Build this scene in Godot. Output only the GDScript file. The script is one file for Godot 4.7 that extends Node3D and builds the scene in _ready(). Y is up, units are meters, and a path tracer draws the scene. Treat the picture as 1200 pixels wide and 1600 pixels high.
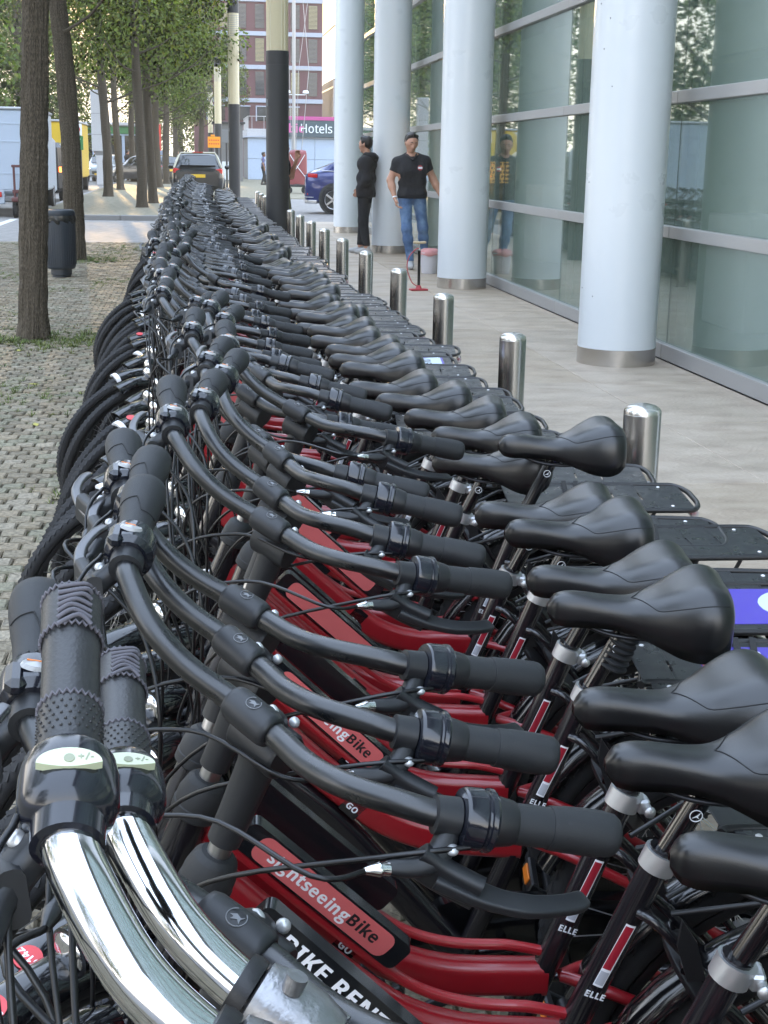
extends Node3D

var M := {}
var taken := {}
var rng := RandomNumberGenerator.new()

# ------------------------------------------------------------------ mesh builder
class Mb:
	var v := PackedVector3Array()
	var n := PackedVector3Array()
	var uv := PackedVector2Array()
	var idx := PackedInt32Array()
	var col := PackedColorArray()
	var tint := Color(1, 1, 1)
	var tinted := false

	func _close(v0: int, i0: int, angle: float, closed: bool, same: PackedInt32Array = PackedInt32Array()) -> void:
		if closed:
			var vol := 0.0
			var c := v[v0]
			for i in range(i0, idx.size(), 3):
				var a := v[idx[i]] - c
				vol += a.dot((v[idx[i + 2]] - c).cross(v[idx[i + 1]] - c))
			if vol < 0.0:
				for i in range(i0, idx.size(), 3):
					var t := idx[i + 1]
					idx[i + 1] = idx[i + 2]
					idx[i + 2] = t
		if angle >= 179.0:
			var acc := PackedVector3Array()
			acc.resize(v.size() - v0)
			for i in range(i0, idx.size(), 3):
				var f := (v[idx[i + 2]] - v[idx[i]]).cross(v[idx[i + 1]] - v[idx[i]])
				for k in 3:
					var j := idx[i + k] - v0
					if same.size() > j:
						j = same[j]
					acc[j] += f
			for j in acc.size():
				var s := j
				if same.size() > j:
					s = same[j]
				var q := acc[s].normalized()
				n[v0 + j] = q if q.length_squared() > 0.1 else Vector3.UP
			return
		# corner normals limited by an angle: unshare the vertices
		var nv := PackedVector3Array()
		var nn := PackedVector3Array()
		var nu := PackedVector2Array()
		var nc := PackedColorArray()
		var fn := PackedVector3Array()
		var at := {}
		for i in range(i0, idx.size(), 3):
			fn.append((v[idx[i + 2]] - v[idx[i]]).cross(v[idx[i + 1]] - v[idx[i]]))
		if angle > 0.5:
			for i in range(i0, idx.size()):
				var j := idx[i] - v0
				if same.size() > j:
					j = same[j]
				if not at.has(j):
					at[j] = []
				at[j].append((i - i0) / 3)
		var limit := cos(deg_to_rad(angle))
		for i in range(i0, idx.size()):
			var f := fn[(i - i0) / 3]
			var q := f
			if angle > 0.5:
				var j := idx[i] - v0
				if same.size() > j:
					j = same[j]
				q = Vector3.ZERO
				var fu := f.normalized()
				for g in at[j]:
					if fn[g].normalized().dot(fu) > limit:
						q += fn[g]
			q = q.normalized()
			nv.append(v[idx[i]])
			nn.append(q if q.length_squared() > 0.1 else Vector3.UP)
			nu.append(uv[idx[i]])
			nc.append(col[idx[i]])
		v.resize(v0)
		n.resize(v0)
		uv.resize(v0)
		col.resize(v0)
		var count := idx.size() - i0
		idx.resize(i0)
		v.append_array(nv)
		n.append_array(nn)
		uv.append_array(nu)
		col.append_array(nc)
		for k in count:
			idx.append(v0 + k)

	func _p(p: Vector3, t := Vector2.ZERO) -> int:
		v.append(p)
		n.append(Vector3.UP)
		uv.append(t)
		col.append(tint)
		return v.size() - 1

	# rows of points; around = each row is a loop
	func grid(rows: Array, around := true, cap := true, angle := 180.0, us := 1.0, vs := 1.0, ring := false) -> Mb:
		var v0 := v.size()
		var i0 := idx.size()
		var m: int = rows[0].size()
		var w := m + 1 if around else m
		var same := PackedInt32Array()
		for r in rows.size():
			for k in w:
				_p(rows[r][k % m], Vector2(float(k) / (w - 1) * us, float(r) / maxf(1.0, rows.size() - 1) * vs))
				var rr := r
				if ring and r == rows.size() - 1:
					rr = 0
				same.append(rr * w + (k % m if around else k))
		for r in rows.size() - 1:
			for k in w - 1:
				var a := v0 + r * w + k
				idx.append_array(PackedInt32Array([a, a + w, a + 1, a + 1, a + w, a + w + 1]))
		if around and cap and not ring:
			for e in 2:
				var r: int = 0 if e == 0 else rows.size() - 1
				var c := Vector3.ZERO
				for k in m:
					c += rows[r][k]
				var ci := _p(c / m)
				same.append(ci - v0)
				var base := _p(rows[r][0])
				same.append(base - v0)
				for k in range(1, m):
					same.append(_p(rows[r][k]) - v0)
				for k in m:
					if e == 0:
						idx.append_array(PackedInt32Array([ci, base + k, base + (k + 1) % m]))
					else:
						idx.append_array(PackedInt32Array([ci, base + (k + 1) % m, base + k]))
		_close(v0, i0, angle, around and (cap or ring), same)
		return self

	static func frames(path: PackedVector3Array, up := Vector3.ZERO) -> Array:
		var out := []
		var t0 := (path[1] - path[0]).normalized()
		var nn := up
		if nn == Vector3.ZERO:
			nn = Vector3.UP if absf(t0.y) < 0.9 else Vector3.RIGHT
		for i in path.size():
			var a := path[maxi(i - 1, 0)]
			var b := path[mini(i + 1, path.size() - 1)]
			var t := (b - a).normalized()
			nn = (nn - t * nn.dot(t)).normalized()
			out.append([nn, t.cross(nn).normalized(), t])
		return out

	# round tube along a path; radius may be a number or an array
	func tube(path, radius, segs := 10, cap := true, up := Vector3.ZERO, flat := 1.0, vs := 1.0) -> Mb:
		var pts := PackedVector3Array(path)
		var fr := frames(pts, up)
		var rows := []
		for i in pts.size():
			var r: float = radius[i] if radius is Array else radius
			var row := PackedVector3Array()
			for k in segs:
				var a := TAU * k / segs
				row.append(pts[i] + fr[i][0] * cos(a) * r * flat + fr[i][1] * sin(a) * r)
			rows.append(row)
		return grid(rows, true, cap, 180.0, 1.0, vs)

	# any closed section (x along the frame's normal, y along its side) along a path
	func sweep(path, section: PackedVector2Array, up := Vector3.ZERO, cap := true, angle := 40.0, scales := []) -> Mb:
		var pts := PackedVector3Array(path)
		var fr := frames(pts, up)
		var rows := []
		for i in pts.size():
			var s: float = scales[i] if scales.size() else 1.0
			var row := PackedVector3Array()
			for q in section:
				row.append(pts[i] + fr[i][0] * q.x * s + fr[i][1] * q.y * s)
			rows.append(row)
		return grid(rows, true, cap, angle)

	func cyl(a: Vector3, b: Vector3, ra: float, segs := 12, rb := -1.0, angle := 40.0) -> Mb:
		var rb2 := ra if rb < 0.0 else rb
		var fr := frames(PackedVector3Array([a, b]))
		var rows := []
		for e in 2:
			var row := PackedVector3Array()
			for k in segs:
				var t := TAU * k / segs
				row.append((a if e == 0 else b) + (fr[0][0] * cos(t) + fr[0][1] * sin(t)) * (ra if e == 0 else rb2))
			rows.append(row)
		return grid(rows, true, true, angle)

	# profile of (radius, height) turned round +y, then placed by xf
	func lathe(profile, segs := 24, xf := Transform3D(), angle := 40.0, us := 1.0, vs := 1.0, squash := 1.0) -> Mb:
		var rows := []
		for q in profile:
			var row := PackedVector3Array()
			for k in segs:
				var t := TAU * k / segs
				row.append(xf * Vector3(cos(t) * q.x, q.y, sin(t) * q.x * squash))
			rows.append(row)
		return grid(rows, true, true, angle, us, vs)

	# closed profile (radius, height) turned round +y: tyres, rims, rings
	func ring(profile, segs := 32, xf := Transform3D(), us := 1.0, angle := 50.0, a0 := 0.0, a1 := TAU) -> Mb:
		var full := absf(a1 - a0 - TAU) < 0.001
		var rows := []
		for k in segs + 1:
			var t: float = a0 + (a1 - a0) * k / segs
			if full and k == segs:
				t = a0
			var row := PackedVector3Array()
			for q in profile:
				row.append(xf * Vector3(cos(t) * q.x, q.y, sin(t) * q.x))
			rows.append(row)
		return grid(rows, true, true, angle, 1.0, us, full)

	func ball(c: Vector3, r: Vector3, segs := 14, xf := Basis()) -> Mb:
		var rows := []
		var h := maxi(4, segs / 2)
		for j in h + 1:
			var p := PI * (float(j) / h - 0.5)
			var row := PackedVector3Array()
			for k in segs:
				var t := TAU * k / segs
				row.append(c + xf * (Vector3(cos(t) * cos(p), sin(p), sin(t) * cos(p)) * r))
			rows.append(row)
		return grid(rows, true, false, 180.0)._flip_if(c)

	func _flip_if(_c: Vector3) -> Mb:
		return self

	func box(c: Vector3, s: Vector3, bevel := 0.0, xf := Basis()) -> Mb:
		var v0 := v.size()
		var i0 := idx.size()
		var h := s * 0.5
		var b := minf(bevel, minf(h.x, minf(h.y, h.z)) * 0.9)
		if b <= 0.0:
			for k in 8:
				_p(c + xf * Vector3(h.x * (1 if k & 1 else -1), h.y * (1 if k & 2 else -1), h.z * (1 if k & 4 else -1)))
			for f in [[0, 1, 3, 2], [4, 6, 7, 5], [0, 4, 5, 1], [2, 3, 7, 6], [0, 2, 6, 4], [1, 5, 7, 3]]:
				idx.append_array(PackedInt32Array([v0 + f[0], v0 + f[1], v0 + f[2], v0 + f[0], v0 + f[2], v0 + f[3]]))
		else:
			for k in 8:
				var g := Vector3(1 if k & 1 else -1, 1 if k & 2 else -1, 1 if k & 4 else -1)
				_p(c + xf * (g * (h - Vector3(0, b, b))))
				_p(c + xf * (g * (h - Vector3(b, 0, b))))
				_p(c + xf * (g * (h - Vector3(b, b, 0))))
			var q := func(a, b2, c2, d): idx.append_array(PackedInt32Array([v0 + a, v0 + b2, v0 + c2, v0 + a, v0 + c2, v0 + d]))
			q.call(3 * 1, 3 * 5, 3 * 7, 3 * 3)
			q.call(3 * 0, 3 * 2, 3 * 6, 3 * 4)
			q.call(3 * 2 + 1, 3 * 3 + 1, 3 * 7 + 1, 3 * 6 + 1)
			q.call(3 * 0 + 1, 3 * 4 + 1, 3 * 5 + 1, 3 * 1 + 1)
			q.call(3 * 4 + 2, 3 * 6 + 2, 3 * 7 + 2, 3 * 5 + 2)
			q.call(3 * 0 + 2, 3 * 1 + 2, 3 * 3 + 2, 3 * 2 + 2)
			for e in [[0, 1, 1, 2], [2, 3, 1, 2], [4, 5, 1, 2], [6, 7, 1, 2], [0, 2, 0, 2], [1, 3, 0, 2], [4, 6, 0, 2], [5, 7, 0, 2], [0, 4, 0, 1], [1, 5, 0, 1], [2, 6, 0, 1], [3, 7, 0, 1]]:
				var a: int = 3 * e[0] + e[2]
				var d: int = 3 * e[0] + e[3]
				var b3: int = 3 * e[1] + e[2]
				var c3: int = 3 * e[1] + e[3]
				q.call(a, b3, c3, d)
			for k in 8:
				idx.append_array(PackedInt32Array([v0 + 3 * k, v0 + 3 * k + 1, v0 + 3 * k + 2]))
			# make every face look outwards
			var cc := c
			for i in range(i0, idx.size(), 3):
				var f := (v[idx[i + 2]] - v[idx[i]]).cross(v[idx[i + 1]] - v[idx[i]])
				if f.dot((v[idx[i]] + v[idx[i + 1]] + v[idx[i + 2]]) / 3.0 - cc) < 0.0:
					var t := idx[i + 1]
					idx[i + 1] = idx[i + 2]
					idx[i + 2] = t
		_close(v0, i0, 0.0, b <= 0.0)
		return self

	# flat polygon (x, y) given thickness from z0 to z1, placed by xf
	func prism(poly: PackedVector2Array, z0: float, z1: float, xf := Transform3D(), angle := 30.0) -> Mb:
		var v0 := v.size()
		var i0 := idx.size()
		var tri := Geometry2D.triangulate_polygon(poly)
		var m := poly.size()
		var same := PackedInt32Array()
		for e in 2:
			for q in poly:
				_p(xf * Vector3(q.x, q.y, z0 if e == 0 else z1))
		for i in range(0, tri.size(), 3):
			idx.append_array(PackedInt32Array([v0 + tri[i], v0 + tri[i + 1], v0 + tri[i + 2]]))
			idx.append_array(PackedInt32Array([v0 + m + tri[i], v0 + m + tri[i + 2], v0 + m + tri[i + 1]]))
		var cw := Geometry2D.is_polygon_clockwise(poly)
		# triangulation keeps the polygon's own order
		var a0 := 0.0
		if tri.size() >= 3:
			var p0 := poly[tri[0]]
			a0 = (poly[tri[1]] - p0).cross(poly[tri[2]] - p0)
		var area := 0.0
		for k in m:
			area += poly[k].cross(poly[(k + 1) % m])
		for k in m:
			var a := v0 + k
			var b := v0 + (k + 1) % m
			if (a0 > 0.0) == (area > 0.0):
				idx.append_array(PackedInt32Array([a, a + m, b, b, a + m, b + m]))
			else:
				idx.append_array(PackedInt32Array([a, b, a + m, b, b + m, a + m]))
		_close(v0, i0, angle, true, same)
		return self

	# one flat four-cornered sheet
	func quad(a: Vector3, b: Vector3, c: Vector3, d: Vector3, us := 1.0, vs := 1.0) -> Mb:
		var v0 := v.size()
		var i0 := idx.size()
		_p(a, Vector2(0, 0))
		_p(b, Vector2(us, 0))
		_p(c, Vector2(us, vs))
		_p(d, Vector2(0, vs))
		idx.append_array(PackedInt32Array([v0, v0 + 1, v0 + 2, v0, v0 + 2, v0 + 3]))
		_close(v0, i0, 0.0, false)
		return self

	func add(o: Mb, xf := Transform3D()) -> Mb:
		var v0 := v.size()
		for i in o.v.size():
			v.append(xf * o.v[i])
			n.append((xf.basis * o.n[i]).normalized())
			uv.append(o.uv[i])
			col.append(o.col[i])
		for i in o.idx:
			idx.append(v0 + i)
		return self

	func mesh() -> ArrayMesh:
		var a := []
		a.resize(Mesh.ARRAY_MAX)
		a[Mesh.ARRAY_VERTEX] = v
		a[Mesh.ARRAY_NORMAL] = n
		a[Mesh.ARRAY_TEX_UV] = uv
		if tinted:
			a[Mesh.ARRAY_COLOR] = col
		a[Mesh.ARRAY_INDEX] = idx
		var m := ArrayMesh.new()
		m.add_surface_from_arrays(Mesh.PRIMITIVE_TRIANGLES, a)
		return m

func mb() -> Mb:
	return Mb.new()

# ------------------------------------------------------------------ naming
func numbered(called: String) -> String:
	if not taken.has(called):
		taken[called] = 0
		return called
	taken[called] += 1
	return "%s_%03d" % [called, taken[called]]

func obj(called: String, b, material: Material, parent: Node = null, xf := Transform3D()) -> MeshInstance3D:
	var o := MeshInstance3D.new()
	o.mesh = b.mesh() if b is Mb else b
	o.material_override = null
	o.set_surface_override_material(0, material)
	o.transform = xf
	if parent:
		o.name = called
		parent.add_child(o, true)
	else:
		o.name = numbered(called)
		add_child(o, true)
	return o

func tag(o: Node, label: String, category := "", group := "") -> Node:
	if label:
		o.set_meta("label", label)
	if category:
		o.set_meta("category", category)
	if group:
		o.set_meta("group", group)
	return o

func thing(called: String, label: String, category: String, at := Vector3.ZERO, turn := 0.0, group := "") -> Node3D:
	var o := Node3D.new()
	o.name = numbered(called)
	o.position = at
	o.rotation.y = turn
	add_child(o)
	tag(o, label, category, group)
	return o

func struct(called: String, b, material: Material, parent: Node = null) -> MeshInstance3D:
	var o := obj(called, b, material, parent)
	if not parent:
		o.set_meta("kind", "structure")
	return o

func spline(pts: Array, per := 6) -> PackedVector3Array:
	var out := PackedVector3Array()
	for i in pts.size() - 1:
		var a: Vector3 = pts[maxi(i - 1, 0)]
		var b: Vector3 = pts[i]
		var c: Vector3 = pts[i + 1]
		var d: Vector3 = pts[mini(i + 2, pts.size() - 1)]
		for k in per:
			out.append(b.cubic_interpolate(c, a, d, float(k) / per))
	out.append(pts[pts.size() - 1])
	return out

func curve_at(xs: Array, ys: Array, x: float) -> float:
	for i in xs.size() - 1:
		if x <= xs[i + 1]:
			var a: float = ys[maxi(i - 1, 0)]
			var d: float = ys[mini(i + 2, ys.size() - 1)]
			return cubic_interpolate(ys[i], ys[i + 1], a, d, clampf((x - xs[i]) / (xs[i + 1] - xs[i]), 0.0, 1.0))
	return ys[ys.size() - 1]

func rounded(w: float, h: float, r: float, seg := 4) -> PackedVector2Array:
	var p := PackedVector2Array()
	for k in 4:
		var c := Vector2((w / 2 - r) * (1 if k == 0 or k == 3 else -1), (h / 2 - r) * (1 if k < 2 else -1))
		for s in seg + 1:
			var a := PI / 2 * k + PI / 2 * s / seg
			p.append(c + Vector2(cos(a), sin(a)) * r)
	return p

func lettering(called: String, text: String, height: float, material: Material, parent: Node, xf: Transform3D, bold := true, depth := 0.0006, font := "Droid Sans") -> MeshInstance3D:
	var f := SystemFont.new()
	f.font_names = PackedStringArray([font])
	f.font_weight = 700 if bold else 400
	var t := TextMesh.new()
	t.font = f
	t.font_size = 32
	t.pixel_size = height / 23.0
	t.depth = depth
	t.curve_step = 2.0
	t.text = text
	return obj(called, t, material, parent, xf)

# ------------------------------------------------------------------ materials
func lin(r: float, g: float, b: float) -> Color:
	return Color(r, g, b).linear_to_srgb()

func mat(called: String, c: Color, rough := 0.6, metal := 0.0, coat := 0.0, spec := 0.5) -> StandardMaterial3D:
	var m := StandardMaterial3D.new()
	m.resource_name = called
	m.albedo_color = c
	m.roughness = rough
	m.metallic = metal
	m.metallic_specular = spec
	if coat > 0.0:
		m.clearcoat_enabled = true
		m.clearcoat = coat
		m.clearcoat_roughness = 0.06
	M[called] = m
	return m

func noise(freq: float, oct := 4, kind := FastNoiseLite.TYPE_SIMPLEX_SMOOTH, sd := 1) -> FastNoiseLite:
	var f := FastNoiseLite.new()
	f.noise_type = kind
	f.frequency = freq
	f.fractal_octaves = oct
	f.seed = sd
	return f

func noise_tex(f: FastNoiseLite, size := 512, ramp: Gradient = null, normal := false, bump := 4.0) -> NoiseTexture2D:
	var t := NoiseTexture2D.new()
	t.width = size
	t.height = size
	t.noise = f
	t.seamless = true
	if ramp:
		t.color_ramp = ramp
	if normal:
		t.as_normal_map = true
		t.bump_strength = bump
	return t

func ramp(stops: Array) -> Gradient:
	var g := Gradient.new()
	var o := PackedFloat32Array()
	var c := PackedColorArray()
	for s in stops:
		o.append(s[0])
		c.append(s[1])
	g.offsets = o
	g.colors = c
	return g

func grey(x: float) -> Color:
	return Color(x, x, x)

# ------------------------------------------------------------------ camera, sky, sun, exposure
const YAW := 7.923
const PITCH := 14.258
const ROLL := 0.984
const EYE := 1.43

func set_view() -> void:
	var cam := Camera3D.new()
	cam.name = "camera"
	cam.position = Vector3(0, EYE, 0)
	cam.basis = Basis(Vector3.UP, deg_to_rad(-YAW)) * Basis(Vector3.RIGHT, deg_to_rad(-PITCH)) * Basis(Vector3(0, 0, 1), deg_to_rad(ROLL))
	cam.fov = rad_to_deg(2.0 * atan(800.0 / 2165.0))
	cam.near = 0.05
	cam.far = 900.0
	add_child(cam)
	var e := Environment.new()
	e.background_mode = Environment.BG_SKY
	var s := ProceduralSkyMaterial.new()
	s.sky_top_color = Color(0.72, 0.79, 0.89)
	s.sky_horizon_color = Color(0.96, 0.935, 0.88)
	s.sky_curve = 0.16
	s.sky_energy_multiplier = 1.25
	s.ground_bottom_color = Color(0.3, 0.28, 0.26)
	s.ground_horizon_color = Color(0.6, 0.57, 0.53)
	s.sun_angle_max = 34.0
	s.sun_curve = 0.12
	var sky := Sky.new()
	sky.sky_material = s
	e.sky = sky
	e.tonemap_mode = Environment.TONE_MAPPER_LINEAR
	e.tonemap_exposure = 3.55
	e.fog_enabled = true
	e.fog_density = 0.0009
	e.fog_light_color = Color(1.0, 0.95, 0.86)
	e.sdfgi_enabled = true
	e.ssao_enabled = true
	e.ssil_enabled = true
	var w := WorldEnvironment.new()
	w.name = "world_environment"
	w.environment = e
	add_child(w)
	var sun := DirectionalLight3D.new()
	sun.name = "sun"
	sun.light_energy = 1.0
	sun.light_color = Color(1.0, 0.82, 0.55)
	sun.light_angular_distance = 0.5
	sun.shadow_enabled = true
	# low ahead, a little to the left
	sun.basis = Basis(Vector3.UP, deg_to_rad(180.0 + 4.5)) * Basis(Vector3.RIGHT, deg_to_rad(-7.0))
	add_child(sun)

func bumpy(m: StandardMaterial3D, t: Texture2D, scale: float, strength := 1.0, world := false) -> StandardMaterial3D:
	m.normal_enabled = true
	m.normal_texture = t
	m.normal_scale = strength
	m.uv1_triplanar = true
	m.uv1_world_triplanar = world
	m.uv1_scale = Vector3.ONE * scale
	return m

func worn(m: StandardMaterial3D, t: Texture2D) -> StandardMaterial3D:
	m.roughness_texture = t
	m.roughness_texture_channel = BaseMaterial3D.TEXTURE_CHANNEL_RED
	return m

func make_materials() -> void:
	var leather_n := noise_tex(noise(0.09, 3, FastNoiseLite.TYPE_CELLULAR, 3), 256, null, true, 3.0)
	var grain_n := noise_tex(noise(0.2, 2, FastNoiseLite.TYPE_SIMPLEX, 5), 256, null, true, 4.0)
	var smear := noise_tex(noise(0.012, 5, FastNoiseLite.TYPE_SIMPLEX, 8), 256, ramp([[0.0, grey(0.55)], [0.5, grey(0.8)], [0.8, grey(1.0)], [1.0, grey(1.0)]]))
	var dusty := noise_tex(noise(0.02, 5, FastNoiseLite.TYPE_SIMPLEX, 14), 512, ramp([[0.0, grey(0.72)], [0.45, grey(0.86)], [1.0, grey(1.0)]]))
	mat("frame_black", lin(0.008, 0.007, 0.009), 0.2, 0.0, 0.5)
	var fr := mat("frame_red", lin(0.27, 0.008, 0.014), 0.28, 0.0, 0.5)
	mat("plate_black", lin(0.006, 0.007, 0.009), 0.22, 0.0, 0.3)
	mat("pink", lin(0.56, 0.115, 0.115), 0.42)
	mat("ink_white", lin(0.78, 0.78, 0.8), 0.5)
	mat("ink_black", lin(0.012, 0.01, 0.012), 0.5)
	mat("gloss_black", lin(0.004, 0.004, 0.005), 0.12, 0.0, 0.5)
	mat("gloss_plastic", lin(0.008, 0.009, 0.014), 0.16, 0.0, 0.4)
	var bp := mat("black_plastic", lin(0.011, 0.011, 0.0125), 0.4)
	bumpy(bp, grain_n, 22.0, 0.25)
	var bb := mat("bar_black", lin(0.0045, 0.005, 0.006), 0.4, 0.0, 0.0, 0.62)
	bb.roughness_texture = smear
	bb.uv1_triplanar = true
	bb.uv1_scale = Vector3.ONE * 5.0
	var g := mat("grip", lin(0.012, 0.013, 0.0145), 0.6)
	bumpy(g, grain_n, 30.0, 0.4)
	mat("lever_black", lin(0.013, 0.014, 0.016), 0.46)
	mat("lever_silver", lin(0.13, 0.13, 0.135), 0.34, 0.85)
	var sd := mat("saddle", lin(0.003, 0.0033, 0.0042), 0.3, 0.0, 0.0, 0.56)
	bumpy(sd, grain_n, 16.0, 0.1)
	mat("seam", lin(0.006, 0.006, 0.007), 0.7)
	mat("cable", lin(0.005, 0.005, 0.006), 0.34)
	var ty := mat("tyre", lin(0.014, 0.014, 0.0155), 0.8)
	bumpy(ty, grain_n, 12.0, 0.5)
	mat("rim", lin(0.05, 0.05, 0.055), 0.35, 0.8)
	mat("steel_thin", lin(0.5, 0.5, 0.52), 0.35, 1.0)
	var al := mat("alu", lin(0.56, 0.57, 0.58), 0.42, 0.9)
	bumpy(al, grain_n, 30.0, 0.15)
	mat("chrome", lin(0.62, 0.62, 0.63), 0.09, 1.0)
	mat("steel", lin(0.48, 0.48, 0.48), 0.3, 1.0)
	mat("bolt", lin(0.55, 0.56, 0.57), 0.4, 0.6)
	mat("dark_metal", lin(0.035, 0.036, 0.04), 0.38, 0.6)
	mat("rack_black", lin(0.012, 0.012, 0.013), 0.4)
	var rp := mat("rack_plate", lin(0.012, 0.013, 0.016), 0.42)
	rp.roughness_texture = smear
	rp.uv1_triplanar = true
	rp.uv1_scale = Vector3.ONE * 4.0
	var st := mat("strap", lin(0.016, 0.016, 0.017), 0.85)
	bumpy(st, grain_n, 40.0, 0.6)
	mat("orange", lin(0.75, 0.2, 0.02), 0.3)
	mat("decal_red", lin(0.33, 0.015, 0.03), 0.35)
	mat("decal_grey", lin(0.42, 0.43, 0.47), 0.4)
	mat("emblem_grey", lin(0.16, 0.165, 0.175), 0.5)
	mat("sticker_red", lin(0.62, 0.06, 0.07), 0.4)
	mat("purple", lin(0.075, 0.05, 0.38), 0.3)
	mat("pale_blue", lin(0.55, 0.66, 0.75), 0.35)
	mat("display", lin(0.3, 0.3, 0.3), 0.22, 0.0, 0.5)
	mat("dial_cream", lin(0.5, 0.54, 0.36), 0.35, 0.0, 0.4)
	mat("red_lens", lin(0.5, 0.01, 0.012), 0.12)
	var cp := mat("clear_plastic", Color(0.9, 0.9, 0.92, 0.35), 0.1)
	cp.transparency = BaseMaterial3D.TRANSPARENCY_ALPHA
	var lw := mat("leather_grip", lin(0.022, 0.022, 0.023), 0.42)
	bumpy(lw, leather_n, 14.0, 0.4)
	mat("dial_mark", lin(0.27, 0.29, 0.2), 0.5)
	var sw := mat("silver_worn", lin(0.3, 0.3, 0.31), 0.38, 0.9)
	bumpy(sw, noise_tex(noise(0.03, 4, FastNoiseLite.TYPE_SIMPLEX, 15), 256, null, true, 4.0), 14.0, 0.5)
	mat("thread", lin(0.1, 0.095, 0.11), 0.8)
	# ---- the place
	var conc := noise(0.006, 5, FastNoiseLite.TYPE_SIMPLEX, 21)
	var cm := mat("plaza_stone", Color.WHITE, 0.72)
	cm.albedo_texture = noise_tex(conc, 1024, ramp([[0.0, lin(0.31, 0.25, 0.19)], [0.3, lin(0.375, 0.305, 0.234)], [0.6, lin(0.41, 0.337, 0.26)], [1.0, lin(0.46, 0.385, 0.305)]]))
	bumpy(cm, noise_tex(noise(0.15, 3, FastNoiseLite.TYPE_SIMPLEX, 4), 512, null, true, 2.0), 0.5, 0.3, true)
	cm.uv1_scale = Vector3(0.3, 0.5, 0.62)
	cm.roughness_texture = smear
	var cm2: StandardMaterial3D = cm.duplicate()
	cm2.albedo_color = Color(0.955, 0.95, 0.94)
	M["plaza_stone_b"] = cm2
	var cm3: StandardMaterial3D = cm.duplicate()
	cm3.albedo_color = Color(0.985, 0.99, 1.0)
	M["plaza_stone_c"] = cm3
	mat("joint_dark", lin(0.07, 0.066, 0.055), 0.9)
	var stone_n := noise_tex(noise(0.05, 4, FastNoiseLite.TYPE_SIMPLEX, 31), 256, null, true, 5.0)
	for k in 5:
		var c: Color = [lin(0.3, 0.255, 0.18), lin(0.34, 0.295, 0.22), lin(0.26, 0.22, 0.155), lin(0.315, 0.26, 0.18), lin(0.27, 0.25, 0.175)][k]
		var sm := mat("sett_%d" % k, c, 0.85)
		sm.albedo_texture = dusty
		bumpy(sm, stone_n, 3.0, 0.7, true)
	var sf := mat("sett_field", Color.WHITE, 0.85)
	sf.vertex_color_use_as_albedo = true
	sf.albedo_texture = dusty
	bumpy(sf, stone_n, 3.0, 0.7, true)
	var soil := mat("joint_soil", Color.WHITE, 0.95)
	soil.albedo_texture = noise_tex(noise(0.02, 5, FastNoiseLite.TYPE_SIMPLEX, 41), 512, ramp([[0.0, lin(0.05, 0.043, 0.03)], [0.45, lin(0.075, 0.066, 0.042)], [0.62, lin(0.07, 0.09, 0.025)], [1.0, lin(0.1, 0.14, 0.03)]]))
	soil.uv1_triplanar = true
	soil.uv1_world_triplanar = true
	soil.uv1_scale = Vector3.ONE * 0.6
	var md := mat("median_paving", Color.WHITE, 0.9)
	md.albedo_texture = noise_tex(noise(0.03, 5, FastNoiseLite.TYPE_SIMPLEX, 43), 512, ramp([[0.0, lin(0.1, 0.095, 0.06)], [0.5, lin(0.18, 0.165, 0.115)], [1.0, lin(0.26, 0.235, 0.18)]]))
	md.uv1_triplanar = true
	md.uv1_world_triplanar = true
	md.uv1_scale = Vector3.ONE * 0.3
	var asp := mat("asphalt", Color.WHITE, 0.85)
	asp.albedo_texture = noise_tex(noise(0.02, 6, FastNoiseLite.TYPE_SIMPLEX, 47), 512, ramp([[0.0, lin(0.16, 0.152, 0.145)], [1.0, lin(0.25, 0.24, 0.23)]]))
	asp.uv1_triplanar = true
	asp.uv1_world_triplanar = true
	asp.uv1_scale = Vector3.ONE * 0.35
	mat("road_paint", lin(0.55, 0.55, 0.53), 0.7)
	mat("kerb_stone", lin(0.2, 0.2, 0.2), 0.8)
	var col := mat("column_white", lin(0.6, 0.635, 0.66), 0.42)
	col.roughness_texture = smear
	col.uv1_triplanar = true
	col.uv1_scale = Vector3.ONE * 0.8
	var brushed := noise_tex(noise(0.25, 2, FastNoiseLite.TYPE_SIMPLEX, 61), 256, ramp([[0.0, grey(0.85)], [1.0, grey(1.0)]]))
	var ss := mat("stainless", lin(0.56, 0.54, 0.51), 0.24, 1.0)
	mat("mullion", lin(0.36, 0.355, 0.35), 0.42, 0.3)
	mat("joint_black", lin(0.02, 0.022, 0.022), 0.5)
	var gl := mat("facade_glass", Color(0.56, 0.65, 0.6, 0.08), 0.02, 0.4, 0.0, 0.6)
	gl.transparency = BaseMaterial3D.TRANSPARENCY_ALPHA
	mat("interior_wall", lin(0.32, 0.36, 0.3), 0.8)
	mat("interior_dark", lin(0.1, 0.1, 0.085), 0.7)
	mat("interior_floor", lin(0.26, 0.25, 0.23), 0.4)
	mat("gold_metal", lin(0.7, 0.45, 0.12), 0.25, 1.0)
	var gg := mat("gold_glow", lin(0.8, 0.5, 0.12), 0.5)
	gg.emission_enabled = true
	gg.emission = lin(1.0, 0.62, 0.15)
	gg.emission_energy_multiplier = 0.4
	mat("post_dark", lin(0.024, 0.026, 0.03), 0.5)
	var pc := mat("post_cream", lin(0.66, 0.6, 0.42), 0.35)
	pc.backlight_enabled = true
	pc.backlight = lin(0.4, 0.36, 0.25)
	mat("post_seam", lin(0.78, 0.74, 0.58), 0.3)
	# bark, leaves, weeds
	var bk := mat("bark", Color.WHITE, 0.92)
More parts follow.
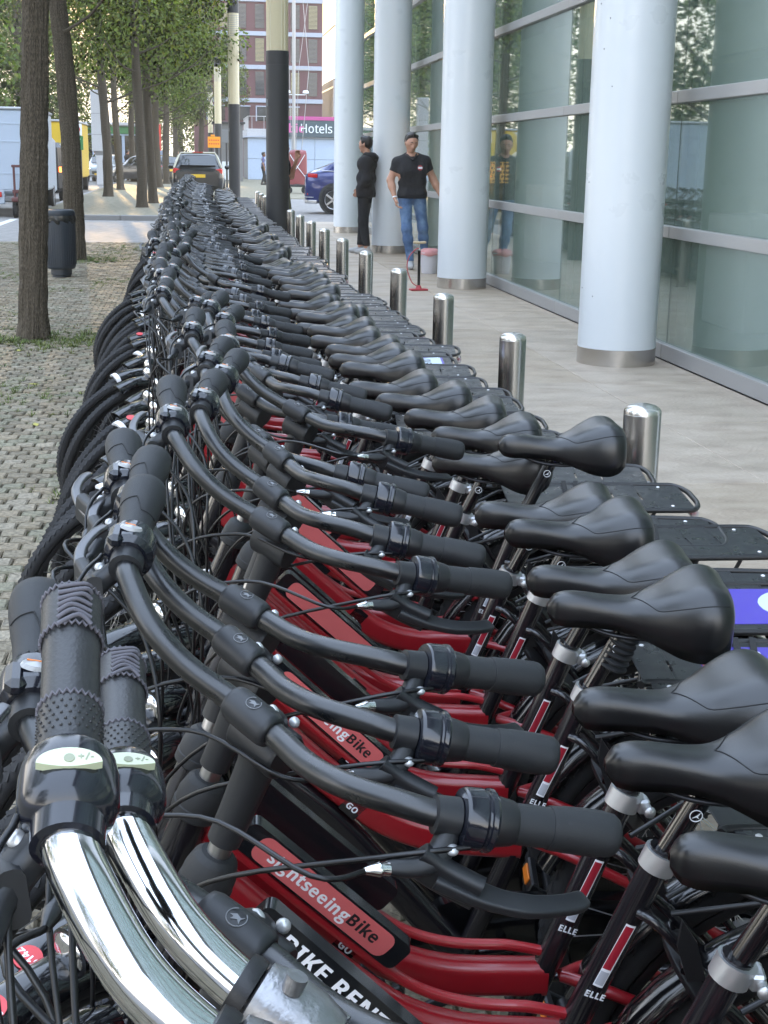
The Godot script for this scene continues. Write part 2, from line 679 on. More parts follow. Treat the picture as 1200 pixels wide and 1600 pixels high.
	bk.albedo_texture = noise_tex(noise(0.035, 5, FastNoiseLite.TYPE_SIMPLEX, 71), 512, ramp([[0.0, lin(0.02, 0.015, 0.01)], [0.4, lin(0.055, 0.043, 0.03)], [0.75, lin(0.105, 0.086, 0.06)], [1.0, lin(0.16, 0.14, 0.1)]]))
	bumpy(bk, noise_tex(noise(0.05, 5, FastNoiseLite.TYPE_SIMPLEX, 72), 512, null, true, 8.0), 1.0, 1.0)
	bk.uv1_scale = Vector3(5.0, 1.3, 5.0)
	for k in 3:
		var lf := mat("leaf_%d" % k, Color.WHITE, 0.55)
		lf.vertex_color_use_as_albedo = true
		lf.backlight_enabled = true
		lf.backlight = [lin(0.85, 0.97, 0.4), lin(0.75, 0.95, 0.4), lin(0.95, 0.95, 0.4)][k]
	mat("bin_blue", lin(0.014, 0.022, 0.034), 0.45)
	mat("bag_black", lin(0.008, 0.009, 0.01), 0.25)
	# vehicles, people, far things
	mat("glass_dark", lin(0.012, 0.016, 0.02), 0.06, 0.0, 0.0, 0.7)
	mat("paint_blue", lin(0.012, 0.022, 0.13), 0.16, 0.3, 1.0)
	mat("paint_dark", lin(0.018, 0.018, 0.02), 0.2, 0.3, 1.0)
	mat("paint_black", lin(0.012, 0.013, 0.016), 0.2, 0.2, 1.0)
	mat("paint_silver", lin(0.36, 0.4, 0.44), 0.25, 0.4, 1.0)
	mat("paint_gold", lin(0.34, 0.31, 0.22), 0.25, 0.5, 1.0)
	mat("van_white", lin(0.38, 0.45, 0.54), 0.35)
	mat("van_yellow", lin(0.62, 0.42, 0.03), 0.4)
	mat("trim_silver", lin(0.5, 0.5, 0.52), 0.3, 0.8)
	mat("alloy", lin(0.4, 0.4, 0.41), 0.3, 0.9)
	var tlm := mat("tail_red", lin(0.5, 0.012, 0.012), 0.2)
	var hot := mat("lamp_on", lin(0.9, 0.1, 0.03), 0.3)
	hot.emission_enabled = true
	hot.emission = lin(1.0, 0.16, 0.03)
	hot.emission_energy_multiplier = 3.0
	var hw := mat("head_on", lin(0.9, 0.85, 0.7), 0.3)
	hw.emission_enabled = true
	hw.emission = lin(1.0, 0.8, 0.5)
	hw.emission_energy_multiplier = 4.0
	mat("plate_yellow", lin(0.7, 0.45, 0.03), 0.5)
	mat("skin", lin(0.44, 0.24, 0.165), 0.55)
	mat("skin_dark", lin(0.2, 0.1, 0.06), 0.55)
	mat("hair", lin(0.012, 0.009, 0.008), 0.55)
	var cloth_n := noise_tex(noise(0.02, 4, FastNoiseLite.TYPE_SIMPLEX, 81), 256, null, true, 6.0)
	bumpy(mat("cloth_black", lin(0.011, 0.011, 0.014), 0.85), cloth_n, 2.5, 0.8)
	bumpy(mat("cloth_trouser", lin(0.012, 0.013, 0.016), 0.85), cloth_n, 2.5, 0.8)
	bumpy(mat("cloth_khaki", lin(0.15, 0.15, 0.1), 0.85), cloth_n, 2.5, 0.8)
	var dn := mat("denim", Color.WHITE, 0.85)
	dn.albedo_texture = noise_tex(noise(0.012, 4, FastNoiseLite.TYPE_SIMPLEX, 83), 256, ramp([[0.0, lin(0.055, 0.1, 0.2)], [0.5, lin(0.1, 0.175, 0.32)], [1.0, lin(0.22, 0.32, 0.46)]]))
	bumpy(dn, cloth_n, 1.6, 0.8)
	mat("shoe_grey", lin(0.4, 0.4, 0.4), 0.7)
	mat("eye_dark", lin(0.02, 0.015, 0.012), 0.3)
	mat("lip", lin(0.36, 0.15, 0.12), 0.5)
	mat("pump_red", lin(0.42, 0.05, 0.06), 0.4)
	mat("wood_pale", lin(0.5, 0.4, 0.26), 0.5)
	mat("bucket_white", lin(0.55, 0.53, 0.55), 0.5)
	mat("rag_pink", lin(0.55, 0.25, 0.24), 0.8)
	mat("brick_plum", lin(0.11, 0.05, 0.055), 0.85)
	mat("band_white", lin(0.31, 0.34, 0.4), 0.7)
	mat("blind_grey", lin(0.09, 0.09, 0.1), 0.6)
	mat("blind_warm", lin(0.34, 0.3, 0.16), 0.6)
	mat("panel_blue", lin(0.34, 0.42, 0.54), 0.6)
	mat("panel_grey", lin(0.16, 0.165, 0.17), 0.7)
	mat("sign_teal", lin(0.035, 0.065, 0.085), 0.5)
	mat("sign_magenta", lin(0.4, 0.05, 0.22), 0.5)
	mat("sign_pink", lin(0.62, 0.12, 0.36), 0.5)
	mat("sign_white", lin(0.7, 0.75, 0.78), 0.5)
	mat("sign_green", lin(0.02, 0.16, 0.05), 0.5)
	mat("sign_blue", lin(0.03, 0.06, 0.3), 0.5)
	mat("sign_orange", lin(0.85, 0.32, 0.01), 0.5)
	mat("lime", lin(0.4, 0.62, 0.05), 0.6)
	mat("banner_red", lin(0.62, 0.05, 0.03), 0.6)
	mat("kiosk_blue", lin(0.03, 0.1, 0.4), 0.5)
	mat("rust", lin(0.1, 0.03, 0.03), 0.6)
	mat("tarp_red", lin(0.2, 0.04, 0.045), 0.45)
	mat("concrete_pale", lin(0.42, 0.43, 0.45), 0.8)
	mat("leaf_yellow", lin(0.4, 0.36, 0.08), 0.7)
	var ag := mat("annex_glass", lin(0.75, 0.76, 0.74), 0.05, 0.9)

# ------------------------------------------------------------------ bicycles
# a bicycle faces -x; its left side is +z; its origin is on the ground below the pedals
const BS := 0.902
const S0 := Vector3(-0.594, 0.326, 0)
const HA := 1.18682
const SC := Vector3(-0.340, 1.075, 0)
const GL := Vector3(0.025, 0.034, 0.22)
const GE := Vector3(0.139, 0.014, 0.325)
const HUBR := Vector3(0.46, 0.345, 0)
const HUBF := Vector3(-0.64, 0.345, 0)

func ax(t: float, fwd := 0.0, z := 0.0) -> Vector3:
	return S0 + Vector3(cos(HA), sin(HA), 0) * t + Vector3(-sin(HA), cos(HA), 0) * fwd + Vector3(0, 0, z)

func steer_xf(a: float) -> Transform3D:
	var r := Basis(Vector3(cos(HA), sin(HA), 0), a)
	return Transform3D(r, S0 - r * S0)

func axle(c: Vector3) -> Transform3D:          # turns +y (lathe axis) to the wheel's axle
	return Transform3D(Basis(Vector3.RIGHT, PI / 2), c)

func along(a: Vector3, dir: Vector3, up := Vector3.UP) -> Transform3D:   # lathe axis along dir
	var y := dir.normalized()
	var x := up.cross(y)
	if x.length() < 0.01:
		x = Vector3.RIGHT.cross(y)
	x = x.normalized()
	return Transform3D(Basis(x, y, x.cross(y)), a)

func arc_pts(c: Vector3, r: float, d0: float, d1: float, steps := 16) -> PackedVector3Array:
	var p := PackedVector3Array()
	for k in steps + 1:
		var a := deg_to_rad(lerpf(d0, d1, float(k) / steps))
		p.append(c + Vector3(cos(a), sin(a), 0) * r)
	return p

func tyre_mesh() -> Mb:
	var b := mb()
	var prof := []
	for k in 12:
		var a := TAU * k / 12
		prof.append(Vector2(0.3275 + 0.0175 * cos(a), 0.0172 * sin(a)))
	b.ring(prof, 64, axle(Vector3.ZERO), 44.0, 180.0)
	# raised tread blocks round the crown
	for k in 96:
		var a := TAU * k / 96
		for s in [-1, 1]:
			var off: float = 0.5 if s > 0 else 0.0
			var t := TAU * (k + off) / 96
			var c := Vector3(cos(t), sin(t), 0)
			var rb := Basis(c, Vector3(0, 0, 1).cross(c), Vector3(0, 0, 1))
			b.box(c * 0.3427 + Vector3(0, 0, 0.006 * s), Vector3(0.004, 0.016, 0.0085), 0.0, rb * Basis(Vector3.RIGHT, 0.45 * s))
	return b

func rim_mesh() -> Mb:
	return mb().ring([Vector2(0.312, 0.011), Vector2(0.312, -0.011), Vector2(0.305, -0.0125), Vector2(0.296, -0.009), Vector2(0.294, 0.0), Vector2(0.296, 0.009), Vector2(0.305, 0.0125)], 56, axle(Vector3.ZERO))

func spokes_mesh() -> Mb:
	var b := mb()
	for k in 28:
		var a := TAU * k / 28
		var s := 1.0 if k % 2 else -1.0
		var q := a + (0.55 if k % 4 < 2 else -0.55)
		b.cyl(Vector3(cos(q) * 0.022, sin(q) * 0.022, 0.024 * s), Vector3(cos(a) * 0.297, sin(a) * 0.297, 0.002 * s), 0.0012, 3)
	return b

func hub_mesh() -> Mb:
	return mb().lathe([Vector2(0.006, -0.055), Vector2(0.006, -0.034), Vector2(0.026, -0.03), Vector2(0.026, -0.025), Vector2(0.016, -0.02), Vector2(0.016, 0.02), Vector2(0.026, 0.025), Vector2(0.026, 0.03), Vector2(0.006, 0.034), Vector2(0.006, 0.055)], 16, axle(Vector3.ZERO))

func fender_mesh(c: Vector3, r: float, d0: float, d1: float, w: float) -> Mb:
	var sec := PackedVector2Array()
	for k in 9:
		var a := PI * k / 8
		sec.append(Vector2(sin(a) * w * 0.32, cos(a) * w * 0.5))
	for k in 9:
		var a := PI * (8 - k) / 8
		sec.append(Vector2(sin(a) * (w * 0.32 - 0.002), cos(a) * (w * 0.5 - 0.002)))
	var p := arc_pts(c, r, d0, d1, 26)
	return mb().sweep(p, sec, (p[0] - c).normalized(), true, 60.0)

# the saddle's skin: u from nose to tail, w from the left skirt over the top to the right skirt
const SU := [0.0, 0.03, 0.1, 0.2, 0.34, 0.46, 0.58, 0.7, 0.82, 0.91, 0.97, 1.0]
const SW := [0.008, 0.02, 0.026, 0.028, 0.032, 0.043, 0.064, 0.088, 0.103, 0.102, 0.087, 0.052]
const ST := [-0.014, 0.0, 0.006, 0.005, 0.0, -0.001, 0.009, 0.027, 0.04, 0.039, 0.028, 0.006]
const SB := [-0.028, -0.038, -0.042, -0.042, -0.043, -0.047, -0.056, -0.066, -0.068, -0.06, -0.046, -0.03]

func saddle_at(u: float, w: float) -> Vector3:
	var hw := curve_at(SU, SW, u)
	var top := curve_at(SU, ST, u)
	var bot := curve_at(SU, SB, u)
	var a := PI * w                     # 0 = left edge, 1 = right edge
	var cx := cos(a)
	var sy := sin(a)
	var e := lerpf(0.72, 0.62, smoothstep(0.4, 0.8, u))
	var z := signf(cx) * pow(absf(cx), e) * hw
	var y := bot + (top - bot) * pow(maxf(sy, 0.0), 0.66)
	# the skirt draws in below, the broad rear is dished along the middle
	z *= 1.0 - 0.1 * (1.0 - sy)
	var dish := 0.004 * smoothstep(0.55, 0.8, u) * exp(-pow(cx / 0.22, 2.0)) * pow(sy, 4.0)
	return Vector3(-0.012 + 0.275 * u, y - dish, z)

func saddle_mesh() -> Mb:
	var b := mb()
	var rows := []
	for i in 37:
		var u := float(i) / 36
		u = u * u * (3.0 - 2.0 * u) * 0.35 + u * 0.65
		var row := PackedVector3Array()
		for k in 25:
			row.append(saddle_at(u, float(k) / 24))
		for k in range(1, 6):
			var p := saddle_at(u, 1.0).lerp(saddle_at(u, 0.0), k / 6.0)
			row.append(p + Vector3(0, 0.012, 0))
		rows.append(row)
	return b.grid(rows, true, true, 180.0)

func lever_xf(s: int) -> Array:
	var g := Vector3(GE.x - GL.x, GE.y - GL.y, (GE.z - GL.z)).normalized()
	var gd := Vector3(g.x, g.y, g.z * s)
	var f := Vector3(-g.z, 0, g.x * s).normalized()
	return [SC + Vector3(GL.x, GL.y, GL.z * s), gd, f]

func make_bike(chromed := false) -> Node3D:
	var t := thing("rental_bike", "black city bike", "bicycle")
	var black: Material = M.frame_black
	# ---- rear frame
	var f := mb()
	f.tube([ax(0.36), ax(0.565)], 0.0235, 16)
	f.lathe([Vector2(0.026, 0), Vector2(0.028, 0.004), Vector2(0.026, 0.012)], 16, along(ax(0.36), Vector3(cos(HA), sin(HA), 0)))
	f.cyl(Vector3(0.0, 0.29, -0.035), Vector3(0.0, 0.29, 0.035), 0.022, 16)
	f.tube([Vector3(-0.01, 0.30, 0), Vector3(0.172, 0.80, 0)], 0.0175, 14)
	f.sweep(spline([ax(0.42, -0.012), Vector3(-0.25, 0.575, 0), Vector3(-0.14, 0.455, 0), Vector3(-0.01, 0.30, 0)], 5), rounded(0.05, 0.034, 0.014, 3), Vector3.UP)
	for s in [-1, 1]:
		f.tube(spline([Vector3(0.0, 0.29, 0.025 * s), Vector3(0.12, 0.3, 0.045 * s), Vector3(0.45, 0.345, 0.062 * s)], 5), 0.0085, 8)
		f.tube(spline([Vector3(0.145, 0.72, 0.014 * s), Vector3(0.2, 0.68, 0.04 * s), Vector3(0.455, 0.36, 0.062 * s)], 5), 0.007, 8)
		f.box(HUBR + Vector3(0, 0.0, 0.062 * s), Vector3(0.035, 0.04, 0.005), 0.001)
	f.tube([Vector3(0.2, 0.66, -0.045), Vector3(0.2, 0.66, 0.045)], 0.006, 6)
	obj("frame", f, black, t)
	# ---- the broad red tube with its thin companion
	var tp := spline([Vector3(-0.41, 0.80, 0), Vector3(-0.30, 0.693, 0), Vector3(-0.20, 0.603, 0), Vector3(-0.135, 0.556, 0), Vector3(-0.06, 0.531, 0), Vector3(0.03, 0.524, 0), Vector3(0.078, 0.522, 0)], 6)
	obj("down_tube", mb().sweep(tp, rounded(0.052, 0.036, 0.014, 3), Vector3.UP, true, 40.0), M.frame_red, t)
	var tp2 := PackedVector3Array()
	var fr := Mb.frames(tp, Vector3.UP)
	for i in tp.size():
		tp2.append(tp[i] + fr[i][0] * (0.048 if i < tp.size() - 8 else lerpf(0.048, 0.036, (i - tp.size() + 8) / 7.0)))
	obj("upper_tube", mb().sweep(tp2, rounded(0.012, 0.015, 0.005, 2), Vector3.UP), M.frame_red, t)
	obj("rear_tube", mb().tube(spline([Vector3(0.1, 0.522, 0.0), Vector3(0.16, 0.515, 0.032), Vector3(0.27, 0.47, 0.052), Vector3(0.452, 0.365, 0.066)], 5), 0.009, 8).tube(spline([Vector3(0.1, 0.522, 0.0), Vector3(0.16, 0.515, -0.032), Vector3(0.27, 0.47, -0.052), Vector3(0.452, 0.365, -0.066)], 5), 0.009, 8), M.frame_red, t)
	# ---- the advertising plate above the tubes
	var d := (Vector3(-0.20, 0.603, 0) - Vector3(-0.41, 0.80, 0)).normalized()
	var nrm := Vector3(-d.y, d.x, 0)
	var pc := Vector3(-0.285, 0.679, 0) + nrm * 0.078
	var px := Transform3D(Basis(d, nrm, Vector3(0, 0, 1)), pc)
	var pl := obj("name_plate", mb().prism(rounded(0.26, 0.042, 0.01), -0.010, 0.010, px), M.plate_black, t)
	pl.set_meta("frame", px)
	var cg := Transform3D(Basis(d, nrm, Vector3(0, 0, 1)), Vector3(-0.20, 0.603, 0.0176) - d * 0.03)
	obj("model_band", mb().prism(rounded(0.034, 0.046, 0.001, 1), -0.0367, 0.0004, Transform3D(cg.basis, cg.origin + d * 0.045)), M.frame_black, t)
	lettering("model_lettering", "CITY", 0.011, M.ink_black, t, Transform3D(cg.basis, cg.origin - nrm * 0.006 - d * 0.002))
	lettering("model_lettering", "GO", 0.011, M.ink_white, t, Transform3D(cg.basis, cg.origin + d * 0.045 - nrm * 0.008 + Vector3(0, 0, 0.0008)))
	# ---- crank, pedals, chain case, stand
	var c := mb().lathe([Vector2(0.0, -0.008), Vector2(0.085, -0.008), Vector2(0.088, 0), Vector2(0.085, 0.008), Vector2(0.0, 0.008)], 28, axle(Vector3(0, 0.29, -0.046)))
	var cc := PackedVector2Array()
	for k in 13:
		var a := PI / 2 + PI * k / 12
		cc.append(Vector2(cos(a) * 0.098, 0.29 + sin(a) * 0.098))
	for k in 9:
		var a := -PI / 2 + PI * k / 8
		cc.append(Vector2(0.455 + cos(a) * 0.055, 0.345 + sin(a) * 0.055))
	obj("chain_case", mb().prism(cc, -0.062, -0.036), M.gloss_black, t)
	var cr := mb().sweep([Vector3(0.01, 0.285, 0.052), Vector3(-0.09, 0.235, 0.062), Vector3(-0.14, 0.21, 0.064)], rounded(0.02, 0.011, 0.004, 2), Vector3.UP)
	cr.sweep([Vector3(-0.01, 0.295, -0.068), Vector3(0.09, 0.345, -0.074), Vector3(0.14, 0.37, -0.076)], rounded(0.02, 0.011, 0.004, 2), Vector3.UP)
	cr.cyl(Vector3(0, 0.29, -0.07), Vector3(0, 0.29, 0.06), 0.013)
	obj("crank", cr, M.dark_metal, t)
	for s in [-1, 1]:
		var pp := Vector3(-0.14 * s, 0.29 - 0.08 * s, 0.115 * s)
		var pb := Basis(Vector3(0, 0, 1), 0.5 * s)
		var pd := mb()
		for e in [-1, 1]:
			pd.box(pp + pb * Vector3(0.034 * e, 0, 0), Vector3(0.016, 0.022, 0.088), 0.003, pb)
			pd.box(pp + pb * Vector3(0, 0, 0.04 * e), Vector3(0.07, 0.016, 0.008), 0.002, pb)
		pd.cyl(pp - Vector3(0, 0, 0.05 * s), pp + Vector3(0, 0, 0.04 * s), 0.009)
		var po := obj("pedal", pd, M.black_plastic, t)
		var rf := mb()
		for e in [-1, 1]:
			rf.box(pp + pb * Vector3(0.0435 * e, 0, 0), Vector3(0.004, 0.014, 0.05), 0.001, pb)
		obj("pedal_reflector", rf, M.orange, po)
	var ks := mb().tube([Vector3(0.06, 0.28, 0.03), Vector3(0.1, 0.16, 0.1), Vector3(0.14, 0.018, 0.185)], 0.008, 8)
	ks.ball(Vector3(0.14, 0.018, 0.185), Vector3(0.013, 0.013, 0.013), 8)
	obj("kickstand", ks, M.dark_metal, t)
	# ---- rear wheel
	var rw := obj("rear_wheel", tyre_mesh(), M.tyre, t, Transform3D(Basis(), HUBR))
	obj("rim", rim_mesh(), M.rim, rw)
	obj("spokes", spokes_mesh(), M.steel_thin, rw)
	obj("hub", hub_mesh(), M.alu, rw)
	obj("rear_fender", fender_mesh(HUBR, 0.362, -25, 158, 0.062).tube([HUBR + Vector3(0.0, 0, 0.07), HUBR + Vector3(0.36, 0.08, 0.03)], 0.003, 5).tube([HUBR + Vector3(0.0, 0, -0.07), HUBR + Vector3(0.36, 0.08, -0.03)], 0.003, 5), M.gloss_black, t)
	# the ring lock clasping the rear wheel, with its wing
	var rl := mb()
	var lp := PackedVector3Array()
	for k in 17:
		var a := deg_to_rad(lerpf(-50, 230, k / 16.0))
		lp.append(Vector3(0.232, 0.615, 0) + Basis(Vector3(0, 0, 1), 0.62) * Vector3(0, sin(a) * 0.062 + 0.0, cos(a) * 0.052))
	rl.sweep(lp, rounded(0.026, 0.014, 0.004, 2), Vector3(0, 1, 0))
	rl.prism(PackedVector2Array([Vector2(0, 0), Vector2(0.022, -0.004), Vector2(0.018, 0.05), Vector2(0.004, 0.085), Vector2(-0.006, 0.05)]), 0.052, 0.058, Transform3D(Basis(Vector3(0, 0, 1), 0.2), Vector3(0.2, 0.655, 0.0)))
	obj("ring_lock", rl, M.black_plastic, t)
	# ---- decals on the seat tube
	var sd := (Vector3(0.172, 0.80, 0) - Vector3(-0.01, 0.30, 0)).normalized()
	var patch := func(a0: float, a1: float, l0: float, l1: float, r: float, skew := 0.0) -> Mb:
		var rows := []
		var sn := Vector3(-sd.y, sd.x, 0)
		for i in 7:
			var l := lerpf(l0, l1, i / 6.0)
			var row := PackedVector3Array()
			for k in 7:
				var a := deg_to_rad(lerpf(a0, a1, k / 6.0) + skew * i / 6.0)
				row.append(Vector3(-0.01, 0.30, 0) + sd * l + (sn * cos(a) + Vector3(0, 0, 1) * sin(a)) * r)
			rows.append(row)
		return mb().grid(rows, false, false)
	var dc := obj("tube_decal", patch.call(62, 104, 0.335, 0.43, 0.0179, 8.0), M.ink_white, t)
	obj("red_field", patch.call(66, 100, 0.362, 0.427, 0.0181, 7.0), M.decal_red, dc)
	obj("grey_field", patch.call(66, 100, 0.338, 0.358, 0.0181, 2.0), M.decal_grey, dc)
	var dx := Transform3D(Basis(-sd, Vector3(sd.y, -sd.x, 0).normalized(), Vector3(0, 0, 1)), Vector3.ZERO)
	dx.basis = Basis(Vector3(0, 0, 1).cross(sd).normalized() * -1.0, sd, Vector3(0, 0, 1))
	lettering("decal_lettering", "ELLE", 0.009, M.ink_white, dc, Transform3D(dx.basis, Vector3(-0.01, 0.30, 0) + sd * 0.322 + Vector3(0, 0, 0.0176)))
	# ---- seat post, clamp, saddle
	var sp := mb().tube([Vector3(0.15, 0.74, 0), Vector3(0.215, 0.875, 0) - Vector3(0.0, 0.0, 0)], 0.0138, 14)
	sp.lathe([Vector2(0.0138, 0), Vector2(0.02, 0.002), Vector2(0.02, 0.014), Vector2(0.006, 0.02)], 14, along(Vector3(0.207, 0.858, 0), sd))
	for s in [-1, 1]:
		sp.cyl(Vector3(0.223, 0.866, 0.022 * s), Vector3(0.223, 0.866, 0.03 * s), 0.009, 10)
	var po2 := obj("seat_post", sp, M.gloss_black, t)
	obj("clamp_bolt", mb().ball(Vector3(0.223, 0.866, 0.031), Vector3(0.007, 0.007, 0.003), 10).ball(Vector3(0.223, 0.866, -0.031), Vector3(0.007, 0.007, 0.003), 10), M.bolt, po2)
	var em := mb().ring([Vector2(0.008, 0.0004), Vector2(0.007, 0.0004), Vector2(0.007, -0.0004), Vector2(0.008, -0.0004)], 16, Transform3D(Basis(Vector3.RIGHT, PI / 2), Vector3(0.195, 0.832, 0.0139)))
	em.prism(PackedVector2Array([Vector2(-0.005, -0.003), Vector2(0.001, 0.0005), Vector2(0.005, 0.004), Vector2(0.002, -0.001), Vector2(0.004, -0.004), Vector2(0, -0.0015)]), 0, 0.0007, Transform3D(Basis(), Vector3(0.195, 0.832, 0.0138)))
	obj("emblem", em, M.ink_white, po2)
	var cl := mb().lathe([Vector2(0.0178, -0.012), Vector2(0.0225, -0.012), Vector2(0.0225, 0.012), Vector2(0.0178, 0.012)], 20, along(Vector3(0.168, 0.785, 0), sd))
	cl.box(Vector3(0.192, 0.777, 0.004), Vector3(0.016, 0.02, 0.022), 0.003)
	cl.cyl(Vector3(0.196, 0.777, -0.018), Vector3(0.196, 0.777, 0.026), 0.0055)
	cl.ball(Vector3(0.196, 0.777, 0.027), Vector3(0.008, 0.008, 0.005), 10)
	obj("seat_clamp", cl, M.alu, t)
	var sx := Transform3D(Basis(), Vector3(0.098, 0.912, 0))
	var sa := obj("saddle", saddle_mesh(), M.saddle, t, sx)
	var seam := PackedVector3Array()
	for k in 41:
		var q := k / 40.0
		var u := lerpf(0.94, 0.46, 1.0 - absf(q * 2.0 - 1.0))
		var spread := 0.25 * smoothstep(0.46, 0.6, u)
		seam.append(saddle_at(u, 0.5 + (spread if q < 0.5 else -spread)) + Vector3(0, 0.0003, 0))
	obj("seam", mb().tube(seam, 0.0009, 5), M.seam, sa)
	var rails := mb()
	for s in [-1, 1]:
		rails.tube(spline([Vector3(0.03, -0.036, 0.006 * s), Vector3(0.07, -0.052, 0.014 * s), Vector3(0.11, -0.058, 0.021 * s), Vector3(0.16, -0.058, 0.024 * s), Vector3(0.22, -0.04, 0.045 * s)], 4), 0.0038, 6)
	obj("saddle_rail", rails, M.dark_metal, sa)
	# ---- luggage rack
	var ry := 0.758
	var rk := mb()
	var loop := []
	for q in [[0.27, 0.1], [0.30, 0.112], [0.5, 0.116], [0.71, 0.115], [0.752, 0.102], [0.77, 0.055], [0.772, 0.0]]:
		loop.append(Vector3(q[0], ry, q[1]))
	for k in range(5, -1, -1):
		loop.append(Vector3(loop[k].x, ry, -loop[k].z))
	rk.tube(spline(loop, 4), 0.0068, 8)
	for s in [-1, 1]:
		rk.tube([Vector3(0.55, ry, 0.115 * s), Vector3(0.475, 0.36, 0.075 * s)], 0.005, 6)
		rk.tube([Vector3(0.65, ry, 0.115 * s), Vector3(0.485, 0.36, 0.075 * s)], 0.005, 6)
		rk.tube([Vector3(0.28, ry, 0.05 * s), Vector3(0.185, 0.72, 0.016 * s)], 0.004, 6)
	var rack := obj("luggage_rack", rk, M.rack_black, t)
	var rp := mb()
	var x0 := 0.285
	for sl in [[0.345, 0.05], [0.455, 0.055], [0.565, 0.055], [0.635, 0.07]]:
		rp.box(Vector3((x0 + sl[0]) / 2, ry + 0.001, 0), Vector3(sl[0] - x0 - 0.004, 0.003, 0.216), 0.001)
		for s in [-1, 1]:
			rp.box(Vector3(sl[0], ry + 0.001, s * (0.108 + sl[1] / 2) / 2), Vector3(0.0042, 0.003, 0.216 / 2 - sl[1] / 2 + 0.006))
		x0 = sl[0]
	rp.box(Vector3((x0 + 0.756) / 2, ry + 0.001, 0), Vector3(0.756 - x0 - 0.004, 0.003, 0.2), 0.001)
	obj("rack_plate", rp, M.rack_plate, rack)
	var rv := mb()
	for q in [[0.315, 0.09], [0.315, -0.09], [0.70, 0.085], [0.70, -0.085]]:
		rv.ball(Vector3(q[0], ry + 0.003, q[1]), Vector3(0.005, 0.002, 0.005), 8)
	obj("rivet", rv, M.ink_white, rack)
	var stp := mb()
	for k in 3:
		var z0 := 0.117
		var xs := 0.455 + 0.012 * k
		stp.sweep([Vector3(xs, ry - 0.004, z0 + 0.008), Vector3(xs, ry + 0.008, z0), Vector3(xs + 0.012 * (k - 1), ry + 0.007, 0), Vector3(xs + 0.02 * (k - 1) + 0.02, ry + 0.008, -z0), Vector3(xs + 0.02 * (k - 1) + 0.02, ry - 0.004, -z0 - 0.008)], rounded(0.0022, 0.0125, 0.001, 1), Vector3.UP)
	obj("elastic_strap", stp, M.strap, rack)
	var tl := mb().box(Vector3(0.772, ry - 0.035, 0), Vector3(0.018, 0.03, 0.085), 0.007)
	var tlo := obj("tail_light", tl, M.clear_plastic, rack)
	obj("red_lens", mb().box(Vector3(0.772, ry - 0.035, 0), Vector3(0.0185, 0.014, 0.04), 0.004), M.red_lens, tlo)
	# ---- fork and front wheel (turns)
	var fk := mb()
	fk.tube([ax(0.29), ax(0.37)], 0.022, 14)
	fk.box(ax(0.30), Vector3(0.03, 0.03, 0.125), 0.01, Basis(Vector3(0, 0, 1), HA - PI / 2))
	for s in [-1, 1]:
		fk.tube(spline([ax(0.31, 0, 0.053 * s), ax(0.14, 0.004, 0.055 * s), HUBF + Vector3(0.012, 0.03, 0.056 * s), HUBF + Vector3(0, 0, 0.056 * s)], 4), [0.0145, 0.0145, 0.014, 0.0138, 0.0135, 0.013, 0.012, 0.0115, 0.011, 0.0105, 0.01, 0.0095, 0.009], 10)
	var fork := obj("front_fork", fk, black, t)
	var fw := obj("front_wheel", tyre_mesh(), M.tyre, fork, Transform3D(Basis(), HUBF))
	obj("front_rim", rim_mesh(), M.rim, fork, Transform3D(Basis(), HUBF))
	obj("front_spokes", spokes_mesh(), M.steel_thin, fork, Transform3D(Basis(), HUBF))
	obj("front_hub", hub_mesh(), M.alu, fork, Transform3D(Basis(), HUBF))
	obj("front_fender", fender_mesh(HUBF, 0.362, -40, 102, 0.062).tube([HUBF + Vector3(0.0, 0, 0.062), HUBF + Vector3(0.33, -0.15, 0.03)], 0.003, 5).tube([HUBF + Vector3(0.0, 0, -0.062), HUBF + Vector3(0.33, -0.15, -0.03)], 0.003, 5), M.gloss_black, fork)
	obj("fender_tip", fender_mesh(HUBF, 0.3635, 99.6, 102.6, 0.0632), M.ink_white, fork)
	var sk := mb().lathe([Vector2(0, 0), Vector2(0.017, 0), Vector2(0.017, 0.0012), Vector2(0, 0.0012)], 20, Transform3D(Basis(), HUBF + Vector3(-0.02, 0.3813, 0)))
	var stick := obj("number_sticker", sk, M.sticker_red, fork)
	var hl := mb().lathe([Vector2(0.0, -0.03), Vector2(0.02, -0.028), Vector2(0.03, 0.0), Vector2(0.031, 0.035), Vector2(0.026, 0.036), Vector2(0.0, 0.036)], 18, along(ax(0.40, 0.085), Vector3(-1, 0.1, 0)))
	hl.tube([ax(0.34, 0.02), ax(0.38, 0.07)], 0.006, 6)
	var hlo := obj("head_lamp", hl, M.gloss_black, fork)
	obj("lamp_lens", mb().lathe([Vector2(0.0255, 0.0362), Vector2(0.02, 0.042), Vector2(0.0, 0.045)], 16, along(ax(0.40, 0.085), Vector3(-1, 0.1, 0))), M.chrome, hlo)
	# brake arms in front of the crown
	var ba := mb()
	for s in [-1, 1]:
		ba.sweep([ax(0.20, 0.024, 0.047 * s), ax(0.27, 0.03, 0.052 * s), ax(0.335, 0.028, 0.04 * s)], rounded(0.012, 0.01, 0.003, 2), Vector3(-1, 0, 0))
	ba.cyl(ax(0.33, 0.03, -0.05), ax(0.33, 0.03, 0.05), 0.003, 6)
	obj("front_brake", ba, M.chrome, fork)
	# ---- handlebar and all that is on it (turns)
	var bar := []
	var half := [Vector3(0, 0, 0), Vector3(0.0, 0.0, 0.035), Vector3(-0.010, 0.010, 0.085), Vector3(-0.012, 0.026, 0.135), Vector3(0.004, 0.035, 0.185), Vector3(0.025, 0.034, 0.22), Vector3(0.075, 0.025, 0.266), Vector3(0.132, 0.0153, 0.3185)]
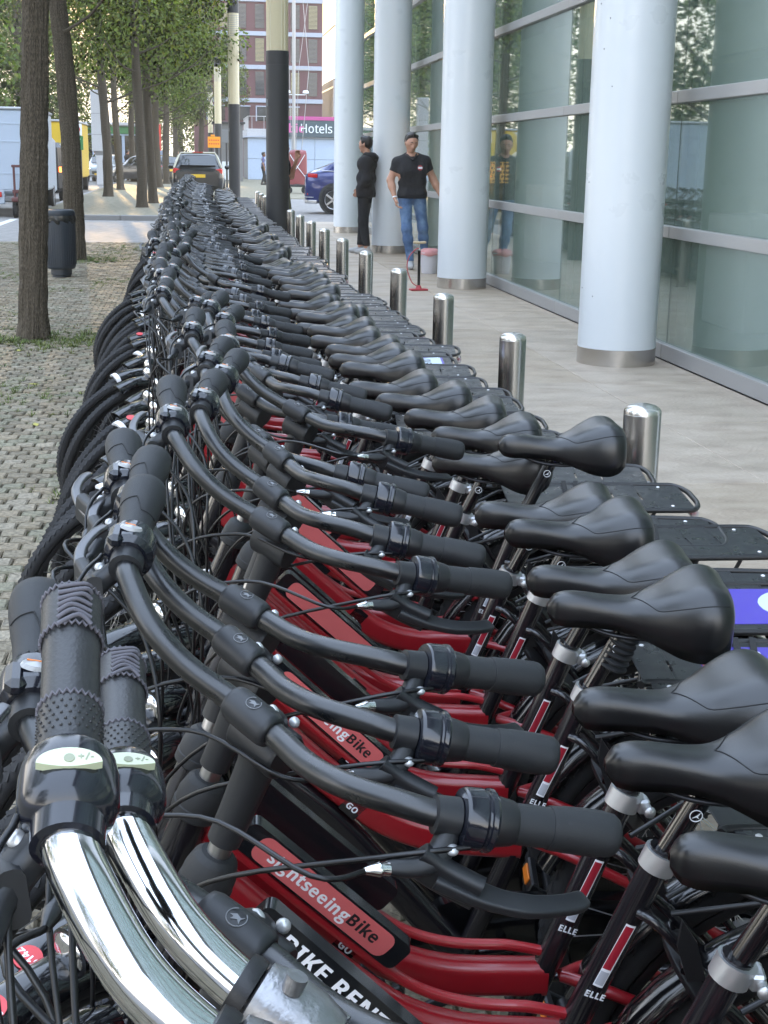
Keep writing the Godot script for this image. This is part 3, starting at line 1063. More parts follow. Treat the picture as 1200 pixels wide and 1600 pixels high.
	for k in range(7, 0, -1):
		bar.append(SC + Vector3(half[k].x, half[k].y, -half[k].z))
	for k in 8:
		bar.append(SC + half[k])
	var hb := obj("handlebar", mb().tube(spline(bar, 7), 0.0162 if chromed else 0.0124, 20 if chromed else 14), M.chrome if chromed else M.bar_black, t)
	for s in [1, -1]:
		var L: Array = lever_xf(s)
		var o: Vector3 = L[0]
		var g: Vector3 = L[1]
		var fw2: Vector3 = L[2]
		var gx := along(o, g)
		var q := func(a): return a
		if s == 1:
			obj("grip", mb().lathe([Vector2(0.0125, 0.05), Vector2(0.0185, 0.05), Vector2(0.0188, 0.085), Vector2(0.0185, 0.096), Vector2(0.0188, 0.0965)], 20, gx, 30.0).lathe([Vector2(0.0178, 0.096), Vector2(0.0199, 0.0965), Vector2(0.0203, 0.1), Vector2(0.0207, 0.13), Vector2(0.0205, 0.152), Vector2(0.0195, 0.1585), Vector2(0.0165, 0.1625), Vector2(0.01, 0.1645), Vector2(0.0, 0.165)], 20, gx, 50.0), M.grip, hb)
			var wing := mb().lathe([Vector2(0.0203, 0.108), Vector2(0.0212, 0.111), Vector2(0.0218, 0.13), Vector2(0.0215, 0.149), Vector2(0.0203, 0.153)], 9, Transform3D(gx.basis * Basis(Vector3.UP, 0.6), gx.origin), 60.0)
			obj("grip_wing", wing, M.grip, hb)
			obj("grip_collar", mb().lathe([Vector2(0.014, 0.04), Vector2(0.0222, 0.041), Vector2(0.0228, 0.047), Vector2(0.0205, 0.06), Vector2(0.0192, 0.063)], 22, gx, 35.0), M.black_plastic, hb)
		elif chromed:
			leather_grip(hb, gx)
		else:
			obj("grip", mb().lathe([Vector2(0.0125, 0.044), Vector2(0.019, 0.045), Vector2(0.0182, 0.07), Vector2(0.0192, 0.085), Vector2(0.0222, 0.107), Vector2(0.0247, 0.13), Vector2(0.0252, 0.145), Vector2(0.0238, 0.156), Vector2(0.0195, 0.162), Vector2(0.0115, 0.1655), Vector2(0.0, 0.166)], 22, gx, 60.0, 1.0, 1.0, 0.93), M.grip, hb)
			var line := PackedVector3Array()
			for k in 15:
				var a := lerpf(-1.3, 1.3, k / 14.0)
				var hgt := 0.083 + 0.024 * smoothstep(-0.35, 0.35, sin(a * 2.0)) if a < 0.6 else 0.083 + 0.024 * smoothstep(-0.35, 0.35, sin(1.2))
				line.append(gx * Vector3(sin(a) * curve_at([0.045, 0.07, 0.085, 0.107, 0.13], [0.0193, 0.0185, 0.0195, 0.0224, 0.0249], hgt), hgt, -cos(a) * 0.93 * curve_at([0.045, 0.07, 0.085, 0.107, 0.13], [0.0193, 0.0185, 0.0195, 0.0224, 0.0249], hgt)))
			obj("grip_line", mb().tube(line, 0.0009, 4), M.seam, hb)
			var dots := mb()
			for r in 2:
				for k in 18:
					var a := TAU * (k + r * 0.5) / 18
					dots.ball(gx * Vector3(cos(a) * 0.0193, 0.05 + 0.006 * r, sin(a) * 0.018), Vector3(0.0021, 0.0021, 0.0021), 5)
			obj("grip_studs", dots, M.grip, hb)
		# twist shifter
		var sh := mb()
		if s == 1:
			sh.lathe([Vector2(0.0125, 0.011), Vector2(0.026, 0.012), Vector2(0.0278, 0.0155), Vector2(0.0281, 0.030), Vector2(0.0265, 0.0325), Vector2(0.0268, 0.0345), Vector2(0.0286, 0.0355), Vector2(0.0289, 0.0395), Vector2(0.0272, 0.042), Vector2(0.0125, 0.042)], 28, gx, 30.0)
		elif chromed:
			sh.lathe([Vector2(0.0165, -0.012), Vector2(0.0205, -0.011), Vector2(0.021, 0.004), Vector2(0.0255, 0.008), Vector2(0.0285, 0.016), Vector2(0.0288, 0.034), Vector2(0.027, 0.046), Vector2(0.023, 0.052), Vector2(0.0165, 0.053)], 30, gx, 35.0)
		else:
			sh.lathe([Vector2(0.0125, 0.006), Vector2(0.0205, 0.007), Vector2(0.0262, 0.013), Vector2(0.0275, 0.03), Vector2(0.0262, 0.042), Vector2(0.0215, 0.045), Vector2(0.0125, 0.046)], 24, gx, 35.0, 1, 1, 1.08)
			sh.box(gx * Vector3(0.014, 0.018, -0.021), Vector3(0.016, 0.03, 0.016), 0.005, gx.basis)
		var sho := obj("gear_shifter", sh, M.gloss_plastic, hb)
		if s == -1 and not chromed:
			var wx := gx * Transform3D(Basis(Vector3.UP, 0.15) * Basis(Vector3.RIGHT, -1.32), Vector3(0.0, 0.026, -0.0262))
			obj("gear_display", mb().lathe([Vector2(0, 0), Vector2(0.0125, 0), Vector2(0.0105, 0.0035), Vector2(0, 0.0048)], 20, wx, 40.0, 1, 1, 0.72), M.display, sho)
			obj("display_needle", mb().box(wx * Vector3(0.002, 0.0046, 0.002), Vector3(0.011, 0.0008, 0.0012), 0.0, wx.basis), M.orange, sho)
		if s == -1 and chromed:
			var pr := PackedVector2Array()
			for k in 15:
				var a := PI * k / 14
				pr.append(Vector2(cos(a) * 0.018, sin(a) * 0.011 - 0.004))
			for k in range(1, 8):
				pr.append(Vector2(lerpf(-0.018, 0.018, k / 8.0), -0.004 - 0.003 * sin(PI * k / 8.0)))
			var dy := (gx.basis.inverse() * Vector3(0, 1, 0))
			var up := (Vector3(0, 1, 0) - g * g.y).normalized()
			var sd2 := up.cross(g).normalized()
			var o2 := o + g * 0.027 + up * 0.0268
			obj("dial", mb().prism(pr, -0.002, 0.0035, Transform3D(Basis(sd2, g, sd2.cross(g)) if sd2.cross(g).dot(up) > 0.0 else Basis(-sd2, g, (-sd2).cross(g)), o2)), M.dial_cream, sho)
			obj("dial_dot", mb().lathe([Vector2(0, 0), Vector2(0.003, 0), Vector2(0.003, 0.0004), Vector2(0, 0.0004)], 14, along(o2 + up * 0.0036 - g * 0.001, up)), M.dial_mark, sho)
			lettering("dial_lettering", "+/-", 0.005, M.dial_mark, sho, Transform3D(Basis(sd2, g, sd2.cross(g)) if sd2.cross(g).dot(up) > 0.0 else Basis(-sd2, g, (-sd2).cross(g)), o2 + up * 0.0037 + (sd2 if sd2.x > 0.0 else -sd2) * 0.009), true, 0.0002)
		# brake lever
		var dn := Vector3(0, -1, 0)
		var lv := mb()
		lv.lathe([Vector2(0.0126, -0.0125), Vector2(0.0175, -0.0115), Vector2(0.0178, 0.0105), Vector2(0.0126, 0.0115)], 18, gx, 40.0)
		lv.sweep(spline([o + fw2 * 0.006 + dn * 0.008 + g * 0.003, o + fw2 * 0.024 + dn * 0.022 - g * 0.006, o + fw2 * 0.036 + dn * 0.029 - g * 0.026, o + fw2 * 0.04 + dn * 0.03 - g * 0.055], 5), rounded(0.021, 0.021, 0.007, 2), g, true, 60.0, [0.9, 0.95, 1.0, 1.02, 1.05, 1.08, 1.1, 1.1, 1.08, 1.0, 0.92, 0.85, 0.8, 0.72, 0.64, 0.56])
		lv.sweep(spline([o + fw2 * 0.028 + dn * 0.026 - g * 0.028, o + fw2 * 0.036 + dn * 0.036 - g * 0.004, o + fw2 * 0.05 + dn * 0.04 + g * 0.03], 4), rounded(0.036, 0.017, 0.006, 2), dn, true, 50.0)
		var blade := mb().sweep(spline([o + fw2 * 0.036 + dn * 0.037 - g * 0.006, o + fw2 * 0.052 + dn * 0.04 + g * 0.035, o + fw2 * 0.058 + dn * 0.04 + g * 0.075, o + fw2 * 0.05 + dn * 0.042 + g * 0.115, o + fw2 * 0.04 + dn * 0.044 + g * 0.135], 5), rounded(0.022 if s == 1 else 0.013, 0.011 if s == 1 else 0.007, 0.003, 2), fw2, true, 50.0, [1.3, 1.3, 1.25, 1.2, 1.15, 1.1, 1.05, 1.0, 1.0, 1.0, 1.0, 0.95, 0.95, 0.9, 0.9, 0.9, 0.9, 0.9, 0.85, 0.8, 0.6])
		var lo := obj("brake_lever", lv, M.lever_black, hb)
		obj("lever_blade", blade, M.lever_black if s == 1 else M.lever_silver, hb)
		var pv := mb().ball(o + fw2 * 0.026 + dn * 0.004 - g * 0.004 + Vector3(0, 0.012, 0), Vector3(0.0, 0.0, 0.0), 6)
		var bolt_at := o + fw2 * 0.0275 + dn * 0.012 + g * 0.004
		obj("pivot_bolt", mb().ball(bolt_at, Vector3(0.0062, 0.0045, 0.0062), 12), M.bolt, hb)
		obj("cable_barrel", mb().lathe([Vector2(0.0045, 0), Vector2(0.0068, 0.003), Vector2(0.006, 0.01), Vector2(0.0068, 0.012), Vector2(0.005, 0.019), Vector2(0.003, 0.026)], 12, along(o + fw2 * 0.04 + dn * 0.03 - g * 0.05, -g + fw2 * 0.25)), M.chrome if s == 1 else M.bar_black, hb)
		# cables
		var cb := mb()
		var st0 := o + fw2 * 0.047 + dn * 0.03 - g * 0.075
		cb.tube(spline([st0, st0 - g * 0.05 + fw2 * 0.02 + Vector3(0, 0.012, 0), SC + Vector3(-0.12, 0.0, 0.06 * s), SC + Vector3(-0.17, -0.08, -0.03 * s), ax(0.45, 0.08, -0.03 * s), ax(0.33, 0.04, -0.02 * s)], 6), 0.0026, 6)
		if s == -1:
			cb.tube(spline([o + g * 0.02 + fw2 * 0.024 + dn * 0.012, o + fw2 * 0.03 - g * 0.05 + dn * 0.04, SC + Vector3(-0.12, -0.1, -0.09), ax(0.52, 0.07, 0.0), ax(0.42, 0.03, 0.025), Vector3(-0.40, 0.70, 0.028)], 6), 0.0026, 6)
			cb.tube(spline([o + g * 0.012 + fw2 * 0.027 + dn * 0.0, o + fw2 * 0.045 - g * 0.06 + dn * 0.03, SC + Vector3(-0.14, -0.13, -0.06), ax(0.5, 0.085, 0.01), ax(0.4, 0.035, 0.03), Vector3(-0.39, 0.69, 0.022)], 6), 0.0024, 6)
		else:
			cb.tube(spline([o + g * 0.02 + fw2 * 0.026 + dn * 0.008, o + fw2 * 0.03 - g * 0.06 + dn * 0.03, SC + Vector3(-0.11, -0.09, 0.07), ax(0.53, 0.075, 0.0), ax(0.42, 0.03, -0.022), Vector3(-0.40, 0.70, -0.026)], 6), 0.0026, 6)
		obj("cable", cb, M.cable, hb)
	if chromed:
		# silver clamp with a black ring on the chrome bar
		var cb0 := SC + Vector3(-0.0102, 0.0105, -0.086)
		var cb1 := SC + Vector3(-0.004, 0.004, -0.055)
		var dirc := (cb1 - cb0).normalized()
		obj("bar_ring", mb().lathe([Vector2(0.016, -0.006), Vector2(0.0215, -0.0055), Vector2(0.0225, 0.0), Vector2(0.0215, 0.0055), Vector2(0.016, 0.006)], 24, along(cb0, dirc), 60.0), M.black_plastic, hb)
		var lump := mb().lathe([Vector2(0.016, 0.006), Vector2(0.0235, 0.008), Vector2(0.026, 0.02), Vector2(0.0255, 0.045), Vector2(0.021, 0.062), Vector2(0.016, 0.066)], 24, along(cb0, dirc), 50.0)
		lump.sweep([cb0 + dirc * 0.012 + Vector3(0.012, -0.004, 0), cb0 + dirc * 0.04 + Vector3(0.018, -0.004, 0), cb0 + dirc * 0.06 + Vector3(0.014, -0.004, 0)], rounded(0.026, 0.022, 0.009, 3), Vector3.UP, true, 60.0)
		lump.cyl(cb0 + dirc * 0.03 + Vector3(0.0, 0.024, 0.0), cb0 + dirc * 0.03 + Vector3(0.004, 0.034, 0.0), 0.007, 14)
		obj("bar_clamp", lump, M.silver_worn, hb)
	# adjustable stem
	var stn := Vector3(cos(HA), sin(HA), 0)
	var sm := mb()
	sm.lathe([Vector2(0.0135, -0.029), Vector2(0.0165, -0.0275), Vector2(0.0182, -0.022), Vector2(0.0186, 0.0), Vector2(0.0182, 0.022), Vector2(0.0165, 0.0275), Vector2(0.0135, 0.029)], 22, Transform3D(Basis(Vector3.RIGHT, PI / 2), SC), 60.0)
	sm.tube(spline([SC + Vector3(0.004, -0.008, 0), SC + Vector3(0.028, -0.03, 0), ax(0.755, 0.012)], 4), [0.0175, 0.0175, 0.0175, 0.0178, 0.0185, 0.0195, 0.021, 0.022, 0.023], 14)
	sm.tube([ax(0.755, 0.004), ax(0.72), ax(0.66), ax(0.627)], [0.023, 0.0205, 0.0182, 0.0178], 16)
	sm.lathe([Vector2(0.0, -0.032), Vector2(0.024, -0.031), Vector2(0.0262, -0.027), Vector2(0.0262, 0.027), Vector2(0.024, 0.031), Vector2(0.0, 0.032)], 22, Transform3D(Basis(Vector3.RIGHT, PI / 2), ax(0.752, 0.004)), 40.0)
	var so := obj("stem", sm, M.lever_black, hb)
	obj("stem_bolt", mb().ball(ax(0.78, -0.012, 0.013), Vector3(0.006, 0.006, 0.006), 10).ball(SC + Vector3(0.03, -0.012, 0.0), Vector3(0.005, 0.007, 0.007), 10), M.bolt, so)
	obj("quill", mb().tube([ax(0.575), ax(0.632)], 0.0128, 16), M.steel, hb)
	obj("headset_boot", mb().lathe([Vector2(0.0245, 0.558), Vector2(0.0295, 0.562), Vector2(0.0298, 0.574), Vector2(0.0288, 0.5755), Vector2(0.0285, 0.588), Vector2(0.024, 0.604), Vector2(0.018, 0.61), Vector2(0.0128, 0.611)], 22, along(S0, stn), 30.0), M.grip, hb)
	var lg := mb().ring([Vector2(0.0078, 0.0005), Vector2(0.0072, 0.0005), Vector2(0.0072, -0.0005), Vector2(0.0078, -0.0005)], 18, Transform3D(Basis(), SC + Vector3(0.0, 0.0184, 0)), 1.0, 50.0, 0.6, TAU - 0.5)
	lg.prism(PackedVector2Array([Vector2(-0.0075, -0.001), Vector2(-0.002, 0.0035), Vector2(0.004, 0.0015), Vector2(0.0075, 0.0045), Vector2(0.005, -0.001), Vector2(0.0065, -0.0055), Vector2(0.002, -0.002), Vector2(-0.004, -0.0055), Vector2(-0.003, -0.0015)]), -0.0004, 0.0006, Transform3D(Basis(Vector3(0, 0, 1), Vector3(1, 0, 0), Vector3(0, 1, 0)).scaled(Vector3(0.7, 1, 0.7)), SC + Vector3(0.0, 0.0184, 0)))
	obj("stem_emblem", lg, M.emblem_grey, so)
	var hbadge := mb().lathe([Vector2(0, 0), Vector2(0.008, 0), Vector2(0.008, 0.0006), Vector2(0, 0.0006)], 18, along(ax(0.5, 0, 0.0234), Vector3(0, 0, 1)))
	return t

# a hand-sewn leather grip with zigzag thread rings
func leather_grip(hb: Node, gx: Transform3D) -> void:
	obj("grip", mb().lathe([Vector2(0.016, 0.05), Vector2(0.0182, 0.051), Vector2(0.0192, 0.062), Vector2(0.0192, 0.088), Vector2(0.0178, 0.09), Vector2(0.018, 0.15), Vector2(0.0195, 0.153), Vector2(0.0196, 0.185), Vector2(0.018, 0.192), Vector2(0.012, 0.196), Vector2(0.0, 0.197)], 28, gx, 35.0), M.leather_grip, hb)
	for y in [0.09, 0.151, 0.188]:
		var z := PackedVector3Array()
		for k in 57:
			var a := TAU * k / 56
			var zr := 0.0196 if y > 0.1 else 0.0193
			z.append(gx * Vector3(cos(a) * zr, y + (0.002 if k % 2 else -0.002), sin(a) * zr))
		obj("thread_ring", mb().tube(z, 0.0012, 5), M.thread, hb)
	var studs := mb()
	for r in 5:
		for k in 24:
			var a := TAU * (k + 0.5 * (r % 2)) / 24
			studs.ball(gx * Vector3(cos(a) * 0.0192, 0.063 + 0.005 * r, sin(a) * 0.0192), Vector3(0.0011, 0.0011, 0.0011), 5)
	obj("grip_studs", studs, M.leather_grip, hb)
	var knot := mb()
	for k in 7:
		var a := k * 0.9
		knot.tube(spline([gx * Vector3(-0.012, 0.15 + 0.006 * k, -0.018), gx * Vector3(-0.004 + 0.004 * sin(a), 0.155 + 0.005 * k, -0.022), gx * Vector3(0.009, 0.149 + 0.006 * k, -0.0192)], 4), 0.0016, 5)
	obj("thread_knot", knot, M.thread, hb)

# ------------------------------------------------------------------ the row of bicycles
func set_bike(b: Node3D, x: float, z: float, head: float, lean: float, steer: float, post := 0.0) -> void:
	b.transform = Transform3D((Basis(Vector3.UP, head) * Basis(Vector3.RIGHT, lean)).scaled(Vector3.ONE * BS), Vector3(x, 0, z))
	for n in ["handlebar", "front_fork"]:
		var o: Node3D = b.get_node_or_null(n)
		if o:
			o.transform = steer_xf(steer)
	if true:
		var d := Vector3(0.342, 0.94, 0) * post
		for n in ["seat_post", "saddle"]:
			b.get_node(n).position += d

func drop(b: Node, names: Array) -> void:
	for n in names:
		var o := b.get_node_or_null(NodePath(n))
		if o:
			o.get_parent().remove_child(o)
			o.free()


func plate_face(b: Node3D, pink: bool, words: int, group := 0) -> void:
	var d := (Vector3(-0.20, 0.603, 0) - Vector3(-0.41, 0.80, 0)).normalized()
	var nrm := Vector3(-d.y, d.x, 0)
	var pc := Vector3(-0.285, 0.679, 0) + nrm * 0.078
	var pl: Node = b.get_node("name_plate")
	var base := Basis(d, nrm, Vector3(0, 0, 1))
	if pink:
		obj("pink_sticker", mb().prism(rounded(0.215, 0.036, 0.0125, 5), -0.0004, 0.0006, Transform3D(base, pc + Vector3(0, 0, 0.0102))), M.pink, pl)
		if words > 0:
			var first := lettering("white_lettering", "sightseeing", 0.0165, M.ink_white, pl, Transform3D(base, pc))
			var last := lettering("black_lettering", "Bike", 0.0165, M.ink_black, pl, Transform3D(base, pc))
			var wa: float = first.mesh.get_aabb().size.x
			var wb: float = last.mesh.get_aabb().size.x
			first.position = pc - d * (wb * 0.5 + 0.001) - nrm * 0.001 + Vector3(0, 0, 0.011)
			last.position = pc + d * (wa * 0.5 + 0.001) + nrm * 0.001 + Vector3(0, 0, 0.011)
	elif words > 0:
		lettering("white_lettering", "BIKE RENTAL", 0.0215, M.ink_white, pl, Transform3D(base, pc + Vector3(0, 0, 0.0104)))

func rack_sticker(b: Node3D, kind: int, number: String) -> void:
	var rk: Node = b.get_node("luggage_rack")
	var y := 0.7606
	var bx := Basis(Vector3(0, 0, -1), Vector3(-1, 0, 0), Vector3(0, 1, 0))
	obj("purple_sticker", mb().box(Vector3(0.56, y, 0), Vector3(0.32, 0.0016, 0.17), 0.0005), M.purple, rk)
	if kind == 0:
		var c := PackedVector2Array()
		for k in 17:
			var a := PI / 2 + PI * k / 16
			c.append(Vector2(0.71 + cos(a) * 0.11, sin(a) * 0.083))
		obj("pale_field", mb().prism(c, 0.0, 0.0012, Transform3D(Basis(Vector3(1, 0, 0), Vector3(0, 0, -1), Vector3(0, 1, 0)), Vector3(0, y + 0.0008, 0))), M.pale_blue, rk)
		lettering("number", number, 0.034, M.ink_black, rk, Transform3D(bx, Vector3(0.65, y + 0.0022, 0.0)), true, 0.0004)
		for i in 3:
			lettering("small_print", ["bike rental", "city tours", "keep this label on the bike"][i], 0.009, M.ink_white, rk, Transform3D(bx, Vector3(0.43 + 0.035 * i, y + 0.001, 0.0)), false, 0.0004)
	else:
		var c := PackedVector2Array([Vector2(0.402, -0.083), Vector2(0.402, 0.083), Vector2(0.43, 0.083)])
		for k in 9:
			var a := lerpf(1.2, -1.2, k / 8.0)
			c.append(Vector2(0.42 + 0.055 * cos(a), 0.088 * sin(a)))
		c.append(Vector2(0.43, -0.083))
		obj("red_field", mb().prism(c, 0.0, 0.0012, Transform3D(Basis(Vector3(1, 0, 0), Vector3(0, 0, -1), Vector3(0, 1, 0)), Vector3(0, y + 0.0008, 0))), M.pink, rk)
		lettering("white_lettering", "sightseeing", 0.02, M.ink_white, rk, Transform3D(bx, Vector3(0.50, y + 0.001, 0.012)), true, 0.0004)
		lettering("pink_lettering", "Bike", 0.02, M.pink, rk, Transform3D(bx, Vector3(0.50, y + 0.001, -0.046)), true, 0.0004)
		for i in 2:
			lettering("small_print", "find the nearest rental point", 0.008, M.ink_white, rk, Transform3D(bx, Vector3(0.54 + 0.02 * i, y + 0.001, 0.0)), false, 0.0004)

func fender_number(b: Node3D, number: String) -> void:
	var s: Node = b.get_node("front_fork/number_sticker")
	lettering("number", number, 0.0105, M.ink_white, s, Transform3D(Basis(Vector3(0, 0, -1), Vector3(-1, 0, 0), Vector3(0, 1, 0)), HUBF + Vector3(-0.02, 0.3826, 0)), true, 0.0004)

const FINE := ["tube_decal/decal_lettering", "seat_post/emblem", "model_lettering", "model_lettering2", "handlebar/display_needle", "handlebar/grip_studs", "handlebar/grip_line", "handlebar/pivot_bolt", "handlebar/pivot_bolt2", "handlebar/cable_barrel2", "handlebar/stem/stem_emblem", "luggage_rack/rivet", "pedal/pedal_reflector", "pedal2/pedal_reflector", "saddle/seam", "handlebar/gear_shifter2/display_needle"]
const FAINT := ["rear_wheel/spokes", "rear_wheel/hub", "rear_wheel/rim", "crank", "pedal", "pedal2", "kickstand", "model_band", "ring_lock", "tube_decal", "handlebar/grip_wing", "handlebar/stem/stem_bolt", "seat_post/clamp_bolt", "saddle/saddle_rail", "front_fork/front_hub", "front_fork/head_lamp/lamp_lens", "front_fork/front_brake", "handlebar/grip_collar", "luggage_rack/tail_light/red_lens", "chain_case", "upper_tube", "rear_tube", "front_fork/number_sticker"]

const ORD := ["first", "second", "third", "fourth", "fifth", "sixth", "seventh", "eighth", "ninth", "tenth", "eleventh", "twelfth", "thirteenth", "fourteenth", "fifteenth", "sixteenth", "seventeenth", "eighteenth", "nineteenth", "twentieth"]

func bike_row() -> void:
	var proto := make_bike()
	var spots := [
		[0.314, -0.843, -0.115, 0.061, 1.063, 0.022],
		[0.347, -1.163, -0.203, 0.063, 0.992, 0.0],
		[0.343, -1.377, -0.114, 0.085, 0.869, 0.0],
		[0.341, -1.469, -0.051, 0.025, 0.992, 0.0],
		[0.394, -1.833, -0.154, 0.062, 1.071, 0.018],
		[0.408, -1.99, -0.11, 0.05, 0.815, 0.0],
		[0.437, -2.30, -0.067, 0.09, 0.7, 0.0],
		[0.415, -2.422, -0.139, 0.079, 0.761, 0.0],
		[0.485, -2.66, -0.04, 0.03, 0.95, 0.075],
		[0.407, -2.82, -0.17, 0.036, 0.996, 0.0],
		[0.45, -3.1, -0.1, 0.05, 0.7, 0.0],
		[0.428, -3.358, -0.149, 0.069, 0.769, 0.0],
		[0.379, -3.54, -0.071, 0.027, 0.617, 0.0],
		[0.325, -3.74, -0.05, 0.03, 0.86, 0.0],
		[0.33, -4.03, -0.1, 0.06, 0.9, 0.02],
		[0.33, -4.333, -0.05, 0.07, 1.0, 0.0],
		[0.34, -4.52, -0.1, 0.03, 0.9, 0.0],
		[0.31, -4.78, -0.12, 0.05, 1.0, 0.0],
		[0.329, -5.083, -0.114, 0.06, 1.068, 0.0],
	]
	var z := -5.3
	while z > -27.2:
		var x := curve_at([-28.0, -20.0, -10.0, -5.0], [0.36, 0.27, 0.27, 0.32], z) + rng.randfn(0.0, 0.026)
		spots.append([x, z, -0.1 + rng.randfn(0.0, 0.05), 0.05 + rng.randfn(0.0, 0.02), 0.88 + rng.randfn(0.0, 0.1), maxf(-0.03, rng.randfn(0.0, 0.02))])
		z -= rng.randf_range(0.13, 0.28)
	var own := {
		0: "black city bike whose emblem on the stem shows just behind the chrome handlebars",
		1: "black city bike with BIKE RENTAL plate, its left grip and brake lever largest in view",
		2: "black city bike with pink sightseeingBike plate low in the frame",
		3: "black city bike right behind the one with the pink sightseeingBike plate",
		4: "black city bike with the broad black saddle above the ribbed post boot",
		5: "black city bike with red and purple sticker on its luggage rack",
		6: "black city bike with purple 5506 number sticker on its luggage rack",
		7: "black city bike right behind the one with the 5506 rack sticker",
		8: "black city bike whose saddle is raised highest, in front of the nearest bollard",
		9: "black city bike with low saddle just beyond the one with the raised saddle",
	}
	var edges := [-3.58]
	for k in range(1, 10):
		edges.append(-3.58 - 1.592 * k)
	edges.append_array([-20.9, -23.0, -24.4, -26.1, -27.6])
	var count := {}
	for i in spots.size():
		var s: Array = spots[i]
		var b := proto
		if i > 0:
			b = proto.duplicate()
			b.name = numbered("rental_bike")
			add_child(b, true)
		set_bike(b, s[0], s[1], s[2], s[3], s[4], s[5])
		if i > 2 and i % 4 != 0:
			drop(b, ["front_fork/fender_tip"])
		if i > 4 and i % 5 != 1:
			drop(b, ["front_fork/number_sticker"])
		if s[1] < -8.0:
			drop(b, FINE)
		if s[1] < -13.0:
			drop(b, FAINT)
		var label: String = own.get(i, "")
		if label == "":
			var seg := 0
			for e in edges:
				if s[1] < e:
					seg += 1
			count[seg] = count.get(seg, 0) + 1
			var nth: String = ORD[mini(count[seg] - 1, 19)]
			if seg == 0:
				label = "%s black city bike beyond the low saddle, before the nearest bollard" % nth
			elif seg < 10:
				label = "%s black city bike in the gap between the %s and %s bollards" % [nth, ORD[seg - 1], ORD[seg]]
			elif seg == 10:
				label = "%s black city bike in the gap between the tenth bollard and the lamp post" % nth
			elif seg < 15:
				label = "%s black city bike in the far gap before the %s bollard past the lamp post" % [nth, ORD[seg - 11]]
			else:
				label = "%s black city bike at the far end of the row near the hatchback" % nth
		tag(b, label, "bicycle", "black rental bikes in the long row")
	var bikes := []
	for c in get_children():
		if String(c.name).begins_with("rental_bike"):
			bikes.append(c)
	for i in range(0, 26):
		plate_face(bikes[i], i % 2 == 0, 1 if i < 3 or i == 4 else 0)
	rack_sticker(bikes[6], 0, "5506")
	rack_sticker(bikes[5], 1, "")
	rack_sticker(bikes[19], 0, "5107")
	for q in [[0, "5425"], [1, "5221"], [2, "5061"], [3, "5142"], [4, "5096"], [6, "5077"], [11, "5900"]]:
		fender_number(bikes[q[0]], q[1])
	# the sprung seat post with its ribbed boot
	var rib := []
	for k in 8:
		rib.append_array([Vector2(0.0175, 0.010 * k), Vector2(0.0235 - 0.0004 * k, 0.010 * k + 0.003), Vector2(0.0235 - 0.0004 * k, 0.010 * k + 0.006), Vector2(0.0175, 0.010 * k + 0.0085)])
	rib.push_front(Vector2(0.0, 0.0))
	rib.append(Vector2(0.0, 0.08))
	obj("ribbed_boot", mb().lathe(rib, 20, along(Vector3(0.19, 0.795, 0), Vector3(0.342, 0.94, 0)), 60.0), M.grip, bikes[4].get_node("seat_post"))
	# the key and its ring hanging from the nearest ring lock
	var kr := mb().ring([Vector2(0.017, 0.0012), Vector2(0.0146, 0.0012), Vector2(0.0146, -0.0012), Vector2(0.017, -0.0012)], 24, Transform3D(Basis(Vector3.RIGHT, 1.2), Vector3(0.235, 0.62, 0.085)))
	kr.ring([Vector2(0.012, 0.001), Vector2(0.0098, 0.001), Vector2(0.0098, -0.001), Vector2(0.012, -0.001)], 20, Transform3D(Basis(Vector3(0, 0, 1), 1.4), Vector3(0.237, 0.596, 0.09)))
	obj("key_ring", kr, M.steel, bikes[1].get_node("ring_lock"))
	# the two nearest bicycles have chrome handlebars and sewn leather grips
	var cproto := make_bike(true)
	var c2: Node3D = cproto.duplicate()
	c2.name = numbered("chrome_bar_bike")
	add_child(c2, true)
	cproto.name = numbered("chrome_bar_bike")
	var rise := Vector3(cos(HA), sin(HA), 0)
	for q in [[cproto, 0.358, -0.575, -0.34, 0.095, 1.285, 0.053, "nearest bicycle, polished chrome handlebar filling the lower left corner, leather grip with grey stitching"], [c2, 0.379, -0.708, 0.029, 0.02, 0.915, -0.014, "second nearest bicycle, its chrome handlebar running just behind the nearest chrome one"]]:
		var b: Node3D = q[0]
		set_bike(b, q[1], q[2], q[3], q[4], q[5])
		var hb: Node3D = b.get_node("handlebar")
		hb.position += rise * q[6]
		tag(b, q[7], "bicycle", "bicycles with chrome handlebars")
		plate_face(b, false, 1)

# ------------------------------------------------------------------ ground, paving, kerbs
func flat(x0: float, x1: float, z0: float, z1: float, y: float, thick: float) -> Mb:
	return mb().box(Vector3((x0 + x1) / 2, y - thick / 2, (z0 + z1) / 2), Vector3(x1 - x0, thick, absf(z1 - z0)))

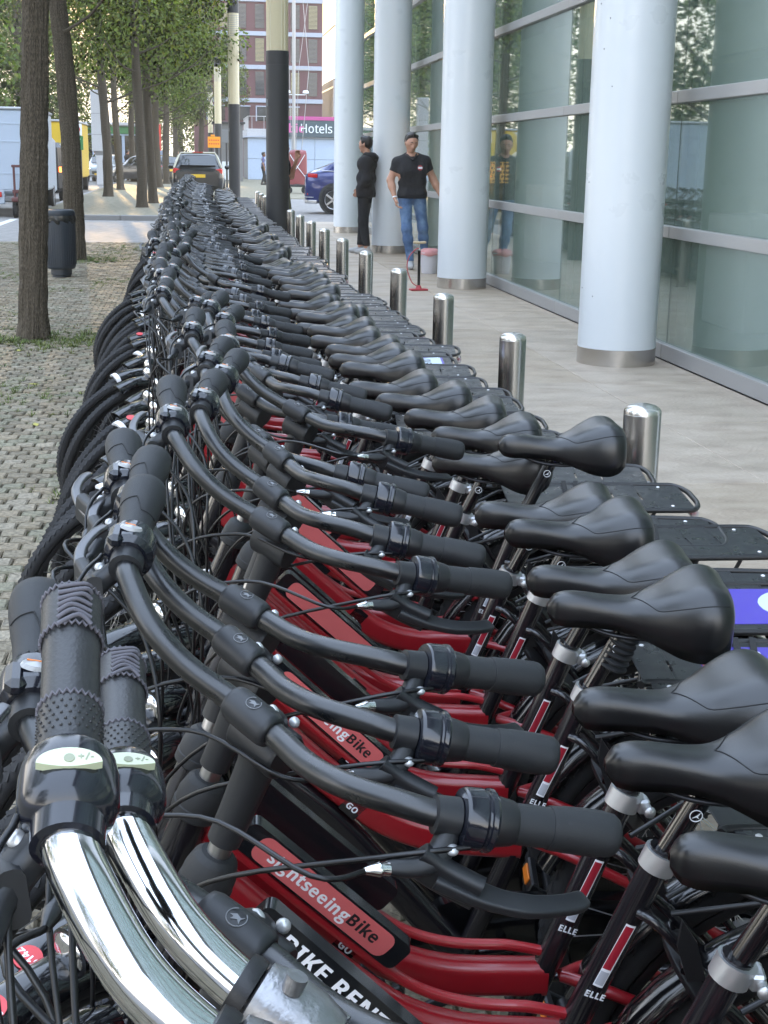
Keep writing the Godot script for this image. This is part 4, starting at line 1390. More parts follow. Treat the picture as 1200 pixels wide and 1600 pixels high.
func make_ground() -> void:
	struct("ground", flat(-300, 300, -520, 60, -0.06, 0.3), M.asphalt)
	struct("road", flat(-40, 60, -33.0, -24.3, -0.02, 0.035), M.asphalt)
	struct("side_road", flat(-40, -3.82, -200, -33.004, -0.02, 0.035), M.asphalt)
	struct("cross_road", flat(1.55, 60, -52, -33.004, -0.02, 0.035), M.asphalt)
	struct("far_pavement", flat(1.55, 30, -200, -52.004, 0.0, 0.05), M.median_paving)
	struct("road_marking", flat(-4.1, -3.93, -33.0, -25.0, -0.0155, 0.004), M.road_paint)
	var med := struct("median", flat(-3.7, 1.43, -200, -33.16, 0.085, 0.14), M.median_paving)
	med.name = "median"
	var k := mb()
	for i in 5:
		k.box(Vector3(-3.18 + i * 1.03, 0.03, -33.08), Vector3(1.02, 0.14, 0.15), 0.015)
	for i in 30:
		k.box(Vector3(-3.76, 0.03, -33.5 - i * 1.0), Vector3(0.12, 0.14, 0.99), 0.012)
		k.box(Vector3(1.49, 0.03, -33.5 - i * 1.0), Vector3(0.12, 0.14, 0.99), 0.012)
	struct("kerb", k, M.kerb_stone)
	make_setts()
	make_plaza()

func make_setts() -> void:
	var bed := struct("cobbled_pavement", flat(-7.0, 0.93, -24.3, 2.5, -0.016, 0.06), M.joint_soil)
	var shapes := []
	for k in 4:
		var b := mb()
		var sx := 0.091 + 0.0015 * k
		b.box(Vector3(0, -0.02, 0), Vector3(sx, 0.045, 0.0945), 0.006, Basis(Vector3(1, 0, 0.3 * (k - 1.5)).normalized(), 0.015 * (k - 1.5)))
		for i in b.v.size():
			if b.v[i].y > -0.002:
				b.v[i].y += rng.randf_range(-0.0015, 0.0015)
		shapes.append(b.mesh())
	var cells := []
	var row := 0
	var z := 2.4
	while z > -24.28:
		var x := -6.95 + (0.05 if row % 2 else 0.0) + rng.randf_range(0.0, 0.01)
		while x < 0.88:
			# wavering courses, a few sunk stones
			var zz := z + 0.012 * sin(x * 1.7 + row * 0.05) + rng.randfn(0, 0.0025)
			var y := -0.002 + rng.randfn(0, 0.0018)
			if rng.randf() < 0.03:
				y -= 0.006
			var xf := Transform3D(Basis.from_euler(Vector3(rng.randfn(0, 0.014), rng.randfn(0, 0.022), rng.randfn(0, 0.014))), Vector3(x + 0.05, y, zz))
			cells.append([xf, rng.randi() % 4, rng.randi() % 5, rng.randf_range(0.78, 1.16)])
			x += 0.1005
		z -= 0.1008
		row += 1
	# the stones that show largest in the photograph: left of the bicycles, nearest first
	var near := []
	for i in cells.size():
		var p: Vector3 = cells[i][0].origin
		var left := -0.418 * -p.z + 0.129 * -p.z + 0.06
		if p.x < -0.62 - 0.02 * p.z * 0.0 and p.z < -3.4 and p.x > left - 0.1:
			near.append([-p.z, i])
	near.sort_custom(func(a, b): return a[0] < b[0] or (a[0] == b[0] and a[1] < b[1]))
	var single := {}
	for k in mini(296, near.size()):
		single[near[k][1]] = true
	for i in single.keys():
		var c: Array = cells[i]
		obj("sett", shapes[c[1]], M["sett_%d" % c[2]], bed, c[0])
	for k in 4:
		var list := []
		for i in cells.size():
			if cells[i][1] == k and not single.has(i):
				list.append(i)
		var mm := MultiMesh.new()
		mm.transform_format = MultiMesh.TRANSFORM_3D
		mm.use_colors = true
		mm.mesh = shapes[k]
		mm.instance_count = list.size()
		for j in list.size():
			var c: Array = cells[list[j]]
			mm.set_instance_transform(j, c[0])
			var base: Color = (M["sett_%d" % c[2]] as StandardMaterial3D).albedo_color.srgb_to_linear()
			mm.set_instance_color(j, Color(base.r * c[3], base.g * c[3], base.b * c[3]))
		var o := MultiMeshInstance3D.new()
		o.name = "sett_field"
		o.multimesh = mm
		o.material_override = M.sett_field
		bed.add_child(o, true)
		o.set_meta("kind", "stuff")
	# moss and grass in the joints, thick round the trees
	var blade := mb()
	blade.tinted = true
	for k in 9:
		var a := TAU * k / 9.0 + rng.randf() * 0.5
		var l := rng.randf_range(0.02, 0.05)
		var d := Vector3(cos(a), 0, sin(a))
		var s := Vector3(-d.z, 0, d.x) * 0.003
		var r0 := d * rng.randf() * 0.018
		blade.tint = Color(1, 1, 1) * rng.randf_range(0.7, 1.2)
		blade.quad(r0 - s, r0 + s, r0 + d * l * 0.45 + Vector3(0, l * 0.6, 0) + s * 0.7, r0 + d * l * 0.45 + Vector3(0, l * 0.6, 0) - s * 0.7)
		blade.quad(r0 + d * l * 0.45 + Vector3(0, l * 0.6, 0) - s * 0.7, r0 + d * l * 0.45 + Vector3(0, l * 0.6, 0) + s * 0.7, r0 + d * l + Vector3(0, l * 0.8, 0) + s * 0.1, r0 + d * l + Vector3(0, l * 0.8, 0) - s * 0.1)
	var mn := noise(0.55, 3, FastNoiseLite.TYPE_SIMPLEX, 5)
	var spots := []
	for i in 90000:
		var p := Vector3(rng.randf_range(-4.5, -0.4), -0.008, rng.randf_range(-24.0, -3.5))
		# on a joint
		if rng.randf() < 0.5:
			p.x = roundf(p.x / 0.1005) * 0.1005 + rng.randfn(0, 0.004)
		else:
			p.z = 2.35 - roundf((2.35 - p.z) / 0.1008) * 0.1008 + rng.randfn(0, 0.004)
		var want := clampf(mn.get_noise_2d(p.x * 1.2, p.z * 0.6) * 2.2 - 0.32, 0.0, 1.0) * 0.5
		for tr in [Vector2(-1.2, -11.3), Vector2(-1.6, -20.1), Vector2(-1.5, -8.6), Vector2(-2.4, -12.5)]:
			want = maxf(want, 2.2 * exp(-(Vector2(p.x, p.z) - tr).length_squared() / 0.3) * clampf(0.75 + mn.get_noise_2d(p.x * 9.0, p.z * 5.0) * 3.0, 0.0, 1.0))
		if rng.randf() < want * 0.32:
			spots.append(p)
	var mm2 := MultiMesh.new()
	mm2.transform_format = MultiMesh.TRANSFORM_3D
	mm2.use_colors = true
	mm2.mesh = blade.mesh()
	mm2.instance_count = spots.size()
	for j in spots.size():
		var sc := rng.randf_range(0.4, 1.15)
		if (Vector2(spots[j].x, spots[j].z) - Vector2(-1.15, -11.2)).length() < 0.55 or (Vector2(spots[j].x, spots[j].z) - Vector2(-1.5, -20.0)).length() < 0.6:
			sc *= 1.45
		mm2.set_instance_transform(j, Transform3D(Basis(Vector3.UP, rng.randf() * TAU).scaled(Vector3(sc, sc * rng.randf_range(0.45, 0.95), sc)), spots[j]))
		var t := rng.randf()
		mm2.set_instance_color(j, Color(lerpf(0.07, 0.13, t), lerpf(0.115, 0.155, t), 0.025))
	var gm := mat("grass", Color.WHITE, 0.8)
	gm.vertex_color_use_as_albedo = true
	var go := MultiMeshInstance3D.new()
	go.name = "weeds"
	go.multimesh = mm2
	go.material_override = gm
	add_child(go)
	go.set_meta("kind", "stuff")
	tag(go, "short green weeds and moss growing between the cobbles", "weeds")
	# a few fallen leaves
	var which := 0
	for q in [[-1.42, -5.3], [-0.98, -5.9], [-1.15, -7.2], [-0.86, -7.6], [-1.5, -6.6], [-1.02, -9.0], [-1.3, -10.6], [-0.95, -10.9], [-1.7, -8.2], [-1.32, -4.7]]:
		var lf := mb()
		var c := Vector3(q[0], 0.006, q[1])
		var a := rng.randf() * TAU
		var d := Vector3(cos(a), 0.1, sin(a)) * 0.035
		var s := Vector3(-sin(a), 0.12, cos(a)) * 0.018
		lf.quad(c - d, c + s * 0.9 - d * 0.1, c + d, c - s + d * 0.1)
		var o := obj("fallen_leaf", lf, M.leaf_yellow)
		tag(o, "small yellow fallen leaf on the cobbles, %s" % ["near the lower left frame edge", "just left of the near front wheels", "left of the front wheels, a little further off", "closest to the middle front wheels", "midway between the left edge and the wheels", "just before the nearest tree trunk", "in front of the nearest tree trunk base", "right of the nearest tree trunk base", "out by the left edge before the tree", "lowest and nearest in the picture"][which], "leaf", "fallen leaves on the cobbles")
		which += 1

func make_plaza() -> void:
	var bed := struct("plaza", flat(0.935, 3.5, -33.0, 3.0, -0.022, 0.05), M.joint_dark)
	var shapes := []
	for w in [0.842, 0.858, 0.862]:
		shapes.append(mb().box(Vector3(0, -0.011, 0), Vector3(w - 0.005, 0.022, 1.495), 0.003).mesh())
	var x := 0.935
	for c in 3:
		var w: float = [0.842, 0.858, 0.862][c]
		for r in 24:
			var o := obj("paving_slab", shapes[c], [M.plaza_stone, M.plaza_stone_b, M.plaza_stone_c][rng.randi() % 3], bed)
			o.position = Vector3(x + w / 2, rng.randfn(0, 0.0005), 2.25 - 1.5 * r)
		x += w

# ------------------------------------------------------------------ bollards, lamp posts, bin
func make_bollards() -> void:
	var proto: Node3D
	var words := ["nearest", "second nearest", "third nearest", "fourth nearest", "fifth nearest", "sixth nearest", "seventh nearest", "eighth nearest", "ninth nearest", "tenth nearest", "first past the dark lamp post", "second past the dark lamp post", "third past the dark lamp post", "fourth past the dark lamp post"]
	var zs := []
	for k in 10:
		zs.append(-3.58 - 1.592 * k)
	zs.append_array([-23.0, -24.4, -26.1, -27.6])
	for k in zs.size():
		var o: Node3D
		if k == 0:
			o = thing("bollard", "", "bollard")
			obj("tube", mb().lathe([Vector2(0.051, 0.0), Vector2(0.051, 0.772), Vector2(0.0500, 0.7735)], 40, Transform3D(), 50.0), M.stainless, o)
			obj("cap", mb().lathe([Vector2(0.0495, 0.7735), Vector2(0.0512, 0.7745), Vector2(0.0505, 0.782), Vector2(0.047, 0.789), Vector2(0.036, 0.796), Vector2(0.018, 0.8005), Vector2(0.0, 0.802)], 40, Transform3D(), 60.0), M.stainless, o)
			obj("base_ring", mb().lathe([Vector2(0.051, 0.0005), Vector2(0.075, 0.0005), Vector2(0.074, 0.006), Vector2(0.051, 0.0075)], 32), M.stainless, o)
			proto = o
		else:
			o = proto.duplicate()
			o.name = numbered("bollard")
			add_child(o, true)
		o.transform = Transform3D(Basis(Vector3.UP, k * 1.3) * Basis(Vector3.RIGHT, rng.randfn(0, 0.004)), Vector3(1.2 + 0.0022 * -zs[k] + rng.randfn(0, 0.004), 0, zs[k]))
		var side: String = words[k] + (" in the line" if k >= 10 else " of the line")
		tag(o, "stainless steel bollard beside the bicycles, %s" % side, "bollard", "steel bollards along the plaza")

func make_posts() -> void:
	var proto: Node3D
	var names := ["large dark lamp post with cream upper half, nearest, beside the bollards", "second lamp post behind the nearest, cream tube with dark cap", "third slim lamp post further along, beside the orange sign", "fourth lamp post behind the orange sign", "fifth lamp post, small, far down the street", "sixth and farthest lamp post, almost hidden behind the fifth"]
	var zs := [-20.9, -41.9, -66.5, -92.0, -117.0, -142.0]
	for k in zs.size():
		var o: Node3D
		if k == 0:
			o = thing("lamp_post", "", "lamp post")
			obj("base", mb().lathe([Vector2(0.0, -0.02), Vector2(0.166, -0.02), Vector2(0.166, 2.72), Vector2(0.163, 2.722), Vector2(0.163, 2.73), Vector2(0.166, 2.732), Vector2(0.166, 2.905), Vector2(0.161, 2.915), Vector2(0.0, 2.915)], 40), M.post_dark, o)
			obj("light_tube", mb().lathe([Vector2(0.0, 2.916), Vector2(0.158, 2.916), Vector2(0.158, 5.4), Vector2(0.0, 5.4)], 40), M.post_cream, o)
			for a in [0.9, 1.25, 2.3, 4.4]:
				obj("tube_seam", mb().box(Vector3(cos(a) * 0.158, 4.15, sin(a) * 0.158), Vector3(0.012, 2.46, 0.008), 0.002, Basis(Vector3.UP, -a)), M.post_seam, o)
			obj("top_cap", mb().lathe([Vector2(0.0, 5.4), Vector2(0.163, 5.401), Vector2(0.163, 5.8), Vector2(0.15, 5.82), Vector2(0.0, 5.82)], 32), M.post_dark, o)
			var fins := mb()
			for i in 12:
				fins.ring([Vector2(0.162, 0.005), Vector2(0.157, 0.005), Vector2(0.157, -0.005), Vector2(0.162, -0.005)], 24, Transform3D(Basis(), Vector3(0, 4.78 + 0.05 * i, 0)))
			obj("louvre", fins, M.band_white, o)
			obj("small_hatch", mb().box(Vector3(-0.15, 2.2, 0.075), Vector3(0.012, 0.1, 0.05), 0.003, Basis(Vector3.UP, 0.5)), M.panel_grey, o)
			proto = o
		else:
			o = proto.duplicate()
			o.name = numbered("lamp_post")
			add_child(o, true)
		o.position = Vector3(1.25, 0.0, zs[k])
		tag(o, names[k], "lamp post", "lamp posts along the street")

func make_bin() -> void:
	var t := thing("litter_bin", "dark blue barrel litter bin with black bag behind the nearest tree trunk", "litter bin", Vector3(-1.57, 0, -17.25))
	var body := mb().lathe([Vector2(0.0, 0.1), Vector2(0.155, 0.1), Vector2(0.168, 0.112), Vector2(0.175, 0.14), Vector2(0.181, 0.4), Vector2(0.183, 0.66), Vector2(0.179, 0.668), Vector2(0.176, 0.67), Vector2(0.0, 0.67)], 40)
	obj("barrel", body, M.bin_blue, t)
	var ribs := mb()
	for k in 40:
		var a := TAU * k / 40
		ribs.box(Vector3(cos(a) * 0.1815, 0.4, sin(a) * 0.1815), Vector3(0.004, 0.5, 0.012), 0.001, Basis(Vector3.UP, -a))
	obj("rib", ribs, M.bin_blue, t)
	obj("lid_rim", mb().lathe([Vector2(0.0, 0.71), Vector2(0.176, 0.715), Vector2(0.184, 0.73), Vector2(0.184, 0.765), Vector2(0.17, 0.79), Vector2(0.13, 0.795), Vector2(0.125, 0.78), Vector2(0.0, 0.775)], 40), M.bin_blue, t)
	var rows := []
	for j in 4:
		var row := PackedVector3Array()
		for k in 48:
			var a := TAU * k / 48
			var r: float = [0.180, 0.186, 0.187, 0.181][j] + 0.006 * sin(a * 11.0 + j) * (0.3 if j == 0 else 1.0)
			row.append(Vector3(cos(a) * r, [0.735, 0.70, 0.665, 0.635 + 0.012 * sin(a * 7.0)][j], sin(a) * r))
		rows.append(row)
	obj("bin_bag", mb().grid(rows, true, false), M.bag_black, t)
	obj("foot", mb().lathe([Vector2(0.0, 0.0), Vector2(0.11, 0.0), Vector2(0.11, 0.02), Vector2(0.125, 0.03), Vector2(0.125, 0.1), Vector2(0.0, 0.1)], 28), M.bin_blue, t)

func make_tools() -> void:
	var t := thing("floor_pump", "black and red bicycle floor pump with wooden handle standing before the column", "pump", Vector3(2.53, 0, -15.65), 0.15)
	obj("foot_plate", mb().box(Vector3(0, 0.012, 0), Vector3(0.2, 0.02, 0.1), 0.004), M.pump_red, t)
	obj("foot_boss", mb().lathe([Vector2(0.0, 0.0225), Vector2(0.04, 0.0225), Vector2(0.03, 0.04), Vector2(0.022, 0.06), Vector2(0.0, 0.06)], 16), M.pump_red, t)
	obj("barrel", mb().cyl(Vector3(0, 0.06, 0), Vector3(0, 0.45, 0), 0.0165, 16), M.gloss_black, t)
	obj("collar", mb().cyl(Vector3(0, 0.45, 0), Vector3(0, 0.475, 0), 0.019, 16), M.alu, t)
	obj("rod", mb().cyl(Vector3(0, 0.475, 0), Vector3(0, 0.525, 0), 0.006, 8), M.steel, t)
	obj("handle", mb().tube([Vector3(-0.075, 0.535, 0), Vector3(-0.06, 0.537, 0), Vector3(0, 0.533, 0), Vector3(0.06, 0.537, 0), Vector3(0.075, 0.535, 0)], [0.01, 0.0155, 0.014, 0.0155, 0.01], 12), M.wood_pale, t)
	obj("hose", mb().tube(spline([Vector3(-0.02, 0.05, 0.01), Vector3(-0.09, 0.1, 0.02), Vector3(-0.15, 0.25, 0.03), Vector3(-0.13, 0.38, 0.03), Vector3(-0.05, 0.46, 0.02), Vector3(-0.012, 0.47, 0.01)], 8), 0.006, 8), M.pump_red, t)
	var b := thing("bucket", "white bucket with a pink rag beside the man, half behind the column", "bucket", Vector3(3.06, 0, -18.1))
	obj("pail", mb().lathe([Vector2(0.0, 0.0), Vector2(0.095, 0.0), Vector2(0.1, 0.008), Vector2(0.122, 0.26), Vector2(0.127, 0.262), Vector2(0.127, 0.272), Vector2(0.116, 0.272), Vector2(0.092, 0.02), Vector2(0.0, 0.02)], 24), M.bucket_white, b)
	obj("bail", mb().tube(arc_pts(Vector3(0, 0.255, 0.0), 0.126, 190, 350, 14), 0.003, 5), M.steel, b)
	var rag := mb()
	var rows := []
	for j in 6:
		var row := PackedVector3Array()
		for k in 20:
			var a := TAU * k / 20
			var r: float = [0.02, 0.08, 0.112, 0.13, 0.134, 0.132][j] * (1.0 + 0.06 * sin(a * 3 + j))
			row.append(Vector3(cos(a) * r, [0.315, 0.312, 0.298, 0.277, 0.25, 0.235][j] + 0.012 * sin(a * 4.0 + j * 0.8), sin(a) * r))
		rows.append(row)
	rag.grid(rows, true, false)
	obj("rag", rag, M.rag_pink, b)

# ------------------------------------------------------------------ buildings
func make_facade() -> void:
	var t := thing("glass_building", "tall glass fronted building with horizontal metal rails behind round columns", "building", Vector3(3.55, 0, 0))
	var z0 := 5.9
	var bays := 12
	var rows := 11
	var ys := [0.12]
	for r in range(1, rows + 1):
		ys.append(0.945 + 0.9635 * (r - 1))
	for k in bays:
		var zc := z0 - 3.2 * k - 1.6
		for r in rows:
			var ya: float = ys[r] + (0.0 if r == 0 else 0.044)
			var yb: float = ys[r + 1] - 0.044
			# two sheets to a bay, meeting at a slim joint
			obj("pane", mb().box(Vector3(0, (ya + yb) / 2, zc), Vector3(0.012, yb - ya - 0.002, 3.176)), M.facade_glass, t)
		obj("mullion", mb().box(Vector3(0.03, 5.3, zc - 1.6), Vector3(0.05, 10.4, 0.02), 0.003), M.joint_black, t)
		obj("glass_fin", mb().box(Vector3(0.09, 5.3, zc - 1.6 + 0.12), Vector3(0.012, 10.3, 0.012)), M.joint_black, t)
		for r in range(1, rows + 1):
			obj("rail", mb().box(Vector3(-0.012, ys[r], zc), Vector3(0.07, 0.086, 3.194), 0.004), M.mullion, t)
			obj("rail_core", mb().box(Vector3(0.045, ys[r], zc), Vector3(0.042, 0.05, 3.19)), M.joint_black, t)
		obj("base_rail", mb().box(Vector3(-0.01, 0.062, zc), Vector3(0.075, 0.116, 3.194), 0.004), M.mullion, t)
	# the hall behind the glass
	var far := 0.0 + z0 - 3.2 * bays
	obj("floor", mb().box(Vector3(3.2, -0.02, (z0 + far) / 2), Vector3(6.2, 0.06, z0 - far)), M.interior_floor, t)
	obj("back_wall", mb().box(Vector3(6.0, 5.4, (z0 + far) / 2), Vector3(0.2, 10.8, z0 - far)), M.interior_dark, t)
	obj("gallery", mb().box(Vector3(2.3, 3.05, (z0 + far) / 2), Vector3(0.12, 0.9, z0 - far - 0.6)), M.interior_wall, t)
	obj("gallery_floor", mb().box(Vector3(4.15, 2.6, (z0 + far) / 2), Vector3(3.58, 0.14, z0 - far - 0.6)), M.interior_wall, t)
	obj("upper_floor", mb().box(Vector3(3.0, 6.55, (z0 + far) / 2), Vector3(5.7, 0.3, z0 - far - 0.3)), M.interior_wall, t)
	obj("end_wall", mb().box(Vector3(3.1, 5.4, far - 0.1), Vector3(6.3, 10.8, 0.18)), M.concrete_pale, t)
	obj("near_wall", mb().box(Vector3(3.1, 5.4, z0 + 0.1), Vector3(6.3, 10.8, 0.18)), M.interior_dark, t)
	obj("roof", mb().box(Vector3(2.7, 10.95, (z0 + far) / 2), Vector3(6.9, 0.35, z0 - far + 0.5), 0.03), M.concrete_pale, t)
	for q in [[1.5, -9.2, 1.3], [1.4, -12.0, 1.0], [2.2, -7.2, 0.95], [1.7, -20.5, 1.1]]:
		var d := obj("reception_desk", mb().box(Vector3(q[0], q[2] / 2 + 0.012, q[1]), Vector3(0.5, q[2], 1.0), 0.02), M.bucket_white, t)
		d.set_meta("label", "pale block standing behind the glass")
	# columns
	var proto: Node3D
	var names := ["pale round column outside the right edge of the view", "widest pale round column, nearest the camera, with steel base ring", "second pale round column, beside the standing floor pump", "third pale round column behind the two standing men", "fourth and farthest pale round column, beside the blue car"]
	for k in 5:
		var c: Node3D
		if k == 0:
			c = thing("round_column", "", "column")
			obj("shaft", mb().lathe([Vector2(0.0, 0.12), Vector2(0.286, 0.12), Vector2(0.286, 10.6), Vector2(0.0, 10.6)], 72), M.column_white, c)
			obj("steel_ring", mb().lathe([Vector2(0.0, 0.001), Vector2(0.288, 0.001), Vector2(0.288, 0.121), Vector2(0.2855, 0.123), Vector2(0.0, 0.123)], 72), M.stainless, c)
			proto = c
		else:
			c = proto.duplicate()
			c.name = numbered("round_column")
			add_child(c, true)
		c.position = Vector3(3.1, 0, -3.82 - 6.115 * k)
		c.rotation.y = k * 1.1
		tag(c, names[k], "column", "round columns before the glass building")
	var first: Node = get_node("round_column_001")
	for q in [[2.2, 2.62], [2.5, 2.4], [2.85, 2.5], [2.65, 2.2], [2.35, 1.95], [3.0, 1.3], [2.6, 0.5], [3.1, 0.55]]:
		var a: float = q[0] - first.rotation.y * 0.0
		var dir := Vector3(cos(a), 0, sin(a)).rotated(Vector3.UP, -first.rotation.y)
		obj("dark_speck", mb().ball(dir * 0.286 + Vector3(0, q[1], 0), Vector3(0.004, 0.005, 0.004), 6), M.joint_black, first)
	# the gold lamp in the hall
	var l := thing("gold_lamp", "glowing gold drum floor lamp behind the glass beside the second column", "lamp", Vector3(4.45, 0.01, -20.6))
	obj("lamp_shade", mb().lathe([Vector2(0.17, 1.12), Vector2(0.18, 1.12), Vector2(0.18, 1.42), Vector2(0.17, 1.42)], 28), M.gold_glow, l)
	var studs := mb()
	for r in 5:
		for k in 22:
			var a := TAU * (k + 0.5 * (r % 2)) / 22
			studs.ball(Vector3(cos(a) * 0.182, 1.15 + 0.06 * r, sin(a) * 0.182), Vector3(0.018, 0.02, 0.018), 6)
	obj("shade_studs", studs, M.gold_metal, l)
	obj("lamp_stem", mb().cyl(Vector3(0, 0.02, 0), Vector3(0, 1.12, 0), 0.11, 24), M.gold_metal, l)
	obj("lamp_base", mb().cyl(Vector3(0, 0, 0), Vector3(0, 0.02, 0), 0.16, 24), M.gold_metal, l)
	var om := OmniLight3D.new()
	om.name = "gold_lamp_glow"
	om.position = Vector3(4.22, 1.28, -20.6)
	om.light_energy = 0.25
	om.light_color = Color(1.0, 0.75, 0.4)
	om.light_size = 0.1
	om.omni_range = 12.0
	om.omni_attenuation = 2.0
	om.shadow_enabled = true
	add_child(om)

func make_annex() -> void:
	var t := thing("lattice_building", "tall glass building end with close vertical bars above the blue car", "building", Vector3(11.2, 0, -118.5))
	obj("core", mb().box(Vector3(5.1, 20, 0), Vector3(10.0, 40, 11)), M.interior_dark, t)
	for r in 8:
		obj("pane", mb().box(Vector3(0.05, 9.5 + 4.0 * r, 0), Vector3(0.02, 3.9, 11)), M.annex_glass, t)
	for k in 13:
		obj("bar", mb().box(Vector3(-0.02, 3.75, -5.4 + 0.9 * k), Vector3(0.12, 7.4, 0.12), 0.01), M.mullion, t)
	for y in [2.2, 4.6, 6.9]:
		obj("cross_rail", mb().box(Vector3(0.01, y, 0), Vector3(0.16, 0.14, 11.1), 0.01), M.mullion, t)

func make_hotel() -> void:
	var t := thing("plum_building", "plum coloured apartment block with white floor bands and slatted blinds", "building", Vector3(7.38, 0.32, -110))
	t.scale = Vector3.ONE * 0.777
	obj("wall", mb().box(Vector3(-2.9, 15.8, -4), Vector3(12.5, 32.4, 8)), M.brick_plum, t)
	var bands := [6.85, 9.95, 13.05, 16.15, 19.25, 22.35]
	for y in bands:
		obj("floor_band", mb().box(Vector3(-2.9, y, 0.08), Vector3(12.6, 0.4, 0.2), 0.02), M.band_white, t)
	var pane := mb().box(Vector3(0, 0, 0.03), Vector3(0.86, 2.2, 0.08), 0.01).mesh()
	var slats := mb()
	for i in 18:
		slats.box(Vector3(0, -1.0 + 0.118 * i, 0.1), Vector3(0.84, 0.05, 0.04), 0.0, Basis(Vector3.RIGHT, 0.5))
	var sm := slats.mesh()
	for f in 5:
		for k in 7:
			var x := -7.9 + 1.72 * k
			var w := obj("window", pane, M.glass_dark, t)
			w.position = Vector3(x, bands[f] + 1.6, 0)
			obj("blind", sm, M.blind_warm if (k + f * 2) % 5 == 0 else M.blind_grey, w)
	for k in 4:
		var g := obj("ground_window", mb().box(Vector3(-7 + 2.4 * k, 5.6, 0.05), Vector3(1.7, 1.3, 0.12), 0.02), M.glass_dark, t)
		obj("window_frame", mb().box(Vector3(-7 + 2.4 * k, 6.3, 0.1), Vector3(1.9, 0.12, 0.14), 0.02).box(Vector3(-7.9 + 2.4 * k, 5.6, 0.1), Vector3(0.12, 1.4, 0.14), 0.02), M.band_white, g)
	# the low building with the sign
	var b := thing("low_building", "low pale blue panelled building carrying a dark hotel sign", "building", Vector3(3.75, 0, -96))
	obj("core", mb().box(Vector3(3.7, 1.36, -4.1), Vector3(7.3, 2.72, 8)), M.panel_grey, b)
	for k in 5:
		for r in 2:
			obj("panel", mb().box(Vector3(0.75 + 1.5 * k, 0.68 + 1.36 * r, -0.06), Vector3(1.48, 1.34, 0.08), 0.01), M.panel_blue, b)
	for k in 10:
		obj("side_panel", mb().box(Vector3(0.02, 1.36, -0.5 - 0.75 * k), Vector3(0.06, 2.7, 0.72), 0.01), M.panel_grey, b)
	obj("parapet", mb().box(Vector3(3.7, 3.05, -4.15), Vector3(7.5, 0.5, 8.0), 0.03), M.concrete_pale, b)
	obj("ledge", mb().box(Vector3(3.65, 2.76, -4.05), Vector3(7.7, 0.08, 8.4), 0.02), M.band_white, b)
	var rl := mb()
	for k in 9:
		rl.box(Vector3(0.05, 3.7, -0.1 - k), Vector3(0.04, 0.8, 0.04))
	rl.box(Vector3(0.05, 4.1, -4.1), Vector3(0.05, 0.05, 8.1))
	for k in 4:
		rl.box(Vector3(0.3 + 0.8 * k, 3.7, -0.05), Vector3(0.04, 0.8, 0.04))
	rl.box(Vector3(1.55, 4.1, -0.05), Vector3(2.9, 0.05, 0.05))
	obj("railing", rl, M.mullion, b)
	var s := thing("hotel_sign", "dark teal hotel sign with pink and white lettering under a magenta strip", "sign", Vector3(7.75, 2.82, -95.8))
	obj("board", mb().box(Vector3(0.0, 0.54, 0), Vector3(4.4, 1.08, 0.16), 0.01), M.sign_teal, s)
	obj("top_strip", mb().box(Vector3(0.0, 1.2, 0.02), Vector3(4.42, 0.24, 0.2), 0.01), M.sign_magenta, s)
	lettering("pink_lettering", "ebic", 0.55, M.sign_pink, s, Transform3D(Basis(), Vector3(-1.02, 0.53, 0.09)), true, 0.03)
	lettering("white_lettering", "Hotels", 0.55, M.sign_white, s, Transform3D(Basis(), Vector3(0.57, 0.53, 0.09)), false, 0.03)
	# mast with rigging
	var m := thing("mast", "slender grey mast with spreaders and stay wires before the plum building", "mast", Vector3(6.55, 0, -92))
	obj("pole", mb().cyl(Vector3(0, 0, 0), Vector3(0.0, 16, 0), 0.11, 10), M.mullion, m)
	var wr := mb()
	for y in [6.9, 11.6]:
		wr.box(Vector3(0, y, 0), Vector3(1.9, 0.07, 0.07))
	obj("spreader", wr, M.mullion, m)
	var stays := mb()
	for sx in [-1, 1]:
		stays.tube([Vector3(0.35 * sx, 0.3, 0), Vector3(0.95 * sx, 6.9, 0), Vector3(0.5 * sx, 11.6, 0), Vector3(0.05 * sx, 16, 0)], 0.022, 4)
		stays.tube([Vector3(0.1 * sx, 0.3, 0), Vector3(0.3 * sx, 6.9, 0), Vector3(0.95 * sx, 11.6, 0), Vector3(0.05 * sx, 16, 0)], 0.018, 4)
	obj("stay_wire", stays, M.mullion, m)
	var lamps := mb()
	for sx in [-0.4, 0.75]:
		lamps.lathe([Vector2(0.0, 0.0), Vector2(0.2, 0.06), Vector2(0.16, 0.22), Vector2(0.0, 0.24)], 12, Transform3D(Basis(), Vector3(sx, 5.4, 0)))
	lamps.box(Vector3(0.15, 5.36, 0), Vector3(1.2, 0.05, 0.05))
	obj("mast_lamp", lamps, M.sign_white, m)
	# the dark glazed kiosk behind the posts
	var k := thing("dark_kiosk", "dark grey flat roofed kiosk with glazing behind the lamp posts", "kiosk", Vector3(2.3, 0, -88))
	obj("body", mb().box(Vector3(0, 1.7, -1.5), Vector3(1.7, 3.4, 3.0), 0.03), M.panel_grey, k)
	obj("window", mb().box(Vector3(0.3, 2.3, 0.01), Vector3(0.7, 0.9, 0.06), 0.01), M.glass_dark, k)
	obj("white_board", mb().box(Vector3(0.0, 0.62, 0.03), Vector3(1.3, 1.1, 0.08), 0.01), M.sign_white, k)
	obj("roof_slab", mb().box(Vector3(0, 3.46, -1.5), Vector3(2.0, 0.12, 3.3), 0.02), M.post_dark, k)
	var o := thing("orange_sign", "orange sign with two dark lines fixed to the lamp post", "sign", Vector3(1.03, 0, -64.9))
	obj("plate", mb().box(Vector3(0.0, 2.07, 0), Vector3(0.56, 0.48, 0.03), 0.01), M.sign_orange, o)
